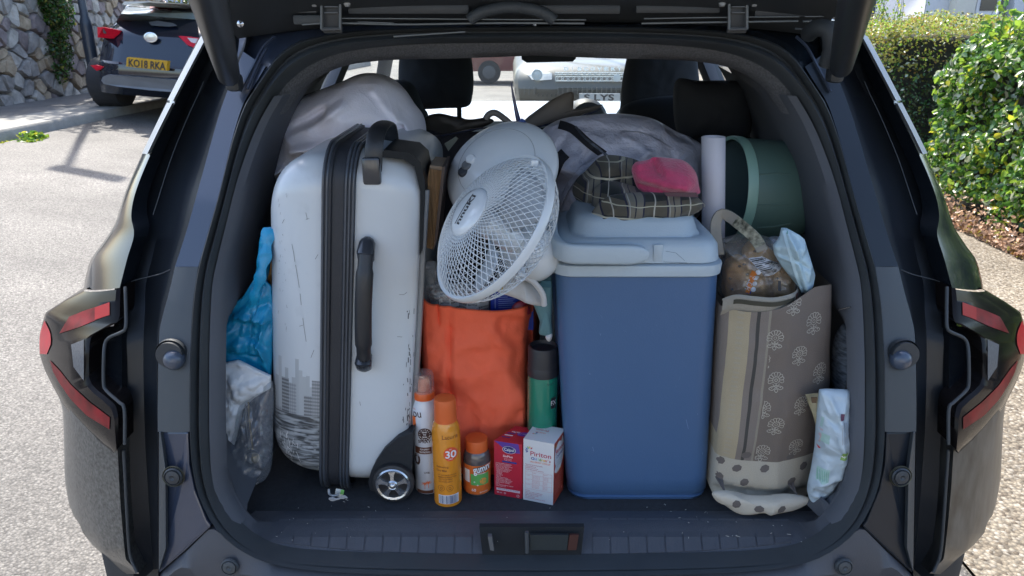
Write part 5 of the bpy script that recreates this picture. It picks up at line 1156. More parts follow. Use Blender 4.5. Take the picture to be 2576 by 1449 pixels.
def motif(x, z, s, cut=None):
    s = s * rnd.uniform(.94, 1.08); ra = rnd.uniform(-.10, .10); kx = rnd.uniform(.90, 1.04)
    def seg(pts, w=.0011):
        P = cat_curve(pts, max(6, len(pts) * 3))
        P = [Vector(((p.x * math.cos(ra) - p.y * math.sin(ra)) * kx, p.x * math.sin(ra) + p.y * math.cos(ra), 0)) for p in P]
        pr.line('f', [(x + p.x * s, z + p.y * s) for p in P if cut is None or (x + p.x * s) > cut], w * rnd.uniform(.75, 1.15))
    for k in range(9):     # petals in a fan
        a = R(-15 + 210 * k / 8); a0, a1 = a - R(12), a + R(12); r0, r1 = .30, .62
        seg([(r0 * math.cos(a0), r0 * math.sin(a0)), (r1 * math.cos(a0) * .97, r1 * math.sin(a0)), (1.12 * r1 * math.cos(a), 1.12 * r1 * math.sin(a)), (r1 * math.cos(a1) * .97, r1 * math.sin(a1)), (r0 * math.cos(a1), r0 * math.sin(a1))])
    seg([(.28 * math.cos(R(t)), .28 * math.sin(R(t))) for t in range(0, 361, 45)]); seg([(.12 * math.cos(R(t)), .12 * math.sin(R(t))) for t in range(0, 361, 60)])
    seg([(0, -.28), (0, -.78)]); seg([(-.28, -.32), (-.15, -.5), (0, -.4), (.15, -.5), (.28, -.32)])
    for sg in (-1, 1):
        seg([(0, -.62), (sg * .3, -.52), (sg * .62, -.72), (sg * .34, -.86), (sg * .10, -.68)]); seg([(sg * .3, -.6), (sg * .42, -.70)])
    seg([(0, -.72), (.15, -.88), (0, -1.06), (-.15, -.88), (0, -.72)])
for (u, v, cut) in ((2007, 770, None), (2055, 815, None), (1955, 856, None), (2017, 896, None), (1955, 960, None), (2068, 940, None), (2018, 1020, None), (1955, 1072, None), (2012, 1135, None), (1922, 802, .004), (1922, 910, .004), (1922, 1030, .004), (1922, 1145, .004)):
    Y = 1.13 + .03 * max(0, (u - 2000) / 90); x, z = pd(u, v, Y)
    if z - FZ * 0 > .105 + .0: motif(x, z, .0205, cut)
pr.done('woven_motifs', {'d': ink('dot_taupe', (.135, .115, .105), .9), 'f': ink('thread_cream', (.45, .41, .34), .9)}, pbag)
# back part and side of the bag, turned-over rim with stripe, handle
rim_pts = [at(u, v, Y) for u, v, Y in ((1816, 765, 1.17), (1850, 755, 1.16), (1900, 760, 1.15), (1950, 762, 1.15), (1998, 748, 1.17), (2008, 725, 1.22))]
P = cat_curve(rim_pts, 40); mm = M(); mm.loft([[p + Vector((0, .004, -.022)) for p in P], [p + Vector((0, -.004, -.010)) for p in P], [p + Vector((0, -.004, .006)) for p in P], [p + Vector((0, .0, .010)) for p in P], [p + Vector((0, .006, .004)) for p in P]], False)
rim = mm.build('rim_band', mat('rim_webbing', (.30, .275, .23), .95, bump=.8, bscale=260, var=.12), pbag)
mm = M(); mm.loft([[p + Vector((0, -.0052, -.0045)) for p in P[4:28]], [p + Vector((0, -.0052, .0035)) for p in P[4:28]]], False); mm.build('rim_stripe', mat('olive_stripe', (.055, .05, .035), .9), pbag)
mm = M(); mm.loft([[P[i] + Vector((0, -.006, -.018)) for i in (28, 29, 30)], [P[i] + Vector((0, -.006, .008)) for i in (28, 29, 30)]], False); mm.build('red_tab', mat('red_tab', (.11, .035, .03), .9), pbag)
mm = M(); C = cat_curve([at(1808, 640, 1.24), at(1800, 570, 1.27), at(1812, 540, 1.28), (at(1835, 545, 1.27)), at(1870, 572, 1.24), at(1900, 600, 1.22), at(1918, 630, 1.20)], 36)
rows2 = []
for i, p in enumerate(C):
    t = (C[min(i + 1, 35)] - C[max(0, i - 1)]).normalized(); nn = t.cross(Vector((0, -1, 0))).normalized()
    rows2.append([p - nn * .010, p - nn * .009 + Vector((0, -.002, 0)), p + nn * .009 + Vector((0, -.002, 0)), p + nn * .010])
mm.loft(rows2, False); hn = mm.build('handle', mat('rim_webbing'), pbag); md = hn.modifiers.new('t', 'SOLIDIFY'); md.thickness = .002
mm = M(); mm.loft([[q + Vector((0, -.0015, 0)) for q in r] for r in rows2[20:34]], False); mm.build('handle_motif', mat('handle_dark', (.09, .09, .06), .9, var=.5, vscale=120, col2=(.4, .38, .28)), pbag)
mm = M(); mm.loft([[at(2020, 745, 1.2), at(2050, 722, 1.2), at(2085, 726, 1.22)], [at(2025, 770, 1.24), at(2055, 748, 1.24), at(2085, 750, 1.26)]], False); mm.build('inner_lining', mat('rim_webbing'), pbag)
# ---------------- bread in a clear bag
brd = thing('bread_loaf', 'fruited bread loaf in clear printed bag poking out of the patterned bag', 'bread', at(1905, 700, 1.25))
m_bread = mat('bread_crust', (.36, .16, .045), .7, bump=.5, bscale=60, var=.3, vscale=14, col2=(.62, .36, .14))
cushion('loaf', [(1822, 745), (1819, 690), (1826, 660), (1845, 646), (1868, 644), (1900, 668), (1926, 700), (1936, 752), (1870, 756)], 1.262, .040, m_bread, brd, prof=.28, amp=.007, wr=wr_soft, sc=22, n=80, rings=22)
cushion('loaf', [(1868, 640), (1880, 612), (1905, 604), (1935, 622), (1975, 665), (1992, 690), (1990, 750), (1940, 756), (1915, 690), (1890, 665)], 1.27, .038, m_bread, brd, prof=.28, amp=.004, n=50, rings=12)
for i, (u, v) in enumerate(((1860, 670), (1872, 665), (1838, 700), (1843, 728), (1880, 690), (1915, 625), (1900, 632), (1955, 700))):
    h = bvh([c for c in brd.children if c.name.startswith('loaf')]).ray_cast(CAM, ray(u, v).normalized(), 3)
    if h[0] is not None: mm = M(); mm.lathe([(0, -.003), (.0024, 0), (.0018, .0012), (0, .0018)], h[0], (0, -1, .3), 10, sx=1.5); mm.build('raisin', mat('raisin', (.05, .02, .012), .6), brd)
film = cushion('bread_bag', [(1812, 745), (1808, 690), (1815, 640), (1808, 610), (1825, 600), (1860, 590), (1900, 590), (1935, 600), (1960, 640), (1992, 662), (2000, 690), (1998, 748), (1900, 760)], 1.268, .082, thin('bread_film', (.93, .94, .93), .07, .10, haze=.16, hazecol=(.62, .58, .52), bump=1.6, bscale=45), brd, amp=.012, wr=wr_crum, sc=15, n=110, rings=26)
pr = Print(film, at(1905, 690, 1.15), lift=.0008)
def bp_(u, v):
    p = at(u, v, 1.19); return (p.x - pr.O.x, p.z - pr.O.z)
def quadpatch(pr, key, c4, nx=6, nz=3):
    a, b_, c, d = c4; vs = []
    for j in range(nz + 1):
        for i in range(nx + 1):
            s, t = i / nx, j / nz; x = lerp(lerp(a[0], b_[0], s), lerp(d[0], c[0], s), t); z = lerp(lerp(a[1], b_[1], s), lerp(d[1], c[1], s), t); vs.append((x, z))
    fs = [(j * (nx + 1) + i, j * (nx + 1) + i + 1, (j + 1) * (nx + 1) + i + 1, (j + 1) * (nx + 1) + i) for j in range(nz) for i in range(nx)]
    pr._put(key, vs, fs)
quadpatch(pr, 'w', [bp_(1893, 660), bp_(1925, 653), bp_(1990, 680), bp_(1928, 700)])
pr.done('barcode_panel', {'w': ink('bag_white', (.50, .51, .55))}, brd)
pr2 = Print(film, pr.O, lift=.0016); pr = pr2
for i in range(11):
    t = (i + .5) / 11; a, d = bp_(1895, 661), bp_(1926, 697); b_, c = bp_(1926, 655), bp_(1986, 679)
    pr.line('k', [(lerp(a[0], d[0], t), lerp(a[1], d[1], t)), (lerp(lerp(a[0], d[0], t), lerp(b_[0], c[0], t), .5), lerp(lerp(a[1], d[1], t), lerp(b_[1], c[1], t), .5) + .001), (lerp(b_[0], c[0], t), lerp(b_[1], c[1], t))], [.0010, .0018, .0007][i % 3])
quadpatch(pr, 'o', [bp_(1881, 742), bp_(1890, 745), bp_(1908, 690), bp_(1898, 686)], 2, 5); pr.text('w2', 'HOTEL', *bp_(1894, 716), .010, w=.030, bold=.02, rot=1.25)
for k in range(4): pr.disc('w2', *bp_(1911 - 4 * k, 688 + 15 * k), .0042, n=14, rings=1)
pr.rect('b', bp_(1884, 745)[0], bp_(1884, 745)[1], bp_(1896, 730)[0], bp_(1896, 730)[1], 1, 1)
pr.rect('k', bp_(1960, 735)[0], bp_(1960, 735)[1], bp_(1970, 712)[0], bp_(1970, 712)[1], 1, 1)
pr.done('bag_print', {'k': INK['k'], 'o': ink('bread_orange', (.55, .17, .03)), 'w2': ink('bag_white'), 'b': INK['b']}, brd)
# ---------------- wipes packets, patterned ball/cushion behind
m_pale = mat('pale_blue_film', (.42, .56, .62), .35, crease=.6, cscale=18, coat=.3, var=.06, vscale=8, bump=.2, bscale=30)
wp = cushion('wipes_packet', [(1966, 573), (1978, 573), (2010, 590), (2022, 600), (2040, 660), (2049, 690), (2044, 715), (2030, 742), (2020, 735), (1990, 700), (1965, 668), (1948, 640), (1944, 618), (1960, 598)], 1.20, .03, m_pale, None, amp=.006, wr=wr_crum, sc=16, n=100, rings=28, curve=False, center=(2000, 655), ridges=[(1972, 578, 2022, 738, 7, .010), (1984, 640, 2040, 680, 5, -.006), (2005, 600, 2010, 700, 12, -.006), (1950, 640, 1990, 650, 5, .006)]); tag(wp, 'pale blue wipes packet seam side out on top of the patterned bag', 'wipes packet')
mm = M(); t2 = bvh(wp); P = []
for i in range(24):
    q = cat_curve([(1972, 580), (1986, 630), (2000, 680), (2018, 728), (2024, 738)], 24)[i]; h = t2.ray_cast(CAM, ray(q.x, q.y).normalized(), 3)
    if h[0] is not None: P.append(h[0] + Vector((0, -.001, 0)))
mm.tube(P, .0042, 6, flat=.4, up=(0, -1, 0)); mm.build('seam', m_pale, wp)
pr = Print(wp, at(2012, 640, 1.1), lift=.0008); pr.disc('g', psz(1, 1.18) * 6, psz(1, 1.18) * 32, .0088, .014, 20, 1, hole=.85); pr.text('g', 'MILD', psz(1, 1.18) * 6, psz(1, 1.18) * 30, .005, bold=.02); pr.rect('k', -.007, -.012, -.003, -.006, 1, 1); pr.done('packet_print', {'g': ink('print_green', (.14, .33, .27)), 'k': ink('print_plum', (.12, .05, .08))}, wp)
gf = cushion('clear_bag', [(1930, 600), (1965, 598), (1960, 640), (1940, 655), (1925, 640)], 1.27, .02, m_clearbag, None, amp=.005, wr=wr_crum, sc=24, n=40, rings=12); tag(gf, 'wisp of clear plastic bag between bread and wipes packet', 'plastic bag')
w2 = cushion('wipes_packet', [(2062, 980), (2078, 978), (2134, 980), (2138, 1040), (2140, 1120), (2134, 1170), (2110, 1220), (2078, 1250), (2046, 1268), (2036, 1255), (2030, 1235), (2040, 1190), (2050, 1130), (2055, 1040)], 1.115, .035, mat('white_blue_film', (.46, .55, .61), .32, crease=.6, cscale=18, coat=.3, var=.07, vscale=10), None, amp=.006, wr=wr_crum, sc=15, n=120, rings=32, curve=False, center=(2092, 1110), ridges=[(2078, 985, 2100, 1050, 6, .008), (2120, 985, 2098, 1050, 6, .008), (2065, 1030, 2095, 1060, 6, -.008), (2048, 1200, 2110, 1180, 7, .009), (2045, 1225, 2085, 1240, 6, -.009), (2095, 1060, 2100, 1200, 14, .008)]); tag(w2, 'white and pale blue wipes packet standing at the lower right of the boot', 'wipes packet')
pr = Print(w2, at(2090, 1110, 1.02), lift=.0008); k = psz(1, 1.09)
def wq(u, v):
    p = at(u, v, 1.085); return (p.x - pr.O.x, p.z - pr.O.z)
for (u0, v0, u1, v1, key) in ((2060, 1160, 2078, 1090, 'pk'), (2062, 1085, 2082, 1060, 'm'), (2068, 1120, 2090, 1098, 'm2'), (2052, 1220, 2090, 1185, 'm2')): 
    pr.rect(key, *wq(u0, v0), *wq(u1, v1), 4, 4)
pr.done('print_panels', {'pk': ink('pale_pink', (.55, .42, .43)), 'm': ink('pale_mint', (.36, .52, .50)), 'm2': ink('pale_green', (.38, .55, .50))}, w2)
pr = Print(w2, pr.O, lift=.0014)
for (u, v, key) in ((2070, 1076, 'm'), (2070, 1098, 'r'), (2069, 1118, 'm'), (2069, 1139, 'r')): pr.disc(key, *wq(u, v), .0024, n=10, rings=1)
pr.rect('p', *wq(2114, 1058), *wq(2126, 1043), 2, 2); pr.rect('g', *wq(2108, 1150), *wq(2128, 1130), 2, 2); pr.text('w', 'Aqua', *wq(2118, 1140), .006, bold=.02)
for i in range(4): pr.line('s', [wq(2116 + i * 5, 1066), wq(2112 + i * 5, 1110)], .0007)
for i in range(9): pr.line('g2', [wq(2053 + i * 4.0, 1190), wq(2051 + i * 4.0, 1215)], .0008)
pr.done('packet_print', {'m': ink('teal_dot', (.06, .25, .22)), 'r': INK['r'], 'p': ink('plum', (.13, .05, .09)), 'g': ink('leaf', (.22, .36, .10)), 'w': INK['w'], 's': INK['s'], 'g2': ink('mint_line', (.22, .45, .35))}, w2)
tfp = cushion('torn_wrapper', [(2026, 992), (2062, 988), (2060, 1040), (2052, 1070), (2044, 1040), (2032, 1012)], 1.12, .006, mat('cream_wrapper', (.30, .26, .16), .6, var=.2, vscale=60), None, n=40, rings=8, curve=False); tag(tfp, 'torn cream paper wrapper caught beside the white wipes packet', 'wrapper')
mm = M(); mm.prism([at(2041, 1000, 1.108), at(2056, 1000, 1.108), at(2054, 1014, 1.108), at(2043, 1014, 1.108)], (0, .002, 0)); mm.build('brown_mark', mat('brown_mark', (.10, .06, .03), .7), tfp, smooth_=False)
m_batik = mat('grey_swirl_cloth', (.035, .04, .055), .8, var=.1, vscale=60, col2=(.30, .33, .37), stretch=(1, 1, 3.2))
bk2 = cushion('patterned_pouch', [(2098, 870), (2108, 835), (2125, 815), (2150, 812), (2155, 900), (2150, 990), (2100, 985), (2094, 930)], 1.24, .04, m_batik, None, amp=.004, n=60, rings=16); tag(bk2, 'dark pouch with grey swirl pattern wedged at the right boot wall', 'pouch')
pr = Print(bk2, at(2118, 880, 1.14)); pr.disc('s', -.006, .006, .013, .018, 24, 1, hole=.82); pr.disc('s', -.006, .006, .008, .012, 20, 2, hole=.1); pr.done('pouch_motif', {'s': ink('pouch_grey', (.30, .34, .38))}, bk2)
# ---------------- small things along the front
def bottle(name, label, cat_, u, vb, prof, m, n=36, Y=None):
    p = atz(u, vb, FZ) if Y is None else Vector((at(u, vb, Y).x, Y, FZ)); t = thing(name, label, cat_, p)
    return t, p
def lathe_part(name, prof, p, m, parent, n=36, axis=(0, 0, 1), c0=True, c1=True):
    mm = M(); mm.lathe(prof, p, axis, n, c0, c1); return mm.build(name, m, parent)
# white sun spray
p = atz(1074, 1243, FZ) + Vector((0, .022, 0)); r = .0245
ws_ = thing('sun_spray', 'white sun spray can with clear cap and orange collar beside the suitcase wheel', 'spray can', p)
o = lathe_part('can', [(r * .9, 0), (r, .003), (r, .165), (r * .98, .176), (r * .84, .188), (r * .76, .194), (r * .76, .198)], p, mat('can_white', (.66, .69, .74), .22, coat=.5, var=.02), ws_)
lathe_part('collar', [(r * .80, .196), (r * .80, .209), (r * .70, .212)], p, mat('can_orange', (.72, .12, .02), .35), ws_)
lathe_part('nozzle', [(r * .5, .210), (r * .5, .222), (r * .42, .232), (r * .36, .236), (0, .237)], p, mat('nozzle_orange', (.62, .18, .08), .4), ws_)
lathe_part('clear_cap', [(r * .79, .210), (r * .78, .238), (r * .70, .246), (r * .4, .249), (0, .2495)], p, thin('cap_clear', (.93, .90, .90), .10, .03, haze=.13, hazecol=(.75, .65, .62)), ws_, c0=False)
pr = Print(o, p + Vector((0, -.05, 0)), lift=.0004); h_ = lambda v: at(1066, v, p.y - .022).z - FZ
pr.text('k', 'bu', -.012, h_(1042), .022, w=.016, bold=.01, rot=.12); pr.rect('o', -.0245, h_(1075), -.015, h_(1010), 3, 3)
pr.text('k', 'SPRAY', .0, h_(1110), .0085, w=.024, bold=.03)
pr.disc('k', .001, h_(1092), .0125, .0135, 28, 3); pr.rect('br', -.022, h_(1141), .0125, h_(1124), 8, 2); pr.rect('k2', -.022, h_(1247), .0125, h_(1232), 8, 2)
pr.text('k', '0', -.0155, h_(1158), .032, w=.012, bold=.03); pr.text('k', 'UVB', .002, h_(1188), .0055, bold=.02)
for (x, z) in ((-.003, h_(1215)), (.004, h_(1212))):
    pr.line('o', [(x, z - .012), (x + .0005, z)], .001)
    for a in range(7): pr.line('o', [(x, z), (x + .006 * math.cos(a * .9), z + .004 * math.sin(a * .9))], .0012)
pr.done('can_print', {'k': ink('can_brown', (.06, .025, .02)), 'o': INK['o'], 'br': INK['br'], 'k2': INK['br']}, o)
pr = Print(o, pr.O, lift=.0009); pr.text('w', 'SUN SPRAY', .0, h_(1129), .0045, w=.018, bold=.02); pr.text('w', 'PROTECTION', .0, h_(1136), .0045, w=.020, bold=.02)
pr.text('w', 'KIND', .001, h_(1086), .004, bold=.03); pr.text('w', 'TO', .001, h_(1092), .004, bold=.03); pr.text('w', 'SKIN', .001, h_(1098), .004, bold=.03)
for i, ch in enumerate('CLINICALLY'):
    a = R(200 - i * 24); pr.text('w', ch, .001 + .0095 * math.cos(a), h_(1092) + .0105 * math.sin(a), .0035, bold=.03, rot=a - math.pi / 2)
for i, ch in enumerate('PROVEN'):
    a = R(215 + i * 24); pr.text('w', ch, .001 + .0095 * math.cos(a), h_(1092) + .0105 * math.sin(a), .0035, bold=.03, rot=a + math.pi / 2)
pr.done('can_reversed_print', INK, o)
# orange mist can
p = atz(1126, 1268, FZ) + Vector((0, .014, 0)); r = .0262
oc = thing('dry_mist_can', 'orange dry mist spray can numbered 30 with orange cap, nearest the boot edge', 'spray can', p)
o = lathe_part('can', [(r * .9, 0), (r * .99, .002), (r, .006), (r, .140), (r * .985, .150), (r * .93, .160), (r * .82, .168), (r * .78, .171)], p, mat('can_amber', (.72, .27, .025), .22, coat=.6, var=.03), oc)
lathe_part('cap', [(r * .78, .168), (r * .775, .195), (r * .76, .209), (r * .70, .215), (r * .4, .2175), (0, .218)], p, mat('cap_orange', (.68, .13, .03), .4), oc)
pr = Print(o, p + Vector((0, -.05, 0)), lift=.0004); h_ = lambda v: at(1126, v, p.y - .026).z - FZ
pr.text('b', 'Lacura', .0085, h_(1102), .0115, w=.027, bold=.005); pr.disc('r', .0095, h_(1144), .0125, .0145, 26, 3)
pr.text('b', 'Refreshing', -.006, h_(1176), .0052, w=.022, bold=.01); pr.text('b', 'Dry Mist', -.0075, h_(1185), .0058, w=.019, bold=.02)
pr.line('b', [(-.016, h_(1190)), (.018, h_(1190))], .0004)
for i, tx in enumerate(('UVA AND UVB PROTECTION', 'IMMEDIATE PROTECTION', '100% TRANSPARENT', 'NO WHITE MARKS')): pr.text('b', tx, .002 - (.003 if i > 1 else 0), h_(1196 + i * 5.5), .0036, w=.034 - (.008 if i > 1 else 0), bold=.01)
for x in (-.0095, .0065): pr.disc('b', x, h_(1229), .0062, .0066, 20, 1, hole=.88); pr.disc('b', x, h_(1229), .0025, .003, 12, 1, hole=.7)
pr.rect('w', -.015, h_(1268), .021, h_(1246), 12, 1)
pr.done('can_print', {'b': ink('mist_brown', (.22, .07, .015)), 'r': ink('mist_red', (.72, .10, .03)), 'w': INK['w']}, o)
pr = Print(o, pr.O, lift=.0009); pr.text('w', '30', .0095, h_(1145), .0205, w=.019, bold=.02); pr.text('w', 'SPF', .0095, h_(1132), .003, bold=.01); pr.text('w', 'HIGH', .0095, h_(1156), .003, bold=.01)
x = -.0135
rnd = random.Random(2)
while x < .0195:
    w_ = rnd.choice((.0005, .0008, .0013)); pr.rect('b', x, h_(1267), x + w_, h_(1247), 1, 1); x += w_ + rnd.choice((.0006, .0009, .0014))
pr.done('can_barcode', {'w': INK['w'], 'b': ink('bar_blue', (.03, .06, .18))}, o)
# gummies bottle
p = atz(1200, 1246, FZ) + Vector((0, .020, 0)); r = .0265
gb = thing('gummies_bottle', 'small orange gummies vitamin bottle with ribbed orange cap', 'bottle', p)
o = lathe_part('jar', [(r * .88, 0), (r * .97, .003), (r, .008), (r, .070), (r * .97, .080), (r * .86, .088), (r * .78, .091)], p, mat('jar_smoke', (.10, .085, .085), .12, coat=.8, var=.15, vscale=60), gb)
lab = lathe_part('label', [(r * 1.006, .006), (r * 1.008, .007), (r * 1.008, .0665), (r * 1.006, .068)], p, mat('label_orange', (.72, .16, .03), .3, coat=.4, var=.03), gb, c0=False, c1=False)
mm = M(); rings = []
for (q, h) in ((.80, .091), (.80, .095), (.80, .110), (.77, .1135), (.5, .1145), (.0, .1148)):
    rings.append([p + Vector((r * q * (1 + (.016 if k % 2 and .3 < q and h < .111 else 0)) * math.cos(2 * math.pi * k / 80), r * q * (1 + (.016 if k % 2 and h < .111 else 0)) * math.sin(2 * math.pi * k / 80), h)) for k in range(80)])
mm.loft(rings, True, True); mm.build('cap', mat('cap_orange'), gb)
pr = Print(lab, p + Vector((0, -.05, 0)), lift=.0004); h_ = lambda v: at(1200, v, p.y - .026).z - FZ
pr.text('br', 'ACTIV', .009, h_(1155), .0068, w=.018, bold=.01); pr.rect('w', -.0245, h_(1246), -.013, h_(1152), 3, 3); pr.rect('g', -.011, h_(1221), .022, h_(1193), 8, 3)
pr.text('k', 'gumm', .0105, h_(1180), .0215, w=.0345, bold=.085, rot=.16); pr.text('w', '60', -.0055, h_(1233), .0085, bold=.01); pr.text('w', 'gummies', .013, h_(1238), .0040, bold=.01)
pr.disc('y', .0125, h_(1211), .0065, n=18, rings=2)
for i in range(9): pr.line('k', [(-.0235, h_(1162 + i * 9)), (-.0145, h_(1162 + i * 9))], .0005)
pr.done('label_print', {**INK, 'y': ink('gummy_orange', (.70, .30, .06)), 'br': INK['br']}, gb)
pr = Print(lab, pr.O, lift=.0009); pr.text('w', 'gumm', .0105, h_(1180), .0215, w=.0335, bold=.025, rot=.16); pr.text('w', 'MULTIVITAMIN', .008, h_(1192), .0032, w=.018, bold=.01)
for (x, z) in ((-.004, h_(1212)), (.002, h_(1220))): pr.line('w', [(x - .0018, z), (x + .0018, z)], .0009); pr.line('w', [(x, z - .0018), (x, z + .0018)], .0009)
pr.done('label_white_print', INK, gb)
# red carton
def carton(name, label, c4, Yf, dep, ztop, m_front, m_side, m_top, cat_='carton'):
    """c4: bottom-left, bottom-right pixel on the floor; dep vector"""
    a, b_ = atz(*c4[0], FZ), atz(*c4[1], FZ); c = b_ + dep; d = a + dep
    t = thing(name, label, cat_, (a + c) / 2); up = Vector((0, 0, ztop)); fs = {}
    mm = M(); mm.add([a, b_, b_ + up, a + up], [(0, 1, 2, 3)]); mm.add([a, d, d + up, a + up], [(0, 1, 2, 3)]); mm.add([d, c, c + up, d + up], [(0, 1, 2, 3)])
    fs['front'] = mm.build('box_face', m_front, t, smooth_=False)
    mm = M(); mm.add([b_, c, c + up, b_ + up], [(0, 1, 2, 3)]); fs['side'] = mm.build('box_side', m_side, t, smooth_=False)
    mm = M(); e = .0006; mm.add([a + up + Vector((0, 0, e)), b_ + up + Vector((0, 0, e)), c + up + Vector((0, 0, .003)), d + up + Vector((0, 0, .003)), a + up, b_ + up, c + up, d + up], [(0, 1, 2, 3), (0, 1, 5, 4), (1, 2, 6, 5), (2, 3, 7, 6), (3, 0, 4, 7)]); fs['top'] = mm.build('top_flap', m_top, t, smooth_=False)
    return t, fs, a, b_, c, d
m_red = mat('carton_red', (.50, .022, .045), .35, coat=.2, var=.03)
m_cw = mat('carton_white', (.66, .66, .66), .4, var=.02)
t, fs, a, b_, c, d = carton('red_carton', 'red medicine carton with purple corner, printed Calpol, beside the gummies bottle', [(1244, 1243), (1312, 1255)], 0, Vector((.040, .048, 0)), .117, m_red, m_red, m_red)
X = (b_ - a).normalized(); W = (b_ - a).length; O = a + Vector((0, 0, 0)); Dn = Vector((0, 0, 1)).cross(X)
pr = Print(fs['front'], O, X=X, D=Dn, lift=.0004)
quadpatch(pr, 'p', [(.0008, .117), (W, .117), (W, .098), (W * .55, .096)], 8, 4); pr.disc('b', W * .55, .102, .0125, .0075, 24, 2); 
pr.text('w', 'SixPlus', W * .5, .0875, .0062, w=.019, bold=.03); pr.rect('b', W * .22 + .004, .0738, W * .82, .0775, 4, 1); pr.text('w', 'Suspension', W * .5, .0825, .0028, w=.015); pr.text('w', 'Sugar Free', W * .5, .0795, .0028, w=.014)
lines = ['CALPOL SixPlus Suspension', 'Sugar Free is a Suspension', 'flavoured oral suspension and', 'is used for the relief of:', '. Fever (raised temperature)', '. Post-immunisation fever', '. Cold & flu symptoms', '. Toothache', '. Headache', '. Sore throat', '. Earache', '. Other aches & pains', 'This product is suitable for', 'children 6 years and over and', 'adults who have difficulty in', 'swallowing pain relieving', 'tablets.', 'Not recommended for children', 'under 6 years old.']
for i, tx in enumerate(lines): pr.text('w', tx, .003, .0705 - i * .00275, .0027, bold=.012, align='LEFT')
pr.rect('w', .004, .0115, W - .003, .0165, 3, 1); pr.text('w', '80 ml', .010, .0065, .0045, bold=.02); pr.disc('w', .021, .0065, .0020, n=12, rings=1, hole=.6); pr.disc('w', W - .007, .0050, .0028, n=12, rings=1, hole=.7)
pr.done('carton_print', {'w': ink('carton_pale', (.70, .52, .54)), 'p': INK['p'], 'b': INK['b'], 'k': INK['k']}, t)
pr = Print(fs['front'], O, X=X, D=Dn, lift=.0009); pr.text('w', 'Calpol', W * .55, .1022, .0088, w=.019, bold=.01); pr.disc('w', W * .55, .102, .0128, .0078, 28, 1, hole=.94); pr.text('b', 'Shake well, keep out of reach', W * .5, .0150, .0022, w=W * .75, bold=.01); pr.done('carton_print', INK, t)
pr = Print(fs['top'], (a + d) / 2 + Vector((0, 0, .12)), X=X, Z=(d - a).normalized(), D=(0, 0, -1), lift=.0005)
pr.disc('p', .034, .004, .012, .008, 20, 2); pr.text('w', 'Calpol', .034, .004, .007, w=.018, bold=.01, rot=3.14)
for i in range(3): pr.rect('b' if i % 2 == 0 else 'w', .004, -.016 + i * .008, .020, -.013 + i * .008, 2, 1)
pr.text('w', 'SixPlus', .016, .008, .007, w=.016, rot=3.14, bold=.02); pr.done('top_print', INK, t)
# white carton
t, fs, a, b_, c, d = carton('white_carton', "white children's allergy syrup carton printed Piriton, left of the cool box", [(1316, 1256), (1391, 1271)], 0, Vector((.022, .050, 0)), .130, m_cw, mat('carton_rust', (.40, .055, .03), .4), m_cw)
X = (b_ - a).normalized(); W = (b_ - a).length; O = a; Dn = Vector((0, 0, 1)).cross(X)
pr = Print(fs['front'], O, X=X, D=Dn, lift=.0004)
def petals(pr, x, z, s):
    for k, key in enumerate(('b', 'b', 'c', 'g', 'y', 'r')):
        a_ = R(215 - k * 32); pr.disc(key, x + s * 1.0 * math.cos(a_), z + s * math.sin(a_), s * .42, s * .18, 12, 1, rot=a_)
petals(pr, .012, .1085, .0062)
pr.text('r', 'Piriton', W * .57, .1025, .0135, w=W * .68, bold=.008)
for i, (ch, key) in enumerate(zip("Children's", ('b', 'c', 'c', 'm', 'g', 'y', 'y', 'o', 'o', 'r'))): pr.text(key, ch, W * .30 + i * .0037, .0925, .0080, bold=.02)
pr.text('o', 'ALLERGY SYRUP', W * .56, .0855, .0048, w=W * .66, bold=.0)
for i, tx in enumerate(('Please read the enclosed leaflet', 'carefully before use.', 'DOSAGE: For oral use.', 'See the text below for directions:')): pr.text('r', tx, .004, .0785 - i * .0035, .0026, bold=.012, align='LEFT')
for z in (.0645, .0575, .0475, .0375, .0265): pr.line('pk', [(.004, z), (W - .003, z)], .0003)
for x in (.004, W * .30, W * .66, W - .003): pr.line('pk', [(x, .0265), (x, .0645)], .0003)
for r_, z in enumerate((.061, .0545, .0445, .0345)):
    for k_, x in enumerate((.005, W * .31, W * .67)):
        for q in range(1 if r_ == 0 else (1 if k_ == 0 else 3)): pr.text('pk', [['Age', 'Dosage', 'Maximum'], ['1-2 years', 'One small 2.5 ml', 'Twice daily'], ['2-6 years', 'One small 2.5 ml', 'Up to six'], ['6-12 years', 'One large 5 ml', 'Up to six']][r_][k_], x, z + .001 - q * .0026, .0021, bold=.01, align='LEFT')
for i, tx in enumerate(('Warning:', 'Talk to your doctor or pharmacist', 'before taking this medicine if you', 'Children under 12 months.', 'Not recommended.', 'If symptoms persist consult your doctor')): pr.text('r', tx, .004, .0225 - i * .0033, .0024, bold=.012, align='LEFT')
pr.done('carton_print', {**INK, 'pk': ink('print_rose', (.62, .22, .24)), 'r': ink('print_red', (.50, .06, .10))}, t)
X2 = (c - b_).normalized(); D2 = Vector((0, 0, 1)).cross(X2); W2 = (c - b_).length
pr = Print(fs['side'], b_, X=X2, D=D2, lift=.0004); pr.disc('w', W2 * .42, .098, .030, .038, 30, 3); pr.line('y', [(0, .068), (W2 * .3, .062), (W2 * .7, .062), (W2, .070)], .002)
for i in range(9): pr.line('pk', [(.006, .050 - i * .004), (W2 - .01 - (i % 3) * .004, .050 - i * .004)], .0007)
pr.rect('pk', W2 - .012, .010, W2 - .006, .016, 1, 1); pr.done('side_print', {**INK, 'w': ink('side_white', (.60, .62, .64))}, t)
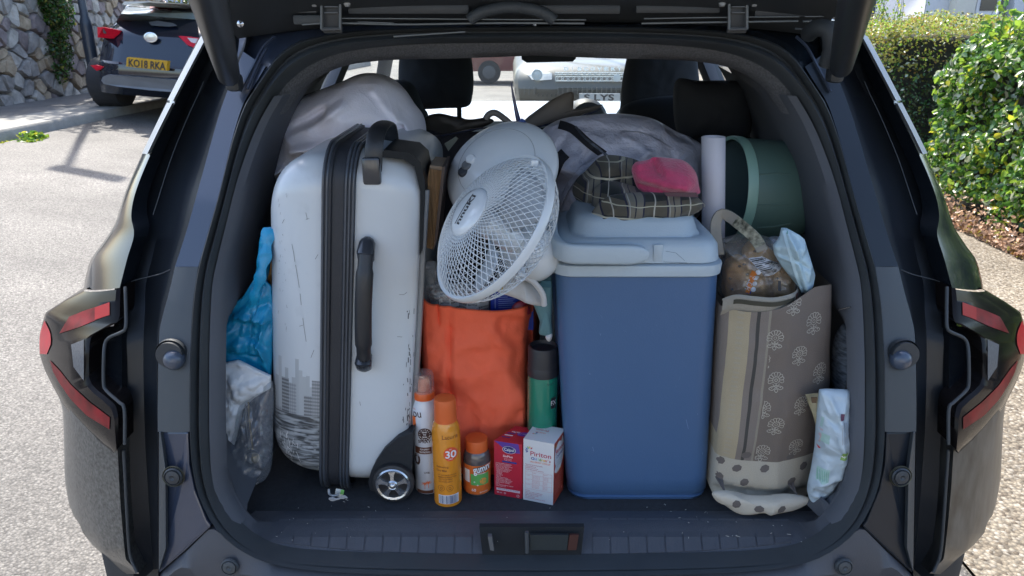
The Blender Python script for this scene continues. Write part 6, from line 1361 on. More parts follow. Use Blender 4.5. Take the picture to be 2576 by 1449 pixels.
pr = Print(fs['side'], b_, X=X2, D=D2, lift=.0009); petals(pr, .008, .116, .006); pr.text('r', 'Piriton', W2 * .52, .106, .014, w=W2 * .75, bold=.008); pr.text('b', "Children's", W2 * .55, .095, .008, w=W2 * .66, bold=.01)
for i in range(4): pr.line('s', [(.012, .086 - i * .004), (W2 - .014, .086 - i * .004)], .0007)
pr.done('side_print', INK, t)
pr = Print(fs['top'], d + Vector((0, 0, .14)), X=-X, Z=-(d - a).normalized(), D=(0, 0, -1), lift=.0006); petals(pr, -.012, .030, .004); pr.text('r', 'Piriton', -.022, .018, .008, w=.024); pr.text('o', "Children's", -.022, .027, .005, w=.02); pr.rect('y', -.052, .0, -.0, .005, 3, 1); pr.done('top_print', {**INK, 'y': ink('print_ochre', (.55, .30, .10))}, t)
# green can with black cap
gx = at(1366, 1030, 1.215).x; p = Vector((gx, 1.243, FZ)); r = .0285
gc = thing('deodorant_can', 'green aerosol can with black cap standing between orange bag and cool box', 'spray can', p)
zt = at(1366, 885, 1.215).z - FZ; zc = at(1366, 955, 1.215).z - FZ
o = lathe_part('can', [(r * .92, 0), (r, .003), (r, zc - .006), (r * .98, zc)], p, mat('can_green', (.012, .20, .125), .22, coat=.6, var=.08), gc)
lathe_part('cap', [(r * 1.01, zc - .001), (r * 1.01, zc + .016), (r * 1.0, zc + .0165), (r * .99, zc + .018), (r * .985, zt - .004), (r * .93, zt), (r * .86, zt + .0006), (r * .80, zt - .006), (r * .70, zt - .007), (0, zt - .005)], p, mat('cap_black', (.022, .022, .026), .5), gc)
pr = Print(o, p + Vector((0, -.05, 0)), lift=.0004); h_ = lambda v: at(1366, v, 1.215).z - FZ
pr.rect('k', .0145, h_(1032), .024, h_(1004), 3, 1); pr.text('d', 'fresh', .014, h_(968), .007, rot=.2)
for i in range(5): pr.line('d', [(.012, h_(978 + i * 4)), (.022, h_(977 + i * 4))], .0008)
pr.done('can_print', {'k': INK['k'], 'd': ink('can_dark', (.02, .07, .06))}, o)
pr = Print(o, pr.O, lift=.0009); pr.text('w', 'FX', .0195, h_(1018), .014, w=.010, bold=.0); pr.done('can_letters', INK, o)
# crumbs and litter
rnd = random.Random(11); mm = M()
for i, (u, v) in enumerate(((876, 1259), (868, 1263), (1178, 1242), (1675, 1271), (1690, 1287), (1723, 1283), (1772, 1290), (1706, 1303), (1668, 1298), (1782, 1314), (1716, 1342), (1732, 1355), (1834, 1350), (1850, 1348), (1862, 1351), (1938, 1342), (1990, 1345), (930, 1276), (946, 1287), (650, 1352), (698, 1350)) + tuple((rnd.uniform(600, 2080), rnd.uniform(1272, 1380)) for _ in range(40))):
    z = FZ + .004 if v < 1300 else FZ + .013; p = atz(u, v, z)
    L = rnd.uniform(.0015, .0045) * (1 if i < 21 else .35); a = rnd.random() * 3; mm.tube([p, p + Vector((L * math.cos(a), L * math.sin(a) * .5, .0005)), p + Vector((2 * L * math.cos(a), L * math.sin(a), .0005))], [.0003, .0005, .0002], 5)
o = mm.build('crumbs', mat('crumb_pale', (.45, .43, .38), .8), None); tag(o, 'pale crumbs and fibres scattered on the black boot floor and sill', 'crumbs', kind='stuff')
# ================================================================ the street around
def leafmat(name, col, tr=.5, spec=.35):
    m = bpy.data.materials.new(name); m.use_nodes = True; MATS[name] = m
    n, l = m.node_tree.nodes, m.node_tree.links; b = n['Principled BSDF']
    tc = n.new('ShaderNodeTexCoord'); nz = n.new('ShaderNodeTexNoise'); nz.inputs['Scale'].default_value = 9; l.new(tc.outputs['Object'], nz.inputs[0])
    mx = n.new('ShaderNodeMix'); mx.data_type = 'RGBA'; l.new(nz.outputs[0], mx.inputs[0]); mx.inputs[6].default_value = (*[c * .6 for c in col], 1); mx.inputs[7].default_value = (*[min(1, c * 1.4) for c in col], 1)
    l.new(mx.outputs[2], b.inputs['Base Color']); b.inputs['Roughness'].default_value = .26; b.inputs['Specular IOR Level'].default_value = spec
    t = n.new('ShaderNodeBsdfTranslucent'); l.new(mx.outputs[2], t.inputs[0]); ms = n.new('ShaderNodeMixShader'); ms.inputs[0].default_value = tr
    l.new(b.outputs[0], ms.inputs[1]); l.new(t.outputs[0], ms.inputs[2]); l.new(ms.outputs[0], n['Material Output'].inputs[0]); return m
LM = {'dg': leafmat('leaf_deep_green', (.045, .12, .03), .3, .6), 'g': leafmat('leaf_green', (.09, .21, .035), .4, .6), 'lg': leafmat('leaf_lime', (.26, .40, .05), .5), 'ye': leafmat('leaf_yellow', (.52, .50, .05), .5), 'pa': leafmat('leaf_pale_glint', (.50, .54, .40), .3, .9),  # pale leaves: variegation, with extra ones standing in for sun glints
      'go': leafmat('leaf_gold', (.36, .34, .08), .5), 're': leafmat('leaf_red', (.34, .20, .06), .5), 'ol': leafmat('leaf_olive', (.07, .085, .03), .3), 'dry': leafmat('leaf_dry', (.60, .40, .27), .3), 'br': leafmat('leaf_brown', (.28, .17, .11), .2)}
def leaves(name, parent, P, Nn, size, keys, weights, rs, wid=.55, kind=None, wf=None):
    """P: Nx3 points, Nn: outward directions"""
    N = len(P); rs = np.random.RandomState(rs)
    d = Nn + rs.normal(0, .75, (N, 3)); d /= np.linalg.norm(d, axis=1)[:, None] + 1e-9
    t = rs.normal(0, 1, (N, 3)); t -= d * np.sum(t * d, 1)[:, None]; t /= np.linalg.norm(t, axis=1)[:, None] + 1e-9
    s = np.cross(d, t); L = size * rs.uniform(.6, 1.3, N)[:, None]; W = L * wid * .5
    a = P - t * L * .5; e = P + t * L * .5; fold = d * L * .10
    v = np.stack([a, P - t * L * .15 + s * W + fold, P + t * L * .22 + s * W * .85 + fold, e - fold * .5, P + t * L * .22 - s * W * .85 + fold, P - t * L * .15 - s * W + fold], 1).reshape(-1, 3)
    base = np.arange(N)[:, None] * 6
    f = np.concatenate([np.stack([base + 0, base + 1, base + 2, base + 3], -1).reshape(-1, 4), np.stack([base + 0, base + 3, base + 4, base + 5], -1).reshape(-1, 4)])
    me = bpy.data.meshes.new(name); me.vertices.add(N * 6); me.vertices.foreach_set('co', v.ravel().astype('f'))
    me.loops.add(len(f) * 4); me.polygons.add(len(f)); me.loops.foreach_set('vertex_index', f.ravel().astype('i')); me.polygons.foreach_set('loop_start', np.arange(len(f), dtype='i') * 4)
    w_ = np.array(weights, float)
    if wf is not None: mi = np.array([rs.choice(len(keys), p=q / q.sum()) for q in (wf(P) * w_[None, :])])
    else: mi = rs.choice(len(keys), N, p=w_ / w_.sum())
    me.polygons.foreach_set('material_index', np.concatenate([mi, mi]).astype('i'))
    for k in keys: me.materials.append(LM[k])
    me.update(); me.validate(); o = link(name, me, parent)
    if kind: o['kind'] = kind
    return o
def nz3(P, sc, off=0):
    return np.array([noise.noise(Vector(p) * sc + Vector((off, off, off))) for p in P])
def hedge(name, label, x0, x1, y0, y1, z0, z1, n, size, keys, weights, seed, r=.25, amp=.12, wf=None, shell=.22, core='ol', sprout=0, group=None):
    rs = np.random.RandomState(seed); t = thing(name, label, 'hedge', ((x0 + x1) / 2, (y0 + y1) / 2, z0), group)
    c = np.array([(x0 + x1) / 2, (y0 + y1) / 2, (z0 + z1) / 2]); h = np.array([(x1 - x0) / 2, (y1 - y0) / 2, (z1 - z0) / 2])
    face = rs.choice(5, n, p=np.array([h[1] * h[2] * 1.6, h[1] * h[2] * .4, h[0] * h[2] * 1.6, h[0] * h[2] * .5, h[0] * h[1]]) / (h[1] * h[2] * 2 + h[0] * h[2] * 2.1 + h[0] * h[1]))
    q = rs.uniform(-1, 1, (n, 3)); Nn = np.zeros((n, 3))
    for f, (ax, sg) in enumerate(((0, -1), (0, 1), (1, -1), (1, 1), (2, 1))):
        k = face == f; q[k, ax] = sg; Nn[k, ax] = sg
    Pn = q * h; cl = np.clip(Pn, -(h - r), h - r); dv = Pn - cl; ln = np.linalg.norm(dv, axis=1)[:, None]; Pn = cl + dv / np.maximum(ln, 1e-6) * np.minimum(ln, r); Nn = np.where(ln > 1e-3, dv / np.maximum(ln, 1e-6), Nn)
    P = c + Pn; a = nz3(P, 1.6, seed) * amp * 1.6 + nz3(P, 5, seed + 3) * amp * .8
    P = P + Nn * a[:, None] - Nn * (rs.power(1.6, n)[:, None] * -1 + 1) * shell
    Nn = Nn * .7 + np.array([0, 0, .35])
    leaves('foliage', t, P, Nn, size, keys, weights, seed, wf=wf)
    mm = M(); mm.box(c - np.array([0, 0, .03]), (2 * h[0] - .36, 2 * h[1] - .36, 2 * h[2] - .30), bev=.12, seg=3); mm.build('branch_core', mat('hedge_core', (.018, .018, .010), .95, bump=1, bscale=14, var=.5, vscale=22), t)
    tw = M(); PL, NL = [], []
    for i in range(sprout):
        x, y = rs.uniform(x0 + .05, x0 + .7), rs.uniform(y0 + .3, y1 - .3); b = Vector((x, y, z1 - .05)); tip = b + Vector((rs.normal(0, .08), rs.normal(0, .08), rs.uniform(.2, .45)))
        tw.tube([b, b.lerp(tip, .5) + Vector((.01, 0, 0)), tip], [.004, .003, .001], 4)
        for k in range(14):
            s = rs.uniform(.15, 1); p = b.lerp(tip, s) + Vector(rs.normal(0, .022, 3)); PL.append(p); NL.append((rs.normal(), rs.normal(), .5))
    if sprout:
        tw.build('shoots', mat('twig_green', (.10, .12, .04), .7), t)['kind'] = 'stuff'
        leaves('shoot_leaves', t, np.array(PL), np.array(NL), size * 1.05, ['lg', 'ye', 'g'], [6, 2, 2], seed + 1)
    return t
hedge('near_hedge', 'glossy bright green and yellow variegated hedge beside the pavement at right edge', 3.78, 5.6, 2.4, 6.95, .10, 1.52, 30000, .064, ['dg', 'g', 'lg', 'ye', 'pa'], [5, 6, 4.6, .7, 2.8], 3, r=.3, amp=.13, sprout=70)
def gold_w(P):
    s = np.clip((P[:, 2] - .98) / .35, 0, 1) + nz3(P, 3) * .3; s = np.clip(s, .02, 1)[:, None]
    return np.concatenate([1 - s + .02, 1 - s + .1, s, s, s, s * .5], 1)
hedge('far_hedge', 'clipped hedge with golden and reddish top growth behind the variegated one', 3.90, 6.6, 8.2, 12.5, .1, 1.66, 36000, .036, ['ol', 'dg', 'go', 're', 'lg', 'pa'], [6, 5, 6, 1.0, 3, 3], 5, r=.22, amp=.10, wf=gold_w, sprout=30)
# dry plants along the hedge foot
rs = np.random.RandomState(8); n = 5000
P = np.stack([3.60 + rs.gamma(1.6, .035, n) , rs.uniform(2.6, 7.4, n), .03 + np.abs(rs.normal(0, .07, n))], 1); P[:, 2] *= np.clip((P[:, 0] - 3.52) / .12, .2, 1.6)
o = leaves('dry_ground_cover', None, P, np.tile([-.3, -.3, .8], (n, 1)), .035, ['dry', 'br', 're', 'go'], [5, 5, 1, 1], 8); tag(o, 'dry reddish brown creeping plants along the hedge foot', 'ground cover', kind='stuff')
tag(strip_ground('soil_bed', [3.70, 4.4, 6.4], [1.5, 3, 5, 7.2, 9, 13], lambda x, y: .035 + .03 * (x > 4), mat('soil', (.045, .035, .025), .95, bump=1, bscale=30, var=.4, vscale=20)), kind='structure')
# house on the right
hs_ = thing('white_house', 'white rendered house with white framed window behind the right hedges', 'house', (9, 14.5, 0))
def wallpart(name, u0, u1, Y, z0, z1, m, dep=.3, v=30, parent=hs_):
    a, b_ = at(u0, v, Y).x, at(u1, v, Y).x; mm = M(); mm.box(((a + b_) / 2, Y + dep / 2, (z0 + z1) / 2), (b_ - a, dep, z1 - z0)); return mm.build(name, m, parent, smooth_=False)
m_wh = mat('white_render', (.62, .63, .66), .85, bump=.4, bscale=40, var=.05, vscale=2); m_cr = mat('cream_render', (.66, .63, .55), .85, bump=.4, bscale=40, var=.06, vscale=2)
m_up = mat('white_upvc', (.72, .73, .76), .35, var=.02); m_dkg = mat('dark_pane', (.03, .035, .045), .06, coat=.5)
wallpart('wall', 2325, 2402, 13.2, 0, 6, m_wh, 5); wallpart('wall_return', 2402, 2452, 13.0, 0, 6, m_cr, 5.2); wallpart('wall', 2546, 2760, 13.1, 0, 6, m_wh, 5); wallpart('wall_below', 2452, 2514, 13.25, 0, 1.0, m_cr, 5); wallpart('wall_above', 2452, 2514, 13.25, 2.2, 6, m_cr, 5)  # bluish shaded and cream sunlit faces: the light is in the render colours
wfm = wallpart('window', 2454, 2513, 13.18, 1.0, 2.2, m_up, .08); pn = wallpart('pane', 2464, 2504, 13.16, 1.08, 1.75, m_dkg, .03, parent=wfm); pn = wallpart('pane', 2464, 2504, 13.165, 1.82, 2.12, m_dkg, .03, parent=wfm)
wallpart('downpipe_recess', 2514, 2546, 13.5, 0, 6, mat('dark_brick', (.03, .03, .04), .8), 4); wallpart('porch', 2196, 2325, 15.0, 0, 5, mat('navy_door', (.03, .04, .07), .5), 4)
wn_ = wallpart('window', 2600, 2700, 13.06, 1.0, 2.3, m_up, .08); wallpart('pane', 2608, 2692, 13.04, 1.1, 2.2, m_dkg, .03, parent=wn_)
mm = M(); a, b_ = at(2200, 30, 13).x - .6, at(2760, 30, 13).x + .3
mm.prism([Vector((a, 12.7, 5.9)), Vector((b_, 12.7, 5.9)), Vector((b_, 15.8, 8)), Vector((a, 15.8, 8))], (0, 0, .15)); mm.prism([Vector((a, 18.8, 5.9)), Vector((b_, 18.8, 5.9)), Vector((b_, 15.7, 8)), Vector((a, 15.7, 8))], (0, 0, .15)); mm.build('roof', mat('slate', (.08, .08, .09), .7, bump=.5, bscale=12), hs_, smooth_=False)
# rubble wall on the left
def clip(poly, p, nrm):
    out = []
    for i in range(len(poly)):
        a, b_ = poly[i], poly[(i + 1) % len(poly)]; da = (a[0] - p[0]) * nrm[0] + (a[1] - p[1]) * nrm[1]; db = (b_[0] - p[0]) * nrm[0] + (b_[1] - p[1]) * nrm[1]
        if da <= 0: out.append(a)
        if (da < 0) != (db < 0):
            t = da / (da - db); out.append((a[0] + (b_[0] - a[0]) * t, a[1] + (b_[1] - a[1]) * t))
    return out
rw_ = thing('rubble_wall', 'tall garden wall of rough grey and tan stones along the left pavement', 'wall', (-7.1, 11, .6))
WX = -6.62
mm = M(); mm.loft([[Vector((WX - .03, y, .45)), Vector((WX - .06 + .02 * math.sin(y * 3), y, 2.25 + .08 * math.sin(y * 1.7))), Vector((WX - .45, y, 2.28 + .06 * math.sin(y * 2.3))), Vector((WX - .5, y, .4))] for y in [7.5 + i * .4 for i in range(20)]], False); mm.build('mortar', mat('mortar', (.22, .20, .18), .95, bump=1, bscale=30, var=.3), rw_)
rnd = random.Random(4); pts = []
cy_, cz_ = .23, .20
for j in range(9):
    for i in range(32): pts.append((7.6 + (i + .5 * (j % 2) + rnd.uniform(-.45, .45)) * cy_, .62 + (j + rnd.uniform(-.45, .45)) * cz_))
m_st = [mat('stone_%s' % k, c, .9, bump=1.0, bscale=9, var=.3, vscale=5, col2=c2) for k, c, c2 in (('grey', (.26, .25, .24), (.40, .37, .34)), ('tan', (.36, .27, .18), (.52, .42, .30)), ('plum', (.23, .19, .19), (.34, .28, .27)), ('pale', (.42, .39, .35), (.60, .56, .50)))]
for i, p in enumerate(pts):
    poly = [(p[0] - .3, p[1] - .25), (p[0] + .3, p[1] - .25), (p[0] + .3, p[1] + .25), (p[0] - .3, p[1] + .25)]
    for j, q in enumerate(pts):
        if i != j and abs(q[0] - p[0]) < .7 and abs(q[1] - p[1]) < .6: poly = clip(poly, ((p[0] + q[0]) / 2, (p[1] + q[1]) / 2), (q[0] - p[0], q[1] - p[1]))
    if len(poly) < 3: continue
    c = (sum(a for a, _ in poly) / len(poly), sum(b_ for _, b_ in poly) / len(poly)); h = rnd.uniform(.02, .055)
    r0 = [Vector((WX - .04, c[0] + (a - c[0]) * .95, c[1] + (b_ - c[1]) * .93)) for a, b_ in poly]; r1 = [Vector((WX + h * .6 - .02, c[0] + (a - c[0]) * .88, c[1] + (b_ - c[1]) * .86)) for a, b_ in poly]; r2 = [Vector((WX + h + rnd.uniform(-.012, .012), c[0] + (a - c[0]) * .78, c[1] + (b_ - c[1]) * .76)) for a, b_ in poly]
    mm = M(); mm.loft([r0, r1, r2], True, False, True); mm.build('stone', rnd.choice(m_st), rw_, angle=55)
# creeper on the wall, shrub above, bushes further back
def bush(name, label, c, rad, n, size, keys, weights, seed, cat_='shrub', group=None, trunk=True):
    rs = np.random.RandomState(seed); t = thing(name, label, cat_, (c[0], c[1], c[2] - rad[2]), group)
    k = 9; cc = rs.normal(0, .5, (k, 3)); cc /= np.maximum(1, np.linalg.norm(cc, axis=1))[:, None]; w_ = rs.choice(k, n); d = rs.normal(0, 1, (n, 3)); d /= np.linalg.norm(d, axis=1)[:, None]
    P = (cc[w_] * .62 + d * (rs.power(2.5, n)[:, None]) * .45) * np.array(rad) + np.array(c)
    leaves('crown', t, P, d + np.array([0, 0, .3]), size, keys, weights, seed)
    if trunk:
        mm = M(); mm.tube([(c[0], c[1], c[2] - rad[2] * 1.4), (c[0] + .03, c[1], c[2]), (c[0], c[1] + .05, c[2] + rad[2] * .3)], [.05, .03, .015], 6); mm.build('trunk', mat('bark', (.09, .07, .05), .9), t)
    return t
bush('wall_creeper', 'green creeper hanging down the rubble wall beside the lamp post', (WX + .12, 11.25, 1.62), (.30, .50, .85), 6500, .05, ['ol', 'dg', 'g', 'go'], [5, 4, 3, 1], 21, 'creeper', trunk=False)
bush('wall_shrub', 'brownish green shrub growing over the top of the rubble wall', (WX - .3, 11.6, 2.30), (.5, 2.6, .45), 8000, .05, ['ol', 'dg', 'go', 'br'], [5, 3, 2, 2], 22)
bush('verge_shrub', 'dull green shrub beyond the black parked car', (-7.0, 16.5, 1.6), (1.6, 1.6, 1.5), 7000, .08, ['ol', 'dg', 'go', 'dry'], [5, 3, 2, 1], 23)
bush('kerb_weed', 'bright green weed clump growing at the kerb foot', tuple(at(62, 352, 7.55)), (.22, .28, .07), 500, .06, ['lg', 'g', 'ye'], [5, 3, 1], 24, 'weed', trunk=False)
bush('kerb_weed', 'yellowing weed at the kerb foot, nearest the left edge', tuple(at(4, 368, 7.35)), (.12, .14, .05), 200, .05, ['lg', 'ye'], [3, 4], 25, 'weed', trunk=False)
tree = thing('street_tree', 'leafy tree beyond the rubble wall shading the pavement', 'tree', (-7.9, 12.6, .5))
rs = np.random.RandomState(41); n = 6000; d = rs.normal(0, 1, (n, 3)); d /= np.linalg.norm(d, axis=1)[:, None]; cc = rs.normal(0, .6, (12, 3)); P = (cc[rs.choice(12, n)] * .7 + d * .5 * rs.uniform(.5, 1, (n, 1))) * np.array([1.5, 2.2, .9]) + np.array([-7.6, 12.4, 4.3])
leaves('crown', tree, P, d, .13, ['ol', 'dg', 'g'], [3, 4, 3], 42)
mm = M(); mm.tube([(-7.9, 12.6, .3), (-7.85, 12.6, 2.2), (-7.7, 12.5, 3.6), (-7.6, 12.4, 4.8)], [.16, .13, .09, .04], 8); mm.tube([(-7.85, 12.6, 2.2), (-7.2, 12.0, 3.4), (-6.9, 11.6, 4.3)], [.09, .06, .02], 6); mm.tube([(-7.8, 12.6, 2.8), (-8.3, 13.2, 3.8), (-8.5, 13.8, 4.5)], [.08, .05, .02], 6); mm.build('trunk', mat('bark'), tree)
# lamp post
lp_ = thing('lamp_post', 'dark street lamp post on the left pavement behind the parked black car', 'lamp post', (-5.86, 10.7, .6)); px, py = at(234, 160, 10.6).x, 10.6
mm = M(); mm.lathe([(.09, 0), (.085, .05), (.078, .1), (.078, 1.0), (.07, 1.06), (.052, 1.12), (.045, 3), (.035, 6.0), (0, 6.0)], (px, py, .58), (0, 0, 1), 20); mm.build('post', mat('post_paint', (.022, .03, .045), .45, coat=.3), lp_)
mm = M(); mm.box((px + .18, py, 6.6), (.62, .2, .10), bev=.03); mm.build('lantern', mat('lantern_grey', (.2, .2, .2), .5), lp_)
# parked cars
def row_body(rows, Yend, m, parent, name, skew=0.0, wheelcut=None):
    """rows: (v, uL, uR, Y) seen from here; the flank runs straight on to Yend"""
    rr = []
    for v, uL, uR, Y in rows:
        a = at(uL, v, Y); b_ = at(uR, v + (uR - uL) * skew, Y); w_ = b_ - a; s = 1 if Yend > Y else -1
        L = []
        for f, dy in ((0, Yend - Y), (0, (Yend - Y) * .5), (0, .55), (.004, .28), (.03, .12), (.10, .04), (.25, .008), (.5, 0), (.75, .008), (.90, .04), (.97, .12), (.996, .28), (1, .55), (1, (Yend - Y) * .5), (1, Yend - Y)): L.append(a + w_ * f + Vector((0, dy, 0)))
        rr.append(L)
    mm = M(); mm.loft(rr, False); mm.add(rr[-1], [tuple(range(len(rr[-1])))]); mm.add([r[-1] for r in rr] + [r[0] for r in rr[::-1]], [tuple(range(2 * len(rr)))])
    mm.add(rr[0], [tuple(range(len(rr[0])))])
    return mm.build(name, m, parent, angle=35)
m_carblk = mat('black_car_paint', (.008, .012, .024), .12, coat=1, var=.03)
bc_ = thing('parked_car', 'black hatchback parked half on the left pavement, yellow plate KO18 RKA', 'car', at(388, 240, 10.5))
rows = [(2, 330, 470, 11.0), (4, 316, 486, 10.4), (8, 306, 500, 10.0), (14, 300, 508, 9.85), (30, 290, 520, 9.75), (48, 276, 530, 9.62), (62, 262, 538, 9.52), (72, 248, 546, 9.44), (90, 240, 550, 9.40), (120, 233, 554, 9.36), (150, 228, 557, 9.30), (156, 226, 558, 9.20), (185, 226, 558, 9.18), (210, 228, 556, 9.22), (232, 233, 552, 9.34)]
cb_ = row_body(rows, 12.9, m_carblk, bc_, 'body', .08)
t2 = bvh(cb_)
def oncar(name, poly, m, parent=bc_, lift=.012, th=.02, tgt=None):
    tt = tgt or t2; pts = []
    for p in poly:
        h = tt.ray_cast(CAM, ray(*p).normalized(), 30); q = h[0] if h[0] is not None else at(p[0], p[1], 9.3); pts.append(q + Vector((0, -lift, 0)))
    mm = M(); mm.prism(pts, (0, th, 0)); return mm.build(name, m, parent, smooth_=False)
oncar('rear_window', [(320, 15), (400, 22), (492, 32), (505, 50), (512, 74), (400, 66), (292, 56), (305, 34)], mat('window_reflection', (.12, .17, .19), .12, coat=.6, var=.3, vscale=1.6, col2=(.42, .50, .50)), lift=.008)  # pale teal blotches paint a bright reflection onto the glass
oncar('spoiler', [(318, 4), (400, 4), (492, 12), (500, 24), (400, 16), (312, 12)], mat('pale_roof', (.55, .56, .55), .25, coat=.5), lift=.05)
oncar('high_brake_light', [(383, 15), (437, 20), (436, 25), (384, 21)], m_redl, lift=.07)
tlm = oncar('tail_lamp', [(247, 68), (262, 68), (307, 77), (300, 86), (287, 97), (262, 96), (248, 94)], m_redb, lift=.02); oncar('clear_lens', [(262, 73), (284, 77), (280, 86), (264, 84)], m_clear, tlm, .035)
tlm = oncar('tail_lamp', [(450, 90), (480, 92), (510, 97), (512, 116), (493, 121), (473, 113)], m_redb, lift=.02); oncar('clear_lens', [(474, 95), (500, 97), (494, 109), (484, 106)], mat('white_lens', (.6, .55, .55), .2), tlm, .035)
oncar('wiper_pod', [(378, 55), (400, 52), (440, 58), (450, 65), (430, 67), (385, 64)], mat('wiper_pod', (.15, .16, .18), .2, coat=1), lift=.05)
c = at(374, 94, 9.3); mm = M(); mm.lathe([(.055, .0), (.058, .012), (.045, .014), (.042, .008), (0, .010)], c + Vector((0, .06, 0)), (0, -1, 0), 24, sx=1.4); mm.build('badge', m_chrome, bc_)
fg = oncar('fog_lamp', [(230, 164), (244, 163), (262, 168), (256, 174), (246, 178), (236, 170)], m_redb, lift=.02)
oncar('skid_plate', [(260, 202), (264, 192), (277, 187), (360, 193), (443, 200), (520, 205), (520, 232), (430, 230), (380, 226), (300, 217), (266, 210)], mat('grey_skid', (.20, .21, .23), .5), lift=.05, th=.06)
mm = M(); mm.prism([at(u, v, 9.08) for u, v in ((319, 144), (421, 154), (419, 178), (317, 167))], (0, .08, 0)); npl = mm.build('number_plate', mat('plate_yellow', (.55, .30, .008), .45), bc_, smooth_=False)
a, b_, d_ = at(317, 167, 9.08), at(419, 178, 9.08), at(317, 144, 9.08)
pr = Print(npl, (a + at(421, 154, 9.08)) / 2 - Vector((0, 0, .012)), X=(b_ - a), Z=(d_ - a), D=(0, 1, 0), lift=.004); pr.text('k', 'KO18 RKA', 0, 0, .118, w=.43, bold=.025); pr.done('plate_letters', INK, npl)
for (u0, u1) in ((238, 314), (490, 548)):
    a, b_ = at(u0, 262, 9.75), at(u1, 262, 9.75); mm = M(); mm.lathe([(0, -(b_.x - a.x) / 2), (.26, -(b_.x - a.x) / 2), (.31, -(b_.x - a.x) / 2 + .04), (.31, (b_.x - a.x) / 2 - .04), (.26, (b_.x - a.x) / 2), (0, (b_.x - a.x) / 2)], ((a.x + b_.x) / 2, 9.9, .60 + .29 if u0 < 300 else .5 + .29), (1, 0, 0), 28); mm.build('wheel', mat('tyre'), bc_)
for u0 in (250, 500): mm = M(); mm.lathe([(0, -.1), (.3, -.1), (.3, .1), (0, .1)], (at(u0, 250, 9.9).x + .05, 12.3, .9), (1, 0, 0), 24); mm.build('wheel', mat('tyre'), bc_)
# silver SUV facing us ahead
m_sil = mat('champagne_paint', (.085, .088, .078), .4, coat=.3, var=.03)
dv = thing('oncoming_suv', 'pale silver SUV facing us, lettered DISCOVERY, seen through the windscreen', 'car', at(1488, 300, 9.5))
rows = [(300, 1302, 1674, 9.40), (262, 1297, 1679, 9.30), (247, 1295, 1681, 9.25), (225, 1292, 1684, 9.18), (205, 1292, 1684, 9.20), (190, 1295, 1681, 9.26), (178, 1299, 1677, 9.32), (168, 1306, 1670, 9.42), (161, 1312, 1664, 9.55), (150, 1322, 1654, 9.95), (138, 1332, 1644, 10.5), (128, 1340, 1636, 11.0), (90, 1362, 1614, 11.5), (50, 1385, 1591, 12.1), (42, 1395, 1581, 12.5)]
db = row_body(rows, 13.8, m_sil, dv, 'body'); t3 = bvh(db)
def ond(name, poly, m, parent=dv, lift=.012, th=.02): return oncar(name, poly, m, parent, lift, th, t3)
m_dgr = mat('grille_dark', (.05, .055, .055), .4); m_brt = mat('grille_bright', (.55, .60, .60), .4)
hl = ond('headlamp', [(1322, 173), (1345, 172), (1389, 184), (1388, 200), (1360, 202), (1338, 200), (1328, 188)], mat('lamp_glass', (.34, .36, .36), .12, coat=1, var=.2, vscale=20), lift=.02)
c = at(1351, 188, 9.2); mm = M(); mm.lathe([(.062, 0), (.066, .02), (.055, .025), (.05, .012), (.03, .02), (0, .022)], c, (0, -1, 0), 28); mm.build('lamp_ring', m_brt, hl)
hl2 = ond('headlamp', [(1654, 173), (1631, 172), (1587, 184), (1588, 200), (1616, 202), (1638, 200), (1648, 188)], mat('lamp_glass'), lift=.02)
for (v0, v1, u0, u1) in ((183, 188, 1396, 1580), (193, 204, 1398, 1578)):
    gr = ond('grille', [(u0, v0), (u1, v0), (u1, v1), (u0 + 2, v1)], m_dgr, lift=.02)
    mm = M(); K2 = lambda u, v: at(u, v, 9.17)
    mm.tube([K2(u0, v0), K2(u1, v0)], .006, 6); mm.tube([K2(u0, v1), K2(u1, v1)], .006, 6); mm.tube([K2(u0, v0), K2(u0, v1)], .006, 6)
    u = u0 + 4; 
    while u < u1 - 10:
        vm_ = (v0 + v1) / 2; mm.tube([K2(u, vm_), K2(u + 3, v1), K2(u + 9, v1), K2(u + 12, vm_), K2(u + 9, v0), K2(u + 3, v0), K2(u, vm_)], .0045, 5); u += 14
    mm.build('grille_mesh', m_brt, gr)['kind'] = 'stuff'
c = at(1552, 196, 9.15); mm = M(); mm.lathe([(.045, 0), (.045, .01), (0, .014)], c, (0, -1, 0), 24, sx=1.0); mm.build('badge', m_brt, dv)
lw = ond('lower_intake', [(1296, 221), (1350, 221), (1350, 237), (1297, 237)], m_dgr, lift=.015); lw2 = ond('lower_intake', [(1403, 221), (1600, 221), (1600, 237), (1403, 237)], m_dgr, lift=.015)
for (u0, u1, pr_) in ((1306, 1350, lw), (1403, 1600, lw2)):
    u = u0
    while u < u1: mm = M(); mm.prism([at(u, 220, 9.12), at(u + 2.2, 220, 9.12), at(u + 2.2, 238, 9.12), at(u, 238, 9.12)], (0, .02, 0)); mm.build('slat', m_sil, pr_, smooth_=False); u += 12.2
for u in range(1352, 1402, 11): ond('tooth', [(u, 236), (u + 4, 236), (u + 4, 243), (u, 243)], m_dgr, lift=.02)
mm = M(); mm.prism([at(u, v, 9.05) for u, v in ((1458, 236), (1560, 236), (1560, 258), (1458, 258))], (0, .08, 0)); npl = mm.build('number_plate', mat('plate_white', (.45, .46, .45), .5), dv, smooth_=False)
pr = Print(npl, at(1512, 247, 9.0), lift=.004); pr.text('k', 'S LYS', -.02, 0, .10, w=.36, bold=.03); pr.done('plate_letters', INK, npl)
mm = M(); vs, fs = text_geo('DISCOVERY', .03); k_w = psz(1, 9.35, 173) * 150 / (max(q.x for q in vs) - min(q.x for q in vs)) ; 
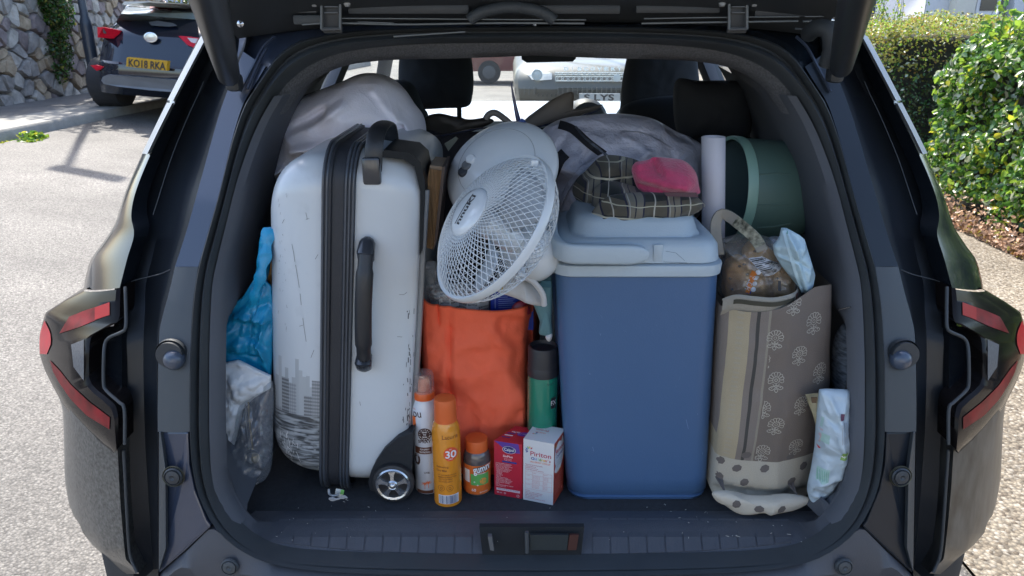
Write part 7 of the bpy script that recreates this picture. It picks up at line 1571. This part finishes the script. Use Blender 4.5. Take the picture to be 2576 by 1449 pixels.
for i, ch in enumerate('DISCOVERY'):
    vs, fs = text_geo(ch, .055); u = 1424 + i * 16.8; o_ = at(u, 173.5, 9.25); wx = max(q.x for q in vs) - min(q.x for q in vs)
    sxk = psz(1, 9.3, 173) * 11.5 / max(wx, .35)
    if ch == 'I': sxk = psz(1, 9.3, 173) * 7
    mm.add([o_ + Vector((q.x * sxk, 0, q.y * .052)) for q in vs], fs)
mm.build('bonnet_letters', mat('letter_white', (.85, .9, .9), .5), dv, smooth_=False)
for x in (1320, 1655): mm = M(); p = at(x, 300, 9.9); mm.lathe([(0, -.11), (.34, -.11), (.34, .11), (0, .11)], (p.x, 9.95, .34), (1, 0, 0), 24); mm.build('wheel', mat('tyre'), dv)
ond('windscreen', [(1366, 92), (1610, 92), (1590, 58), (1386, 58)], m_dkg, lift=.02)
# red car side-on further off
rc = thing('parked_car', 'red car parked side-on beyond the silver SUV, seen through the windscreen', 'car', (0, 22, 0))
k = psz(1, 22.5, 180); x_ = lambda u: (u - CX) / F * (22 * CP + .6); prof = [(1160, .35), (1156, .62), (1172, .80), (1215, .92), (1255, .98), (1300, 1.36), (1340, 1.46), (1430, 1.44), (1490, 1.02), (1515, .95), (1520, .4)]
mm = M(); rings = []
for y, ins, dz in ((22.0, .03, -.02), (22.05, .0, 0), (23.6, .0, 0), (23.7, .03, -.02)): rings.append([Vector((x_(u), y + (.16 * max(0, z - .95) if y < 22.5 else -.16 * max(0, z - .95)), z + dz * (z > .5))) for u, z in prof])
mm.loft(rings, True, True, True); mm.build('body', mat('red_paint', (.13, .006, .008), .35, coat=.4, var=.05), rc, angle=30)
for u in (1231, 1455): mm = M(); mm.lathe([(0, -.1), (.20, -.11), (.32, -.1), (.33, .1), (0, .1)], (x_(u), 22.03, .33), (0, 1, 0), 28); w3 = mm.build('wheel', mat('tyre'), rc); mm = M(); mm.lathe([(.19, .0), (.17, .02), (0, .03)], (x_(u), 21.92, .33), (0, -1, 0), 20); mm.build('rim', mat('dark_rim', (.08, .085, .09), .5), w3)
mm = M(); mm.box((x_(1196), 22.0, .80), (.34, .06, .14), bev=.03); mm.build('headlamp', mat('lamp_glass'), rc)
mm = M(); mm.prism([Vector((x_(1268), 21.99, .99)), Vector((x_(1305), 22.04, 1.33)), Vector((x_(1420), 22.04, 1.34)), Vector((x_(1470), 21.99, 1.02))], (0, .03, 0)); mm.build('side_windows', m_dkg, rc, smooth_=False)
mm = M(); mm.box((x_(1262), 21.95, 1.0), (.2, .16, .12), bev=.03); mm.build('door_mirror', mat('red_paint'), rc)
# houses closing the street, hedges behind the viewer
def simple_house(label, x0, x1, y0, y1, h, m, facing=-1, wins=3):
    t = thing('terraced_house', label, 'house', ((x0 + x1) / 2, (y0 + y1) / 2, 0), 'houses closing off the street'); mm = M(); mm.box(((x0 + x1) / 2, (y0 + y1) / 2, h / 2), (x1 - x0, y1 - y0, h)); mm.build('wall', m, t, smooth_=False)
    mm = M(); ym = (y0 + y1) / 2; A_ = [Vector((x0 - .3, y0 - .3, h)), Vector((x0 - .3, ym, h + 2)), Vector((x0 - .3, y1 + .3, h))]; B_ = [Vector((x1 + .3, p.y, p.z)) for p in A_]; mm.loft([A_, B_], True, True, True); mm.build('roof', mat('slate'), t, smooth_=False)
    yf = y0 if facing < 0 else y1
    for i in range(wins):
        for z in (1.5, 4.2):
            xx = lerp(x0, x1, (i + .5) / wins); mm = M(); mm.box((xx, yf, z), (1.3, .12, 1.3)); wv = mm.build('window', m_up, t, smooth_=False); mm = M(); mm.box((xx, yf + facing * .03, z), (1.1, .12, 1.1)); mm.build('pane', m_dkg, wv, smooth_=False)
    return t
simple_house('pale blue rendered house beyond the rubble wall, top left', -16, -7.6, 24, 31, 6, mat('pale_blue_render', (.45, .50, .60), .85))
simple_house('white house far ahead at the end of the street', -4, 8, 38, 46, 6, m_wh)
simple_house('cream house behind the viewer across the road', -9, 3, -22, -14, 6, m_cr, 1)
simple_house('white house behind the viewer to the right', 6, 15, -20, -12, 6, m_wh, 1)
simple_house('cream house ahead on the right beyond the white one', 13, 22, 22, 29, 6, m_cr)
hedge('rear_hedge', 'dark hedge behind the viewer along the right pavement', 4.2, 5.6, -9, 0, .1, 1.6, 3000, .12, ['dg', 'g', 'lg'], [5, 5, 2], 31, r=.3)
